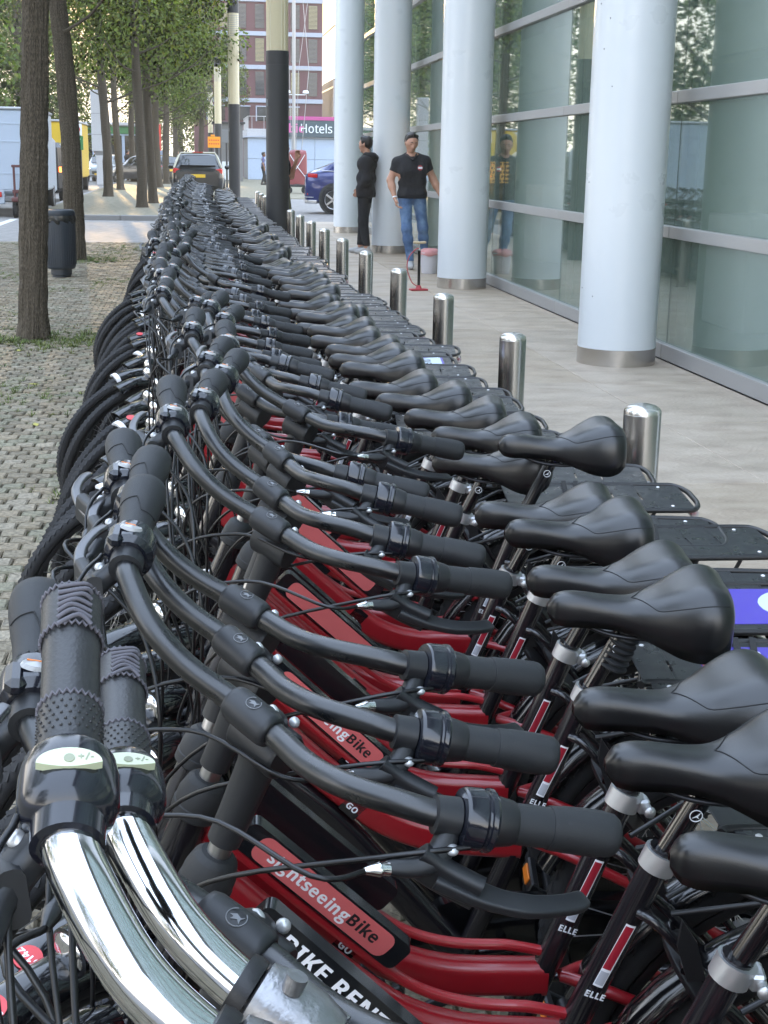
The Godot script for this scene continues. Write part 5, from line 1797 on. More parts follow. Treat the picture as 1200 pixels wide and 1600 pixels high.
	obj("arrow_plate", mb().box(Vector3(-0.05, 2.36, 0), Vector3(0.18, 0.08, 0.03), 0.008), M.sign_orange, o)
	for r in 2:
		var tx := mb()
		for i in 5:
			tx.box(Vector3(-0.2 + 0.1 * i, 2.16 - 0.16 * r, 0.017), Vector3(0.07, 0.05, 0.004))
		obj("text_line", tx, M.banner_red, o)
	obj("fixing", mb().box(Vector3(0.22, 2.07, -0.8), Vector3(0.05, 0.05, 1.6)), M.panel_grey, o)
	obj("strut", mb().box(Vector3(0.22, 1.04, -0.02), Vector3(0.05, 2.0, 0.03)), M.panel_grey, o)
	var gp := thing("grey_panel_sign", "grey rectangular panel sign on a pole beside the third lamp post", "sign", Vector3(1.72, 0, -70))
	obj("panel", mb().box(Vector3(0, 2.4, 0), Vector3(0.75, 0.62, 0.08), 0.02), M.panel_grey, gp)
	obj("pole", mb().cyl(Vector3(0, 0, -0.06), Vector3(0, 2.6, -0.06), 0.05, 10), M.post_dark, gp)

func make_left_far() -> void:
	# parking sign
	var s := thing("parking_sign", "no parking sign over a green panel on a dark pole beside the yellow truck", "sign", Vector3(-4.22, 0, -54.5))
	obj("pole", mb().cyl(Vector3(0.13, 0, 0), Vector3(0.13, 2.5, 0), 0.045, 10), M.post_dark, s)
	obj("white_plate", mb().box(Vector3(0, 2.33, 0.06), Vector3(0.42, 0.42, 0.03), 0.01), M.sign_white, s)
	obj("round_sign", mb().lathe([Vector2(0, 0), Vector2(0.15, 0), Vector2(0.15, 0.01), Vector2(0, 0.01)], 24, Transform3D(Basis(Vector3.RIGHT, PI / 2), Vector3(0, 2.34, 0.076))), M.banner_red, s)
	obj("blue_disc", mb().lathe([Vector2(0, 0), Vector2(0.12, 0), Vector2(0.12, 0.01), Vector2(0, 0.01)], 24, Transform3D(Basis(Vector3.RIGHT, PI / 2), Vector3(0, 2.34, 0.082))), M.sign_blue, s)
	obj("slash", mb().box(Vector3(0, 2.34, 0.094), Vector3(0.26, 0.035, 0.006), 0.0, Basis(Vector3(0, 0, 1), -0.8)), M.banner_red, s)
	obj("green_panel", mb().box(Vector3(0.02, 1.85, 0.06), Vector3(0.45, 0.5, 0.03), 0.01), M.sign_green, s)
	for i in 3:
		obj("panel_line", mb().box(Vector3(0.0, 1.99 - 0.1 * i, 0.078), Vector3(0.3 - 0.05 * i, 0.025, 0.004)), M.sign_white, s)
	# concrete pylon
	var p := thing("concrete_pylon", "tall pale concrete pylon standing beyond the road between trees", "pylon", Vector3(-4.55, 0, -72))
	obj("upper_block", mb().box(Vector3(0, 3.05, 0), Vector3(0.56, 2.9, 0.5), 0.03), M.concrete_pale, p)
	obj("neck", mb().box(Vector3(0.06, 1.5, 0), Vector3(0.4, 0.2, 0.4), 0.02), M.panel_grey, p)
	obj("shaft", mb().box(Vector3(0.12, 0.7, 0), Vector3(0.42, 1.42, 0.42), 0.02), M.concrete_pale, p)
	for i in 2:
		obj("joint", mb().box(Vector3(0, 2.4 + 1.0 * i, 0.251), Vector3(0.55, 0.02, 0.006)), M.panel_grey, p)
	# market colours far down the road
	var a := thing("lime_stall", "lime green stall front far down the left road", "stall", Vector3(-3.9, 0, -118))
	obj("front_panel", mb().box(Vector3(0, 1.5, 0), Vector3(2.2, 3.0, 0.5), 0.03), M.lime, a)
	obj("awning", mb().box(Vector3(0, 3.1, 0.5), Vector3(2.4, 0.1, 1.2), 0.02, Basis(Vector3.RIGHT, 0.25)), M.sign_white, a)
	obj("stripe", mb().box(Vector3(0, 1.0, 0.27), Vector3(2.2, 0.12, 0.03)), M.sign_green, a)
	var r := thing("red_banner", "tall red banner flag beside the lime green stall", "banner", Vector3(-2.6, 0, -112))
	obj("pole", mb().cyl(Vector3(-0.35, 0, 0), Vector3(-0.35, 3.9, 0), 0.04, 8), M.mullion, r)
	obj("cloth", mb().box(Vector3(0, 2.6, 0), Vector3(0.66, 2.4, 0.03), 0.01), M.banner_red, r)
	var k := thing("blue_cabinet", "blue street cabinet with pale top far down the road", "cabinet", Vector3(-2.8, 0, -104))
	obj("box", mb().box(Vector3(0, 0.7, 0), Vector3(1.5, 1.4, 0.8), 0.03), M.kiosk_blue, k)
	obj("lid", mb().box(Vector3(0, 1.6, 0), Vector3(1.6, 0.4, 0.9), 0.03), M.panel_blue, k)
	var w := thing("glazed_pavilion", "pale glazed pavilion with green posts behind the concrete pylon", "building", Vector3(-6.6, 0, -100))
	obj("wall", mb().box(Vector3(0, 1.7, -2), Vector3(6.0, 3.4, 4.0), 0.03), M.panel_blue, w)
	for i in 6:
		obj("window", mb().box(Vector3(-2.5 + i, 1.8, 0.02), Vector3(0.8, 1.9, 0.06), 0.01), M.glass_dark, w)
	obj("fascia", mb().box(Vector3(0, 3.1, 0.06), Vector3(6.1, 0.5, 0.12), 0.02), M.sign_green, w)
	obj("roof", mb().box(Vector3(0, 3.5, -2), Vector3(6.6, 0.2, 4.8), 0.03), M.concrete_pale, w)

# ------------------------------------------------------------------ trees
func leaf_cloud(blobs: Array, count: int, size: float, tone: Color, sd: int) -> ArrayMesh:
	var r := RandomNumberGenerator.new()
	r.seed = sd
	var v := PackedVector3Array()
	var n := PackedVector3Array()
	var c := PackedColorArray()
	var id := PackedInt32Array()
	var clump := noise(0.9, 2, FastNoiseLite.TYPE_SIMPLEX, sd)
	var total := 0.0
	for b in blobs:
		total += b[1] * b[1] * b[1]
	for b in blobs:
		var ctr: Vector3 = b[0]
		var rad: float = b[1]
		var m := int(count * rad * rad * rad / total)
		for i in m:
			var d := Vector3(r.randfn(), r.randfn(), r.randfn()).normalized()
			var p := ctr + d * rad * pow(r.randf(), 0.42) * Vector3(1, 0.72, 1)
			var g := clump.get_noise_3dv(p)
			if g < -0.08 and r.randf() < 0.85:
				continue
			# a spray of leaves hanging a little outwards
			var out := (d + Vector3(r.randfn(), r.randfn(), r.randfn()) * 0.7).normalized()
			var side := out.cross(Vector3(r.randfn(), r.randfn(), r.randfn())).normalized()
			var s := size * r.randf_range(0.6, 1.3)
			var tip := p + (out * 0.8 + Vector3(0, -0.35, 0)).normalized() * s
			var w := side * s * 0.36
			var nn := (side.cross(tip - p)).normalized()
			if nn.y < 0.0:
				nn = -nn
			var mid := p.lerp(tip, 0.45) + nn * s * 0.06
			var t := r.randf_range(0.7, 1.25)
			var warm := r.randf() * r.randf()
			var cc := Color(tone.r * t * (1.0 + 0.8 * warm), tone.g * t * (1.0 + 0.12 * warm), tone.b * t)
			var k := v.size()
			for q in [p, mid + w, tip, mid - w]:
				v.append(q)
				n.append((nn * 0.55 + d * 0.45 + Vector3(0, 0.45, 0)).normalized())
				c.append(cc)
			id.append_array(PackedInt32Array([k, k + 1, k + 2, k, k + 2, k + 3]))
	var a := []
	a.resize(Mesh.ARRAY_MAX)
	a[Mesh.ARRAY_VERTEX] = v
	a[Mesh.ARRAY_NORMAL] = n
	a[Mesh.ARRAY_COLOR] = c
	a[Mesh.ARRAY_INDEX] = id
	var m := ArrayMesh.new()
	m.add_surface_from_arrays(Mesh.PRIMITIVE_TRIANGLES, a)
	return m

func trunk_mesh(h: float, r0: float, lean: Vector2, sd: int, segs: int, rows_n: int) -> Mb:
	var f := noise(1.0, 3, FastNoiseLite.TYPE_SIMPLEX, sd)
	var rows := []
	for j in rows_n + 1:
		var u := float(j) / rows_n
		var y := h * pow(u, 1.25) - 0.04
		var flare := 1.0 + 0.2 * exp(-y / 0.14)
		var r := r0 * flare * lerpf(1.0, 0.62, clampf(y / maxf(h, 6.0), 0, 1))
		var c := Vector3(lean.x * y + 0.05 * sin(y * 0.9 + sd), y, lean.y * y + 0.04 * cos(y * 0.7 + sd))
		var row := PackedVector3Array()
		for k in segs:
			var a := TAU * k / segs
			var ridge := absf(f.get_noise_3d(cos(a) * 5.0, y * 1.5, sin(a) * 5.0))
			var fine := f.get_noise_3d(cos(a) * 14.0, y * 2.6, sin(a) * 14.0)
			var knot := f.get_noise_3d(cos(a) * 1.2, y * 0.8 + 30.0, sin(a) * 1.2)
			var rr := r * (0.91 + 0.22 * ridge + 0.035 * fine + 0.09 * knot + (0.1 * sin(a * 5 + sd) * exp(-y / 0.12)))
			row.append(c + Vector3(cos(a) * rr, 0, sin(a) * rr))
		rows.append(row)
	return mb().grid(rows, true, true, 180.0)

func limbs_mesh(h: float, r0: float, lean: Vector2, y0: float, sd: int, count: int, reach: float) -> Mb:
	var r := RandomNumberGenerator.new()
	r.seed = sd
	var b := mb()
	for i in count:
		var y := lerpf(y0, h * 0.92, float(i) / count)
		var a := i * 2.4 + r.randf()
		var d := Vector3(cos(a), 0, sin(a))
		var s := Vector3(lean.x * y, y, lean.y * y)
		var l := reach * r.randf_range(0.5, 1.0)
		var rr := r0 * 0.26 * r.randf_range(0.6, 1.1)
		var p := spline([s, s + d * l * 0.35 + Vector3(0, l * 0.12, 0), s + d * l * 0.7 + Vector3(0, l * 0.32 + r.randfn(0, 0.15), 0), s + d * l + Vector3(0, l * 0.42 + r.randfn(0, 0.2), 0)], 3)
		var rad := []
		for k in p.size():
			rad.append(lerpf(rr, rr * 0.22, float(k) / (p.size() - 1)))
		b.tube(p, rad, 6)
		var q := p[5]
		b.tube([q, q + (d.rotated(Vector3.UP, 0.7) * 0.5 + Vector3(0, 0.2, 0)) * l * 0.5, q + (d.rotated(Vector3.UP, 0.9) * 0.9 + Vector3(0, 0.25, 0)) * l * 0.6], [rr * 0.5, rr * 0.3, rr * 0.12], 5)
	return b

var crowns := []
var thin := []

func crown_blobs(sd: int, y0: float, y1: float, spread: float, count: int) -> Array:
	var r := RandomNumberGenerator.new()
	r.seed = sd
	var out := []
	for i in count:
		var u := (i + 0.5) / count
		var y := lerpf(y0, y1, u)
		var w := spread * sqrt(maxf(0.15, 1.0 - pow(absf(u - 0.38) / 0.66, 2.0)))
		var a := i * 2.399 + r.randf()
		var d := w * r.randf_range(0.35, 0.85)
		out.append([Vector3(cos(a) * d, y, sin(a) * d), spread * r.randf_range(0.3, 0.5)])
	return out

func make_trees() -> void:
	var tone := Color(0.145, 0.215, 0.05)
	for k in 3:
		thin.append(leaf_cloud(crown_blobs(21 + k, 4.0, 8.8, 2.3, 12), 9000, 0.1, tone, 80 + k))
		crowns.append(leaf_cloud(crown_blobs(11 + k, 3.3, 8.4, 2.5, 15), 26000, 0.095, tone, 90 + k))
	var big := leaf_cloud(crown_blobs(31, 1.6, 13.0, 4.6, 20), 26000, 0.19, Color(0.105, 0.165, 0.04), 97)
	var big2 := leaf_cloud(crown_blobs(32, 2.2, 15.0, 5.4, 22), 26000, 0.2, Color(0.125, 0.185, 0.045), 98)
	# [x, z, radius, lean x, lean z, label]
	var list := [
		[-1.22, -11.35, 0.112, 0.014, 0.0, "nearest tree trunk with deeply furrowed bark in front of the litter bin"],
		[-1.62, -20.15, 0.14, -0.042, 0.0, "second tree, leaning left, its trunk just behind the litter bin"],
		[-1.36, -38.6, 0.14, 0.0, 0.0, "third tree in line, trunk paired with another just past the kerb"],
		[-1.18, -42.2, 0.135, -0.004, 0.0, "slimmer tree standing right behind the third tree past the kerb"],
		[-1.47, -63.5, 0.19, -0.006, 0.0, "tree between the paired trunks and the parked hatchback, right of them"],
		[-1.2, -72.0, 0.17, 0.0, 0.0, "dark straight trunked tree behind the far end of the bicycles"],
		[-1.45, -86.0, 0.19, 0.002, 0.0, "far tree of the median line, fifth trunk from the kerb"],
		[-1.1, -99.0, 0.19, 0.0, 0.0, "far tree of the median line beside the orange sign"],
		[-2.8, -48.5, 0.165, -0.012, 0.0, "tree on the road side of the median in front of the silver car"],
		[-2.9, -58.3, 0.15, -0.012, 0.0, "slender tree on the road side of the median beside the dark car"],
		[-3.1, -78.0, 0.18, 0.0, 0.0, "tree on the road side of the median beyond the dark car"],
		[-3.0, -96.0, 0.18, 0.0, 0.0, "farthest tree on the road side of the median near the blue cabinet"],
		[0.6, -84.0, 0.18, 0.0, 0.0, "tree right of the median line just left of the third lamp post"],
	]
	for i in list.size():
		var q: Array = list[i]
		var near: bool = i < 2
		var t := thing("street_tree", q[5], "tree", Vector3(q[0], 0.0 if near else 0.085, q[1]), 0.0, "street trees on the pavement and median")
		var h := 8.8
		obj("trunk", trunk_mesh(h, q[2], Vector2(q[3], q[4]), 5 + i, 110 if near else 28, 190 if near else 40), M.bark, t)
		obj("limbs", limbs_mesh(h, q[2], Vector2(q[3], q[4]), 3.0, 40 + i, 11, 2.6), M.bark, t)
		var cx := Transform3D(Basis(Vector3.UP, i * 1.9).scaled(Vector3.ONE * (1.0 + 0.06 * ((i * 7) % 4))), Vector3(q[3] * 5.0, 0.1 + 0.12 * (i % 3), q[4] * 5.0))
		obj("crown", thin[i % 3] if i >= 8 and i < 12 else crowns[i % 3], M["leaf_%d" % (i % 3)], t, cx)
	# big trees across the left road and closing the street
	var far := [
		[-9.0, -40, 1.0, 0, "broad dark tree across the left road behind the white van"],
		[-11.5, -58, 1.1, 1, "tall tree across the left road above the yellow truck"],
		[-8.6, -76, 1.0, 0, "leafy tree across the left road behind the parking sign"],
		[-13.5, -104, 1.0, 1, "tall tree across the left road near its far bend"],
		[-4.6, -150, 0.6, 0, "small tree closing the left road behind the lime stall"],
		[-1.0, -136, 1.1, 1, "tall tree closing the far end of the median"],
		[3.2, -126, 0.85, 0, "tree at the street end in front of the plum building"],
		[-14.0, -132, 1.25, 1, "large tree far left at the street end"],
		[-17.0, -46, 1.15, 1, "large tree left of the white van, outside the frame edge"],
		[-14.5, -22, 1.1, 0, "broad tree across the road, left of the frame"],
		[-15.5, -6, 1.1, 1, "tall tree across the road, mirrored in the glass"],
		[-15.0, 10, 1.1, 0, "tree across the road behind the viewer"],
	]
	for i in far.size():
		var q: Array = far[i]
		var t := thing("broad_tree", q[4], "tree", Vector3(q[0], -0.05, q[1]), i * 1.3, "broad trees across the road and at the street end")
		var s: float = q[2]
		obj("trunk", trunk_mesh(9.0 * s, 0.34 * s, Vector2(0, 0), 60 + i, 18, 20), M.bark, t)
		obj("limbs", limbs_mesh(10.0 * s, 0.34 * s, Vector2(0, 0), 2.2, 70 + i, 10, 4.0), M.bark, t)
		obj("crown", big if q[3] == 0 else big2, M["leaf_%d" % (i % 3)], t, Transform3D(Basis().scaled(Vector3.ONE * s), Vector3.ZERO))

# ------------------------------------------------------------------ people: a field of tapered capsules meshed as surface nets
# bone = [a, b, ra, rb]; cut = [point, outward normal]
func field(bones: Array, k: float, cell: float, cuts: Array = [], into: Mb = null) -> Mb:
	var lo := Vector3.INF
	var hi := -Vector3.INF
	for b in bones:
		var r: float = maxf(b[2], b[3]) + cell * 2.5 + k * 0.3
		for e in 2:
			lo = lo.min(b[e] - Vector3.ONE * r)
			hi = hi.max(b[e] + Vector3.ONE * r)
	var nx := int((hi.x - lo.x) / cell) + 2
	var ny := int((hi.y - lo.y) / cell) + 2
	var nz := int((hi.z - lo.z) / cell) + 2
	var d := PackedFloat32Array()
	d.resize(nx * ny * nz)
	d.fill(1.0)
	for b in bones:
		var a: Vector3 = b[0]
		var ba: Vector3 = b[1] - a
		var l2 := maxf(ba.length_squared(), 1e-9)
		var ra: float = b[2]
		var rb: float = b[3]
		var reach := maxf(ra, rb) + k + cell * 2.0
		var p0 := ((a.min(b[1]) - Vector3.ONE * reach - lo) / cell).floor()
		var p1 := ((a.max(b[1]) + Vector3.ONE * reach - lo) / cell).ceil()
		for z in range(maxi(0, int(p0.z)), mini(nz, int(p1.z) + 1)):
			for y in range(maxi(0, int(p0.y)), mini(ny, int(p1.y) + 1)):
				var at := (z * ny + y) * nx
				for x in range(maxi(0, int(p0.x)), mini(nx, int(p1.x) + 1)):
					var pa := lo + Vector3(x, y, z) * cell - a
					var t := clampf(pa.dot(ba) / l2, 0.0, 1.0)
					var e := (pa - ba * t).length() - lerpf(ra, rb, t)
					var o := d[at + x]
					var h := maxf(k - absf(o - e), 0.0) / k
					d[at + x] = minf(o, e) - h * h * k * 0.25
	for c in cuts:
		var cp: Vector3 = c[0]
		var cn: Vector3 = c[1]
		var near: float = c[2] if c.size() > 2 else 99.0
		for z in nz:
			for y in ny:
				var at := (z * ny + y) * nx
				for x in nx:
					var p := lo + Vector3(x, y, z) * cell - cp
					if p.length_squared() < near * near:
						var e := p.dot(cn)
						if e > d[at + x]:
							d[at + x] = e
	var m := into if into else mb()
	var v0 := m.v.size()
	var i0 := m.idx.size()
	var id := PackedInt32Array()
	id.resize(nx * ny * nz)
	id.fill(-1)
	var off := [0, 1, nx, nx + 1, nx * ny, nx * ny + 1, nx * ny + nx, nx * ny + nx + 1]
	for z in nz - 1:
		for y in ny - 1:
			var at := (z * ny + y) * nx
			for x in nx - 1:
				var g := at + x
				var s := 0
				for q in 8:
					if d[g + off[q]] < 0.0:
						s += 1
				if s == 0 or s == 8:
					continue
				var sum := Vector3.ZERO
				var cnt := 0
				for e in [[0, 1], [2, 3], [4, 5], [6, 7], [0, 2], [1, 3], [4, 6], [5, 7], [0, 4], [1, 5], [2, 6], [3, 7]]:
					var da := d[g + off[e[0]]]
					var db := d[g + off[e[1]]]
					if (da < 0.0) != (db < 0.0):
						var t := da / (da - db)
						var pa := Vector3(e[0] & 1, (e[0] >> 1) & 1, e[0] >> 2)
						var pb := Vector3(e[1] & 1, (e[1] >> 1) & 1, e[1] >> 2)
						sum += pa.lerp(pb, t)
						cnt += 1
				id[g] = m._p(lo + (Vector3(x, y, z) + sum / cnt) * cell)
	for z in range(1, nz - 1):
		for y in range(1, ny - 1):
			for x in range(1, nx - 1):
				var g := (z * ny + y) * nx + x
				var here := d[g] < 0.0
				for ax_ in 3:
					var st: int = [1, nx, nx * ny][ax_]
					if here == (d[g + st] < 0.0):
						continue
					var u: int = [nx, nx * ny, 1][ax_]
					var w: int = [nx * ny, 1, nx][ax_]
					var q := [id[g], id[g - u], id[g - u - w], id[g - w]]
					if q.min() < 0:
						continue
					if here:
						m.idx.append_array(PackedInt32Array([q[0], q[2], q[1], q[0], q[3], q[2]]))
					else:
						m.idx.append_array(PackedInt32Array([q[0], q[1], q[2], q[0], q[2], q[3]]))
	m._close(v0, i0, 180.0, true)
	return m

func grow(bones: Array, by: float) -> Array:
	var out := []
	for b in bones:
		out.append([b[0], b[1], b[2] + by, b[3] + by])
	return out

# a head looking along `face` with its crown towards `up`
func head_bones(c: Vector3, bx: Basis) -> Array:
	var out := []
	for q in [
		[Vector3(0, 0.035, -0.02), Vector3(0, 0.03, 0.02), 0.082, 0.078],
		[Vector3(0.022, 0.0, 0.03), Vector3(-0.022, 0.0, 0.03), 0.062, 0.062],
		[Vector3(0, -0.05, 0.045), Vector3(0, -0.085, 0.052), 0.05, 0.034],
		[Vector3(0.04, -0.055, 0.01), Vector3(0.016, -0.088, 0.05), 0.026, 0.022],
		[Vector3(-0.04, -0.055, 0.01), Vector3(-0.016, -0.088, 0.05), 0.026, 0.022],
		[Vector3(0, 0.01, 0.088), Vector3(0, -0.03, 0.103), 0.011, 0.015],
		[Vector3(0.014, -0.034, 0.09), Vector3(-0.014, -0.034, 0.09), 0.009, 0.009],
		[Vector3(0.078, -0.005, -0.002), Vector3(0.076, -0.03, 0.002), 0.014, 0.009],
		[Vector3(-0.078, -0.005, -0.002), Vector3(-0.076, -0.03, 0.002), 0.014, 0.009],
		[Vector3(0, -0.06, 0.088), Vector3(0, -0.064, 0.088), 0.012, 0.012],
		[Vector3(0.03, 0.022, 0.078), Vector3(-0.03, 0.022, 0.078), 0.016, 0.016],
	]:
		out.append([c + bx * q[0], c + bx * q[1], q[2], q[3]])
	return out

func add_head(body: Mb, t: Node, c: Vector3, bx: Basis, neck: Vector3, hair: Material, cell := 0.006, fringe := 0.0) -> void:
	var hb := head_bones(c, bx)
	hb.append([neck, c + bx * Vector3(0, -0.05, -0.01), 0.056, 0.052])
	field(hb, 0.02, cell, [], body)
	var hr := []
	for q in [
		[Vector3(0, 0.05, -0.032), Vector3(0, 0.056, -0.01), 0.084, 0.079],
		[Vector3(0.012, 0.064, 0.014), Vector3(-0.012, 0.066, 0.014), 0.062, 0.062],
		[Vector3(0.02, 0.01, -0.046), Vector3(-0.02, 0.01, -0.046), 0.06, 0.06],
		[Vector3(0, -0.045, -0.05), Vector3(0, -0.02, -0.05), 0.028, 0.048],
		[Vector3(0.054, 0.045, 0.012), Vector3(0.066, -0.012, 0.016), 0.038, 0.021],
		[Vector3(-0.054, 0.045, 0.012), Vector3(-0.066, -0.012, 0.016), 0.038, 0.021],
		[Vector3(0.05, 0.098, 0.04), Vector3(-0.015, 0.116, 0.058), 0.022 + fringe, 0.027 + fringe],
		[Vector3(-0.015, 0.116, 0.058), Vector3(-0.056, 0.088, 0.03), 0.027 + fringe, 0.022],
	]:
		hr.append([c + bx * q[0], c + bx * q[1], q[2], q[3]])
	obj("hair", field(hr, 0.014, cell), hair, t)
	var ey := mb()
	var br := mb()
	for s in [-1, 1]:
		ey.ball(c + bx * Vector3(0.031 * s, 0.002, 0.09), Vector3(0.0135, 0.006, 0.0065), 8, bx)
		br.tube([c + bx * Vector3(0.012 * s, 0.023, 0.099), c + bx * Vector3(0.03 * s, 0.029, 0.098), c + bx * Vector3(0.052 * s, 0.022, 0.084)], [0.0055, 0.006, 0.004], 5)
	obj("eyes", ey, M.eye_dark, t)
	obj("eyebrows", br, hair, t)
	obj("mouth", mb().ball(c + bx * Vector3(0, -0.061, 0.1), Vector3(0.022, 0.0055, 0.007), 8, bx), M.lip, t)

# fingers: palm from the wrist along dir; curl closes the fingers; thumb leaves the side of the palm
func hand_bones(wrist: Vector3, dir: Vector3, palm_normal: Vector3, thumb_side: Vector3, curl := 0.45) -> Array:
	var out := []
	var d := dir.normalized()
	var nrm := (palm_normal - d * palm_normal.dot(d)).normalized()
	var sd := (thumb_side - d * thumb_side.dot(d) - nrm * thumb_side.dot(nrm)).normalized()
	for k in 4:
		var o := (1.5 - k) * 0.021
		var base := wrist + d * 0.09 + sd * o
		out.append([wrist + d * 0.02 + sd * o * 0.7, base, 0.017, 0.0115])
		var l: float = [0.04, 0.046, 0.043, 0.033][k]
		var a := curl * (0.8 + 0.12 * k)
		var d1 := d * cos(a) + nrm * sin(a)
		var d2 := d * cos(a * 2.1) + nrm * sin(a * 2.1)
		var d3 := d * cos(a * 2.9) + nrm * sin(a * 2.9)
		var p1 := base + d1 * l
		var p2 := p1 + d2 * l * 0.66
		out.append([base, p1, 0.0105, 0.0095])
		out.append([p1, p2, 0.0095, 0.0085])
		out.append([p2, p2 + d3 * l * 0.5, 0.0085, 0.007])
	var tb := wrist + d * 0.025 + sd * 0.028
	var t1 := tb + (d * 0.7 + sd * 0.55 + nrm * 0.25).normalized() * 0.045
	var t2 := t1 + (d * 0.9 + sd * 0.1 + nrm * 0.4).normalized() * 0.034
	out.append([tb, t1, 0.0145, 0.0115])
	out.append([t1, t2, 0.011, 0.0085])
	return out

func shoe(t: Node, ankle: Vector3, toe: Vector3, m: Material) -> void:
	var d := (toe - ankle)
	d.y = 0
	d = d.normalized()
	var y0 := ankle.y - 0.085
	var b := [
		[Vector3(ankle.x, y0 + 0.045, ankle.z) - d * 0.035, Vector3(ankle.x, y0 + 0.05, ankle.z) + d * 0.06, 0.042, 0.042],
		[Vector3(ankle.x, y0 + 0.042, ankle.z) + d * 0.06, Vector3(ankle.x, y0 + 0.036, ankle.z) + d * 0.16, 0.043, 0.035],
		[Vector3(ankle.x, y0 + 0.06, ankle.z), Vector3(ankle.x, y0 + 0.1, ankle.z) - d * 0.008, 0.045, 0.043],
	]
	obj("shoe", field(b, 0.03, 0.009, [[Vector3(ankle.x, y0 + 0.004, ankle.z), Vector3(0, -1, 0)]]), m, t)

func make_people() -> void:
	# the man in the black polo shirt, turned to us, looking down to his left
	var t := thing("person", "person in black polo shirt and blue jeans, looking down beside the second column", "person", Vector3(2.92, 0, -18.85))
	var neck := Vector3(-0.015, 1.5, 0)
	var sl := Vector3(-0.2, 1.4, 0.0)
	var sr := Vector3(0.185, 1.42, -0.02)
	var el := Vector3(-0.285, 1.17, -0.02)
	var er := Vector3(0.3, 1.19, -0.05)
	var wl := Vector3(-0.235, 0.94, 0.08)
	var wr := Vector3(0.4, 0.97, 0.03)
	var hl := Vector3(-0.085, 0.95, 0)
	var hr := Vector3(0.105, 0.96, -0.02)
	var kl := Vector3(-0.06, 0.53, 0.05)
	var kr := Vector3(0.175, 0.55, -0.06)
	var al := Vector3(0.005, 0.09, 0.02)
	var ar := Vector3(0.245, 0.09, -0.26)
	var armsk := [[sl, el, 0.058, 0.046], [el, el.lerp(wl, 0.35), 0.046, 0.045], [el.lerp(wl, 0.35), wl, 0.045, 0.03], [sr, er, 0.058, 0.046], [er, er.lerp(wr, 0.35), 0.046, 0.045], [er.lerp(wr, 0.35), wr, 0.045, 0.03]]
	var torso := [[Vector3(-0.105, 1.36, 0), Vector3(0.1, 1.37, -0.01), 0.1, 0.1], [Vector3(-0.1, 1.28, 0.02), Vector3(0.1, 1.28, 0.01), 0.11, 0.11], [Vector3(-0.07, 1.15, 0.0), Vector3(0.085, 1.15, 0), 0.105, 0.105], [Vector3(-0.07, 1.0, 0), Vector3(0.09, 1.0, -0.01), 0.105, 0.105], [neck, Vector3(0, 1.4, -0.01), 0.06, 0.1], [Vector3(-0.04, 1.475, -0.01), sl, 0.05, 0.055], [Vector3(0.03, 1.485, -0.015), sr, 0.05, 0.055]]
	var legs := [[hl, kl, 0.084, 0.055], [kl, kl.lerp(al, 0.3), 0.053, 0.05], [kl.lerp(al, 0.3), al, 0.051, 0.036], [hr, kr, 0.084, 0.055], [kr, kr.lerp(ar, 0.3), 0.053, 0.05], [kr.lerp(ar, 0.3), ar, 0.051, 0.036], [Vector3(-0.06, 1.0, -0.01), Vector3(0.08, 1.01, -0.02), 0.105, 0.105]]
	var body := field(armsk + torso + legs, 0.04, 0.014)
	field(hand_bones(wl, Vector3(0.18, -0.9, 0.25), Vector3(0.85, 0.1, 0.1), Vector3(0.25, 0, 1), 0.5), 0.008, 0.0042, [], body)
	field(hand_bones(wr, Vector3(0.5, -0.8, 0.2), Vector3(-0.85, 0.1, 0.2), Vector3(-0.2, 0, 1), 0.4), 0.008, 0.0045, [], body)
	var hc := Vector3(-0.02, 1.655, 0.03)
	var hbx := Basis(Vector3.UP, 0.2) * Basis(Vector3.RIGHT, 0.26) * Basis(Vector3(0, 0, 1), -0.06)
	add_head(body, t, hc, hbx, neck, M.hair)
	obj("body", body, M.skin, t)
	var ml := sl.lerp(el, 0.52)
	var mr := sr.lerp(er, 0.52)
	var shirt := grow(torso, 0.012) + [[sl, ml.lerp(el, 0.2), 0.064, 0.06], [sr, mr.lerp(er, 0.2), 0.064, 0.06], [Vector3(-0.068, 0.96, 0.0), Vector3(0.09, 0.965, -0.01), 0.117, 0.117]]
	var so := obj("polo_shirt", field(shirt, 0.045, 0.012, [[ml, (el - sl).normalized(), 0.14], [mr, (er - sr).normalized(), 0.14], [Vector3(0, 0.935, 0), Vector3(0, -1, 0)], [Vector3(-0.012, 1.505, 0.02), Vector3(0, 0.86, 0.5).normalized(), 0.1]]), M.cloth_black, t)
	var clr := mb()
	clr.tube(spline([Vector3(-0.012, 1.43, 0.128), Vector3(-0.06, 1.485, 0.075), Vector3(-0.075, 1.515, -0.01), Vector3(-0.012, 1.53, -0.07), Vector3(0.05, 1.52, -0.01), Vector3(0.036, 1.485, 0.075), Vector3(-0.008, 1.43, 0.128)], 5), 0.0125, 6)
	obj("collar", clr, M.cloth_black, so)
	var bdg := Transform3D(Basis(Vector3.RIGHT, PI / 2) , Vector3(0.092, 1.335, 0.127))
	obj("chest_badge", mb().lathe([Vector2(0, -0.02), Vector2(0.034, -0.02), Vector2(0.034, 0.004), Vector2(0, 0.004)], 20, bdg), M.decal_red, so)
	obj("badge_band", mb().box(Vector3(0.092, 1.335, 0.1325), Vector3(0.056, 0.026, 0.004)), M.sign_white, so)
	var jo := obj("jeans", field(grow(legs, 0.012), 0.05, 0.012, [[Vector3(0, 1.06, 0), Vector3(0, 1, 0)], [al + Vector3(0, 0.02, 0), Vector3(0, -1, 0), 0.16], [ar + Vector3(0, 0.02, 0), Vector3(0, -1, 0), 0.16]]), M.denim, t)
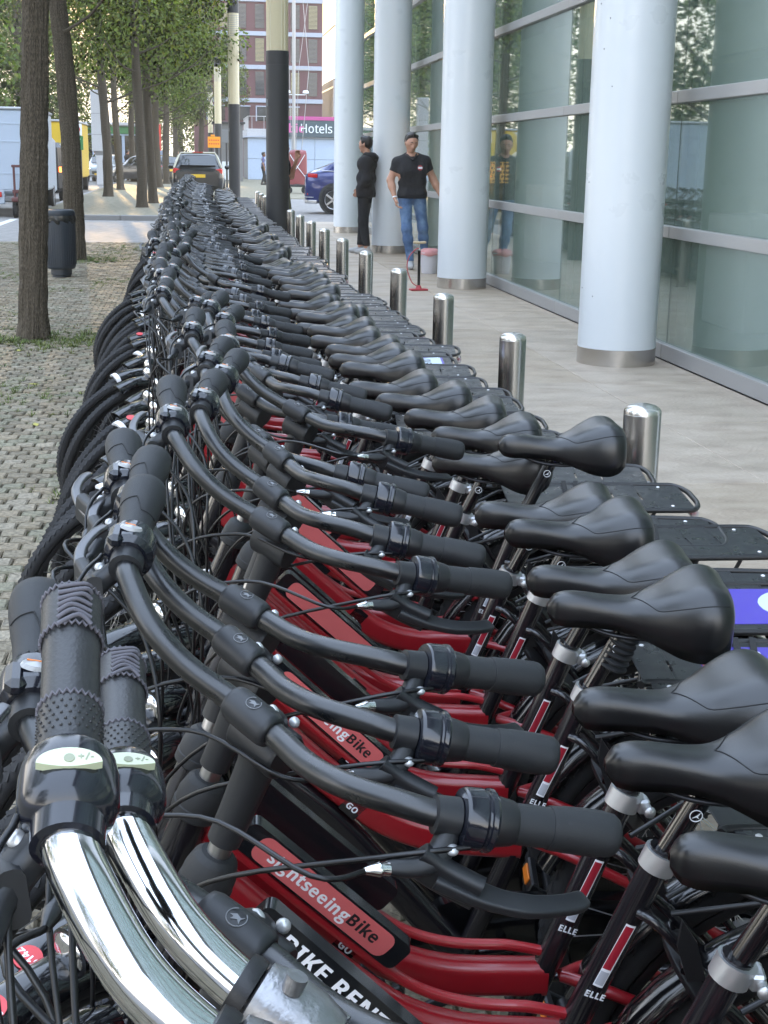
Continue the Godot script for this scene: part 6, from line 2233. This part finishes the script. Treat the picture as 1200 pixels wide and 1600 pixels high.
	obj("bracelet", mb().lathe([Vector2(0.03, -0.008), Vector2(0.036, -0.008), Vector2(0.036, 0.008), Vector2(0.03, 0.008)], 16, along(wl.lerp(el, 0.04), (el - wl))), M.ink_white, t)
	shoe(t, al, al + Vector3(-0.02, 0, 0.2), M.shoe_grey)
	shoe(t, ar, ar + Vector3(0.1, 0, 0.2), M.shoe_grey)
	# the man in the dark hooded jacket, seen from the side, hand in his pocket
	var p := thing("person", "person in black hooded jacket and trousers, side on, before the third column", "person", Vector3(2.67, 0, -21.9), -0.35)
	neck = Vector3(0.02, 1.49, 0)
	var sa := Vector3(0.03, 1.41, 0.17)
	var sb := Vector3(0.03, 1.42, -0.17)
	var ea := Vector3(0.07, 1.13, 0.22)
	var eb := Vector3(0.05, 1.13, -0.22)
	var wa := Vector3(-0.055, 0.99, 0.14)
	var wb := Vector3(-0.055, 0.99, -0.14)
	var fa := Vector3(0.06, 0.085, 0.11)
	var fb := Vector3(-0.09, 0.085, -0.09)
	var lg := [[Vector3(0.0, 0.93, 0.09), Vector3(-0.005, 0.51, 0.1), 0.09, 0.064], [Vector3(-0.005, 0.51, 0.1), fa, 0.062, 0.045], [Vector3(0.0, 0.93, -0.09), Vector3(-0.05, 0.51, -0.09), 0.09, 0.064], [Vector3(-0.05, 0.51, -0.09), fb, 0.062, 0.045], [Vector3(0, 0.98, -0.06), Vector3(0, 0.98, 0.06), 0.105, 0.105]]
	var tr := [[Vector3(0.02, 1.36, -0.11), Vector3(0.02, 1.36, 0.11), 0.11, 0.11], [Vector3(0.01, 1.15, -0.08), Vector3(0.01, 1.15, 0.08), 0.115, 0.115], [Vector3(0.0, 0.97, -0.07), Vector3(0.0, 0.97, 0.07), 0.115, 0.115], [neck, Vector3(0.02, 1.36, 0), 0.06, 0.1]]
	var arms := [[sa, ea, 0.06, 0.05], [ea, wa, 0.048, 0.034], [sb, eb, 0.06, 0.05], [eb, wb, 0.048, 0.034]]
	var bd := field(lg + tr + arms, 0.04, 0.016)
	for q in [wa, wb]:
		field(hand_bones(q, Vector3(-0.5, -0.7, 0), Vector3(0, 0, -signf(q.z)), Vector3(-1, 0.2, 0), 0.5), 0.008, 0.006, [], bd)
	add_head(bd, p, Vector3(-0.005, 1.65, 0), Basis(Vector3.UP, -PI / 2 - 0.25), neck, M.hair)
	obj("body", bd, M.skin, p)
	var jk := grow(tr, 0.022) + [[sa, ea, 0.074, 0.062], [ea, wa.lerp(ea, 0.05), 0.062, 0.055], [sb, eb, 0.074, 0.062], [eb, wb.lerp(eb, 0.05), 0.062, 0.055], [Vector3(0.01, 0.9, -0.08), Vector3(0.01, 0.9, 0.08), 0.13, 0.13]]
	var jko := obj("jacket", field(jk, 0.04, 0.013, [[Vector3(0, 0.86, 0), Vector3(0, -1, 0)], [Vector3(0.01, 1.52, 0), Vector3(-0.3, 0.95, 0).normalized(), 0.15]]), M.cloth_black, p)
	obj("hood", field([[Vector3(0.1, 1.48, -0.07), Vector3(0.1, 1.48, 0.07), 0.058, 0.058], [Vector3(0.02, 1.5, 0.1), Vector3(0.12, 1.46, 0.06), 0.04, 0.05], [Vector3(0.02, 1.5, -0.1), Vector3(0.12, 1.46, -0.06), 0.04, 0.05], [Vector3(0.14, 1.42, 0), Vector3(0.16, 1.46, 0.0), 0.05, 0.045]], 0.04, 0.012), M.cloth_black, jko)
	obj("trousers", field(grow(lg, 0.014), 0.04, 0.014, [[Vector3(0, 0.13, 0), Vector3(0, -1, 0)]]), M.cloth_trouser, p)
	shoe(p, fa, fa + Vector3(-0.2, 0, 0.03), M.shoe_grey)
	shoe(p, fb, fb + Vector3(-0.2, 0, -0.02), M.shoe_grey)
	# simple walkers further off
	walker("person in dark top and khaki trousers half hidden by the nearest lamp post, arm raised", Vector3(1.4, 0, -22.4), 1.2, M.cloth_black, M.cloth_khaki, M.skin, true)
	walker("small far person in dark clothes standing by the low building's wall", Vector3(3.86, 0, -77.5), 1.6, M.paint_blue, M.cloth_trouser, M.skin_dark, false)
	walker("far person in pale shirt crossing behind the parked hatchback", Vector3(-0.35, 0.085, -104), 0.6, M.sign_white, M.denim, M.skin, false)
	walker("far person in lilac shirt beside the one in the pale shirt", Vector3(-1.0, 0.085, -105), 1.4, M.panel_blue, M.cloth_trouser, M.skin, false)
	walker("far person with a bicycle beside the silver car", Vector3(-5.6, -0.02, -86), 0.9, M.shoe_grey, M.cloth_trouser, M.skin, false)
	walker("far person in dark coat standing between two road side trees", Vector3(-3.45, 0.0, -79), 2.2, M.cloth_black, M.cloth_trouser, M.skin, false)

func walker(label: String, at: Vector3, turn: float, top: Material, low: Material, skin: Material, raised: bool) -> void:
	var t := thing("person", label, "person", at, turn)
	var wr := Vector3(0.1, 1.42, 0.22) if raised else Vector3(0.25, 0.88, 0.06)
	var er := Vector3(0.27, 1.15, 0.08)
	var lg := [[Vector3(-0.085, 0.9, 0), Vector3(-0.09, 0.5, 0.05), 0.09, 0.062], [Vector3(-0.09, 0.5, 0.05), Vector3(-0.08, 0.08, -0.08), 0.06, 0.042], [Vector3(0.085, 0.9, 0), Vector3(0.1, 0.5, 0.08), 0.09, 0.062], [Vector3(0.1, 0.5, 0.08), Vector3(0.1, 0.08, 0.12), 0.06, 0.042], [Vector3(-0.05, 0.95, 0), Vector3(0.05, 0.95, 0), 0.11, 0.11]]
	var tr := [[Vector3(-0.1, 1.33, 0), Vector3(0.1, 1.33, 0), 0.1, 0.1], [Vector3(-0.06, 1.1, 0), Vector3(0.06, 1.1, 0), 0.1, 0.1], [Vector3(0, 1.45, 0), Vector3(0, 1.35, 0), 0.056, 0.09], [Vector3(-0.05, 0.98, 0), Vector3(0.05, 0.98, 0), 0.108, 0.108]]
	var ar := [[Vector3(-0.17, 1.38, 0), Vector3(-0.25, 1.12, -0.03), 0.05, 0.042], [Vector3(-0.25, 1.12, -0.03), Vector3(-0.25, 0.88, 0.04), 0.042, 0.03], [Vector3(0.17, 1.38, 0), er, 0.05, 0.042], [er, wr, 0.042, 0.03]]
	var b := field(lg + tr + ar, 0.04, 0.02)
	field(hand_bones(wr, Vector3(-0.1, 1, 0.2) if raised else Vector3(0, -1, 0.1), Vector3(-1, 0, 0), Vector3(0, 0, 1), 0.6), 0.008, 0.008, [], b)
	field(hand_bones(Vector3(-0.25, 0.88, 0.04), Vector3(0, -1, 0.1), Vector3(1, 0, 0), Vector3(0, 0, 1), 0.5), 0.008, 0.008, [], b)
	add_head(b, t, Vector3(0, 1.6, 0.02), Basis(), Vector3(0, 1.45, 0), M.hair, 0.009)
	obj("body", b, skin, t)
	obj("top", field(grow(tr, 0.016) + [[Vector3(-0.17, 1.38, 0), Vector3(-0.22, 1.2, -0.02), 0.068, 0.06], [Vector3(0.17, 1.38, 0), Vector3(0.235, 1.22, 0.05), 0.068, 0.06]], 0.04, 0.018, [[Vector3(0, 0.9, 0), Vector3(0, -1, 0)]]), top, t)
	obj("trousers", field(grow(lg, 0.014), 0.04, 0.018, [[Vector3(0, 0.12, 0), Vector3(0, -1, 0)]]), low, t)
	shoe(t, Vector3(-0.08, 0.085, -0.08), Vector3(-0.08, 0.085, 0.1), M.cloth_black)
	shoe(t, Vector3(0.1, 0.085, 0.12), Vector3(0.1, 0.085, 0.3), M.cloth_black)

# ------------------------------------------------------------------ vehicles; a car faces +x, origin on the ground below its middle
# stations: [x, bottom, belt, roof, half width low, half width belt, half width roof]
func car_shell(st: Array) -> Mb:
	var rows := []
	for s in st:
		var w: float = s[4]
		var wb: float = s[5]
		var wr: float = s[6]
		var yb: float = s[1]
		var yt: float = s[2]
		var yr: float = s[3]
		var half := [Vector2(0, yb), Vector2(w * 0.86, yb), Vector2(w * 0.97, yb + 0.05), Vector2(w, lerpf(yb, yt, 0.35)), Vector2(w * 1.005, lerpf(yb, yt, 0.7)), Vector2(lerpf(w, wb, 0.7), lerpf(yb, yt, 0.93)), Vector2(wb, yt), Vector2(lerpf(wb, wr, 0.85), lerpf(yt, yr, 0.82)), Vector2(wr * 0.93, lerpf(yt, yr, 0.95)), Vector2(wr * 0.6, yr), Vector2(0, yr + 0.004)]
		var row := PackedVector3Array()
		for q in half:
			row.append(Vector3(s[0], q.y, q.x))
		for k in range(half.size() - 2, 0, -1):
			row.append(Vector3(s[0], half[k].y, -half[k].x))
		rows.append(row)
	return mb().grid(rows, true, true, 48.0)

func smooth_stations(st: Array, n := 5) -> Array:
	var out := []
	for i in st.size() - 1:
		for k in n:
			var q := []
			for c in 7:
				q.append(cubic_interpolate(st[i][c], st[i + 1][c], st[maxi(i - 1, 0)][c], st[mini(i + 2, st.size() - 1)][c], float(k) / n))
			out.append(q)
	out.append(st[st.size() - 1])
	return out

func station_at(st: Array, x: float) -> Array:
	for i in st.size() - 1:
		if x <= st[i + 1][0]:
			var t: float = clampf((x - st[i][0]) / (st[i + 1][0] - st[i][0]), 0, 1)
			var q := []
			for c in 7:
				q.append(lerpf(st[i][c], st[i + 1][c], t))
			return q
	return st[st.size() - 1]

func side_glass(st: Array, x0: float, x1: float, s: int, low := 0.06, high := 0.86) -> Mb:
	var rows := []
	for i in 9:
		var q := station_at(st, lerpf(x0, x1, i / 8.0))
		var row := PackedVector3Array()
		for j in 4:
			var f := lerpf(low, high, j / 3.0)
			row.append(Vector3(q[0], lerpf(q[2], q[3], f * 0.95), s * (lerpf(q[5], q[6], f * 0.98) + 0.006)))
		rows.append(row)
	var b := mb().grid(rows, false, false)
	return b

func end_glass(st: Array, x0: float, x1: float, push: float) -> Mb:
	# sloping screen between two stations over the top
	var a := station_at(st, x0)
	var c := station_at(st, x1)
	var rows := []
	for i in 4:
		var f := i / 3.0
		var row := PackedVector3Array()
		for k in 7:
			var z := lerpf(-1, 1, k / 6.0)
			var bow := 0.05 * (1.0 - z * z) * signf(push)
			row.append(Vector3(lerpf(a[0], c[0], f) + push + bow, lerpf(a[3], c[3], f) + 0.02, z * lerpf(a[6], c[6], f) * 0.94))
		rows.append(row)
	return mb().grid(rows, false, false)

func wheel(t: Node, c: Vector3, r: float, w: float, s: int) -> void:
	var o := obj("wheel", mb().ring([Vector2(r * 0.68, -w / 2), Vector2(r * 0.9, -w / 2), Vector2(r, -w * 0.36), Vector2(r, w * 0.36), Vector2(r * 0.9, w / 2), Vector2(r * 0.68, w / 2)], 36, axle(c)), M.tyre, t)
	var rim := mb().lathe([Vector2(0.0, -0.02), Vector2(r * 0.69, -0.02), Vector2(r * 0.69, 0.02), Vector2(r * 0.62, 0.0), Vector2(0.0, -0.005)], 28, Transform3D(Basis(Vector3.RIGHT, PI / 2 * s), c + Vector3(0, 0, s * w * 0.34)))
	for k in 5:
		var a := TAU * k / 5
		rim.box(c + Vector3(cos(a) * r * 0.35, sin(a) * r * 0.35, s * w * 0.46), Vector3(r * 0.64, r * 0.14, 0.02), 0.005, Basis(Vector3(0, 0, 1), a))
	obj("rim", rim, M.alloy, o)

func make_car(label: String, paint: Material, st0: Array, wb: Array, r: float, at: Vector3, turn: float) -> Node3D:
	var t := thing("parked_car", label, "car", at, turn)
	var st := smooth_stations(st0, 5)
	obj("body", car_shell(st), paint, t)
	for s in [-1, 1]:
		for x in wb:
			var q := station_at(st, x)
			var arch := mb().ring([Vector2(r + 0.055, 0.02), Vector2(r + 0.02, 0.02), Vector2(r + 0.02, -0.06), Vector2(r + 0.055, -0.06)], 28, Transform3D(Basis(Vector3.RIGHT, PI / 2 * s), Vector3(x, r, s * (q[4] - 0.005))), 1.0, 50.0, PI, TAU) if false else mb().lathe([Vector2(0, -0.04), Vector2(r + 0.06, -0.04), Vector2(r + 0.06, 0.008), Vector2(0, 0.008)], 32, Transform3D(Basis(Vector3.RIGHT, PI / 2 * s), Vector3(x, r + 0.02, s * (q[4] - 0.0))))
			obj("wheel_arch", arch, M.joint_black, t)
			wheel(t, Vector3(x, r, s * (q[4] - 0.07)), r, 0.21, s)
	return t

func make_vehicles() -> void:
	# blue coupe styled car, its tail towards us on the left
	var sb := [[-2.3, 0.42, 0.92, 0.96, 0.62, 0.6, 0.5], [-2.22, 0.3, 1.02, 1.07, 0.86, 0.8, 0.62], [-1.9, 0.26, 1.08, 1.17, 0.94, 0.86, 0.66], [-1.2, 0.24, 1.09, 1.45, 0.96, 0.88, 0.66], [-0.3, 0.23, 1.07, 1.58, 0.96, 0.88, 0.68], [0.5, 0.23, 1.03, 1.52, 0.96, 0.88, 0.66], [1.3, 0.24, 1.0, 1.1, 0.95, 0.86, 0.7], [2.0, 0.28, 0.9, 0.98, 0.9, 0.8, 0.66], [2.3, 0.36, 0.7, 0.76, 0.7, 0.62, 0.5]]
	var c := make_car("dark blue coupe styled car seen from behind, partly hidden by the farthest column", M.paint_blue, sb, [-1.38, 1.42], 0.36, Vector3(5.42, 0, -38.3), -0.42)
	var st := smooth_stations(sb, 5)
	for s in [-1, 1]:
		obj("side_window", side_glass(st, -1.35, -0.28, s), M.glass_dark, c)
		obj("side_window", side_glass(st, -0.2, 0.72, s), M.glass_dark, c)
		obj("window_trim", mb().tube(spline([Vector3(-1.75, 1.12, 0.86 * s), Vector3(-1.0, 1.1, 0.89 * s), Vector3(0.0, 1.08, 0.89 * s), Vector3(0.9, 1.05, 0.88 * s)], 4), 0.012, 5), M.trim_silver, c)
		var tl := obj("tail_light", mb().sweep([Vector3(-2.255, 0.985, 0.3 * s), Vector3(-2.235, 0.985, 0.66 * s), Vector3(-2.12, 0.99, 0.86 * s), Vector3(-1.86, 0.985, 0.935 * s)], rounded(0.1, 0.05, 0.015, 2), Vector3.UP), M.tail_red, c)
		obj("low_reflector", mb().sweep([Vector3(-2.31, 0.5, 0.45 * s), Vector3(-2.27, 0.5, 0.74 * s), Vector3(-2.12, 0.5, 0.9 * s)], rounded(0.045, 0.04, 0.01, 2), Vector3.UP), M.tail_red, c)
	obj("rear_window", end_glass(st, -2.02, -1.05, -0.02), M.glass_dark, c)
	obj("bumper_lip", mb().sweep(spline([Vector3(-1.85, 0.3, -0.95), Vector3(-2.2, 0.3, -0.84), Vector3(-2.36, 0.3, 0.0), Vector3(-2.2, 0.3, 0.84), Vector3(-1.85, 0.3, 0.95)], 5), rounded(0.1, 0.07, 0.02, 2), Vector3.UP), M.trim_silver, c)
	obj("trim_strip", mb().sweep(spline([Vector3(-1.95, 0.42, -0.955), Vector3(-2.24, 0.42, -0.83), Vector3(-2.355, 0.42, 0.0), Vector3(-2.24, 0.42, 0.83), Vector3(-1.95, 0.42, 0.955)], 5), rounded(0.02, 0.03, 0.006, 2), Vector3.UP), M.trim_silver, c)
	obj("number_plate", mb().box(Vector3(-2.335, 0.72, 0), Vector3(0.02, 0.11, 0.5), 0.004), M.plate_yellow, c)
	# hatchback beyond the end of the row
	var sh := [[-1.95, 0.4, 0.8, 0.86, 0.7, 0.66, 0.56], [-1.88, 0.28, 0.95, 1.05, 0.82, 0.78, 0.64], [-1.62, 0.24, 0.98, 1.38, 0.86, 0.82, 0.62], [-1.3, 0.22, 0.98, 1.46, 0.87, 0.83, 0.63], [-0.2, 0.22, 0.96, 1.48, 0.87, 0.83, 0.63], [0.6, 0.22, 0.94, 1.36, 0.87, 0.82, 0.6], [1.15, 0.24, 0.92, 1.0, 0.86, 0.8, 0.6], [1.75, 0.3, 0.8, 0.86, 0.8, 0.7, 0.55], [1.95, 0.36, 0.6, 0.66, 0.62, 0.55, 0.4]]
	var sth := smooth_stations(sh, 5)
	var h := make_car("pale gold hatchback seen from behind at the far end of the bicycles", M.paint_black, sh, [-1.2, 1.25], 0.31, Vector3(0.27, 0.085, -50.0), PI / 2 - 0.03)
	obj("roof_panel", mb().box(Vector3(-0.6, 1.475, 0), Vector3(1.7, 0.03, 1.16), 0.012), M.paint_gold, h)
	obj("rear_frame", mb().sweep([Vector3(-1.9, 0.98, -0.79), Vector3(-1.7, 1.36, -0.64), Vector3(-1.6, 1.46, -0.56), Vector3(-1.6, 1.47, 0.56), Vector3(-1.7, 1.36, 0.64), Vector3(-1.9, 0.98, 0.79)], rounded(0.05, 0.07, 0.02, 2), Vector3(1, 0, 0)), M.paint_gold, h)
	obj("rear_window", end_glass(sth, -1.88, -1.64, -0.05), M.glass_dark, h)
	for s in [-1, 1]:
		obj("tail_light", mb().box(Vector3(-1.86, 0.88, 0.68 * s), Vector3(0.14, 0.17, 0.28), 0.03), M.tail_red, h)
		obj("side_window", side_glass(sth, -1.5, -0.4, s), M.glass_dark, h)
		obj("side_window", side_glass(sth, -0.3, 0.6, s), M.glass_dark, h)
		obj("wing_mirror", mb().ball(Vector3(0.45, 1.0, 0.98 * s), Vector3(0.08, 0.08, 0.12), 10), M.paint_black, h)
	obj("rear_wiper", mb().box(Vector3(-1.92, 1.08, 0.1), Vector3(0.02, 0.02, 0.5), 0.0, Basis(Vector3.RIGHT, 0.1)), M.joint_black, h)
	obj("high_brake_light", mb().box(Vector3(-1.66, 1.49, 0), Vector3(0.05, 0.025, 0.35), 0.005), M.tail_red, h)
	obj("number_plate", mb().box(Vector3(-1.95, 0.72, 0), Vector3(0.02, 0.11, 0.5), 0.004), M.plate_yellow, h)
	# silver car coming towards us, headlight lit
	var sv := make_car("silver car coming towards the camera on the left road, headlamp lit", M.paint_silver, sh, [-1.2, 1.25], 0.31, Vector3(-4.85, -0.02, -82.0), -PI / 2 - 0.1)
	obj("windscreen", end_glass(sth, 0.55, 1.12, 0.04), M.glass_dark, sv)
	for s in [-1, 1]:
		obj("side_window", side_glass(sth, -1.5, -0.4, s), M.glass_dark, sv)
		obj("side_window", side_glass(sth, -0.3, 0.6, s), M.glass_dark, sv)
		obj("headlight", mb().box(Vector3(1.82, 0.68, 0.56 * s), Vector3(0.16, 0.14, 0.26), 0.03), M.head_on if s == 1 else M.display, sv)
	obj("grille", mb().box(Vector3(1.93, 0.5, 0), Vector3(0.08, 0.16, 0.8), 0.02), M.joint_black, sv)
	obj("number_plate", mb().box(Vector3(1.975, 0.42, 0), Vector3(0.02, 0.11, 0.5), 0.004), M.plate_yellow, sv)
	# dark car beyond the trees
	var dk := make_car("black car parked beyond the paired tree trunks, seen from behind", M.paint_dark, sh, [-1.2, 1.25], 0.32, Vector3(-2.35, 0.0, -76.5), PI / 2 + 0.75)
	obj("rear_window", end_glass(sth, -1.88, -1.64, -0.05), M.glass_dark, dk)
	for s in [-1, 1]:
		obj("side_window", side_glass(sth, -1.5, -0.4, s), M.glass_dark, dk)
		obj("side_window", side_glass(sth, -0.3, 0.6, s), M.glass_dark, dk)
		obj("tail_light", mb().box(Vector3(-1.86, 0.88, 0.68 * s), Vector3(0.14, 0.17, 0.28), 0.03), M.lamp_on if s == 1 else M.tail_red, dk)
	obj("number_plate", mb().box(Vector3(-1.95, 0.72, 0), Vector3(0.02, 0.11, 0.5), 0.004), M.plate_yellow, dk)
	# white box van at the left edge
	var v := thing("white_van", "white box van standing at the left edge behind the nearest tree", "van", Vector3(-4.62, -0.02, -36.3))
	obj("box_body", mb().box(Vector3(0, 1.5, 0), Vector3(2.0, 1.9, 4.6), 0.05), M.van_white, v)
	for k in 2:
		obj("rear_door", mb().box(Vector3(-0.49 + 0.98 * k, 1.52, 2.305), Vector3(0.95, 1.78, 0.02), 0.008), M.van_white, v)
	for y in [1.0, 1.72, 2.12]:
		obj("door_rib", mb().box(Vector3(0, y, 2.318), Vector3(1.9, 0.03, 0.014), 0.005), M.van_white, v)
	obj("roof_edge", mb().box(Vector3(0, 2.46, 0.0), Vector3(2.06, 0.06, 4.7), 0.02), M.concrete_pale, v)
	obj("corner_post", mb().box(Vector3(0.985, 1.5, 2.29), Vector3(0.08, 1.9, 0.06), 0.015), M.concrete_pale, v)
	obj("lower_panel", mb().box(Vector3(-0.35, 0.48, 2.25), Vector3(1.3, 0.36, 0.12), 0.02), M.van_white, v)
	obj("bumper", mb().box(Vector3(0, 0.42, 2.22), Vector3(2.0, 0.14, 0.14), 0.03), M.panel_grey, v)
	obj("tail_light", mb().box(Vector3(0.13, 0.52, 2.33), Vector3(0.22, 0.12, 0.06), 0.015), M.tail_red, v)
	obj("cab", mb().box(Vector3(0, 1.15, -3.1), Vector3(1.9, 1.7, 1.6), 0.2), M.van_white, v)
	for z in [-2.6, 1.1]:
		for s in [-1, 1]:
			wheel(v, Vector3(0.86 * s, 0.34, z), 0.34, 0.22, 1) if s == 1 else wheel(v, Vector3(0.86 * s, 0.34, z), 0.34, 0.22, -1)
	for w in v.get_children():
		if String(w.name).begins_with("wheel"):
			var c0: Vector3 = w.mesh.get_aabb().get_center()
			w.transform = Transform3D(Basis(Vector3.UP, PI / 2), c0) * Transform3D(Basis(), -c0)
	# red framed hand trolley leaning at the van's tail
	var y := thing("rack_trolley", "small rust red frame trolley standing behind the white van", "trolley", Vector3(-3.78, -0.02, -33.6))
	for q in [[-0.26, 0.0], [-0.09, 0.0], [0.09, 0.0], [0.26, 0.0]]:
		obj("upright", mb().box(Vector3(q[0], 0.78, q[1]), Vector3(0.05, 0.75, 0.05), 0.01), M.rust, y)
	obj("top_rail", mb().box(Vector3(0, 1.17, 0), Vector3(0.62, 0.06, 0.06), 0.01), M.rust, y)
	obj("mid_rail", mb().box(Vector3(0, 0.6, 0), Vector3(0.62, 0.08, 0.06), 0.01), M.rust, y)
	obj("bed", mb().box(Vector3(0, 0.42, -0.3), Vector3(0.66, 0.1, 0.8), 0.02), M.rust, y)
	for s in [-1, 1]:
		obj("wheel", mb().ring([Vector2(0.12, -0.05), Vector2(0.22, -0.045), Vector2(0.22, 0.045), Vector2(0.12, 0.05)], 24, Transform3D(Basis(Vector3(0, 0, 1), PI / 2), Vector3(0.28 * s, 0.22, -0.2))), M.tyre, y)
	# red brake lamp of a vehicle ahead
	# yellow truck
	var k := thing("yellow_truck", "yellow delivery truck with white and blue swoosh logo behind the second tree", "truck", Vector3(-5.55, -0.02, -58.5))
	obj("box_body", mb().box(Vector3(0, 1.6, 0), Vector3(2.5, 2.1, 6.5), 0.06), M.van_yellow, k)
	for q in 2:
		obj("rear_door", mb().box(Vector3(-0.6 + 1.2 * q, 1.6, 3.26), Vector3(1.16, 1.95, 0.03), 0.01), M.van_yellow, k)
	obj("roof_edge", mb().box(Vector3(0, 2.68, 0), Vector3(2.56, 0.07, 6.6), 0.02), M.concrete_pale, k)
	obj("corner_post", mb().box(Vector3(1.22, 1.6, 3.25), Vector3(0.08, 2.1, 0.06), 0.015), M.panel_grey, k)
	var lg := mb()
	lg.prism(PackedVector2Array([Vector2(-0.3, -0.3), Vector2(-0.05, -0.25), Vector2(0.06, 0.05), Vector2(0.1, 0.35), Vector2(0.22, 0.42), Vector2(0.02, 0.44), Vector2(-0.06, 0.1), Vector2(-0.14, -0.12)]), 3.277, 3.282, Transform3D(Basis(), Vector3(-0.15, 2.15, 0)))
	obj("logo_swoosh", lg, M.sign_white, k)
	obj("logo_stroke", mb().prism(PackedVector2Array([Vector2(-0.32, -0.36), Vector2(0.0, -0.31), Vector2(0.08, -0.1), Vector2(-0.05, -0.22)]), 3.277, 3.283, Transform3D(Basis(), Vector3(-0.15, 2.15, 0))), M.kiosk_blue, k)
	obj("notice", mb().box(Vector3(0.72, 1.42, 3.285), Vector3(0.34, 0.26, 0.01)), M.sign_white, k)
	obj("notice", mb().box(Vector3(0.85, 0.86, 3.285), Vector3(0.24, 0.26, 0.01)), M.sign_white, k)
	obj("bumper", mb().box(Vector3(0, 0.42, 3.2), Vector3(2.4, 0.22, 0.2), 0.03), M.joint_black, k)
	for s in [-1, 1]:
		obj("tail_light", mb().box(Vector3(1.0 * s, 0.45, 3.31), Vector3(0.26, 0.12, 0.04), 0.01), M.tail_red, k)
	obj("cab", mb().box(Vector3(0, 1.35, -4.1), Vector3(2.3, 1.9, 1.7), 0.2), M.van_yellow, k)
	for z in [-3.6, 2.0]:
		for s in [-1, 1]:
			obj("wheel", mb().ring([Vector2(0.2, -0.12), Vector2(0.42, -0.1), Vector2(0.42, 0.1), Vector2(0.2, 0.12)], 28, Transform3D(Basis(Vector3(0, 0, 1), PI / 2), Vector3(1.05 * s, 0.42, z))), M.tyre, k)
	# the vehicle between van and truck, brake lamp lit
	var g := thing("grey_van", "grey van ahead of the white van with its orange brake lamp lit", "van", Vector3(-4.75, -0.02, -46.5))
	obj("body", mb().box(Vector3(0, 1.05, 0), Vector3(1.75, 1.5, 4.2), 0.15), M.paint_dark, g)
	obj("rear_window", mb().box(Vector3(0, 1.4, 2.11), Vector3(1.4, 0.5, 0.02), 0.005), M.glass_dark, g)
	for s in [-1, 1]:
		obj("tail_light", mb().box(Vector3(0.82 * s, 1.0, 2.1), Vector3(0.12, 0.16, 0.05), 0.015), M.lamp_on if s == 1 else M.tail_red, g)
		for z in [-1.4, 1.4]:
			obj("wheel", mb().ring([Vector2(0.15, -0.1), Vector2(0.32, -0.09), Vector2(0.32, 0.09), Vector2(0.15, 0.1)], 24, Transform3D(Basis(Vector3(0, 0, 1), PI / 2), Vector3(0.78 * s, 0.32, z))), M.tyre, g)
	# covered red load by the blue panel wall
	var d := thing("covered_trolley", "trolley under a red plastic cover beside the blue panelled wall", "trolley", Vector3(4.4, 0, -60))
	d.scale = Vector3(0.62, 0.83, 0.62)
	var rows := []
	for j in 7:
		var row := PackedVector3Array()
		for q in 24:
			var a := TAU * q / 24
			var e := 0.78 / pow(pow(absf(cos(a)), 4.0) + pow(absf(sin(a)), 4.0), 0.25)
			var s: float = [0.98, 1.0, 0.98, 0.95, 0.9, 0.8, 0.3][j]
			row.append(Vector3(cos(a) * e * s * 0.85 + 0.05 * j * 0.3, [0.45, 0.8, 1.2, 1.6, 1.95, 2.08, 2.12][j] + 0.03 * sin(a * 5 + j), sin(a) * e * s * 0.7))
		rows.append(row)
	obj("cover", mb().grid(rows, true, true, 60.0), M.tarp_red, d)
	var cr := mb()
	for s in [-1, 1]:
		cr.tube([Vector3(-0.55 * s, 0.8, 0.58), Vector3(0.0, 1.3, 0.6), Vector3(0.5 * s, 1.9, 0.5)], 0.02, 5)
	obj("white_strap", cr, M.sign_white, d)
	obj("deck", mb().box(Vector3(0, 0.38, 0), Vector3(1.3, 0.12, 1.1), 0.02), M.dark_metal, d)
	for q in [[-0.5, -0.45], [0.5, -0.45], [-0.5, 0.45], [0.5, 0.45]]:
		obj("castor", mb().lathe([Vector2(0, -0.04), Vector2(0.16, -0.04), Vector2(0.16, 0.04), Vector2(0, 0.04)], 16, axle(Vector3(q[0], 0.16, q[1]))), M.tyre, d)

func _ready() -> void:
	rng.seed = 77
	set_view()
	make_materials()
	make_ground()
	make_facade()
	make_annex()
	make_hotel()
	make_left_far()
	make_trees()
	make_posts()
	make_bollards()
	make_bin()
	make_tools()
	make_vehicles()
	make_people()
	bike_row()
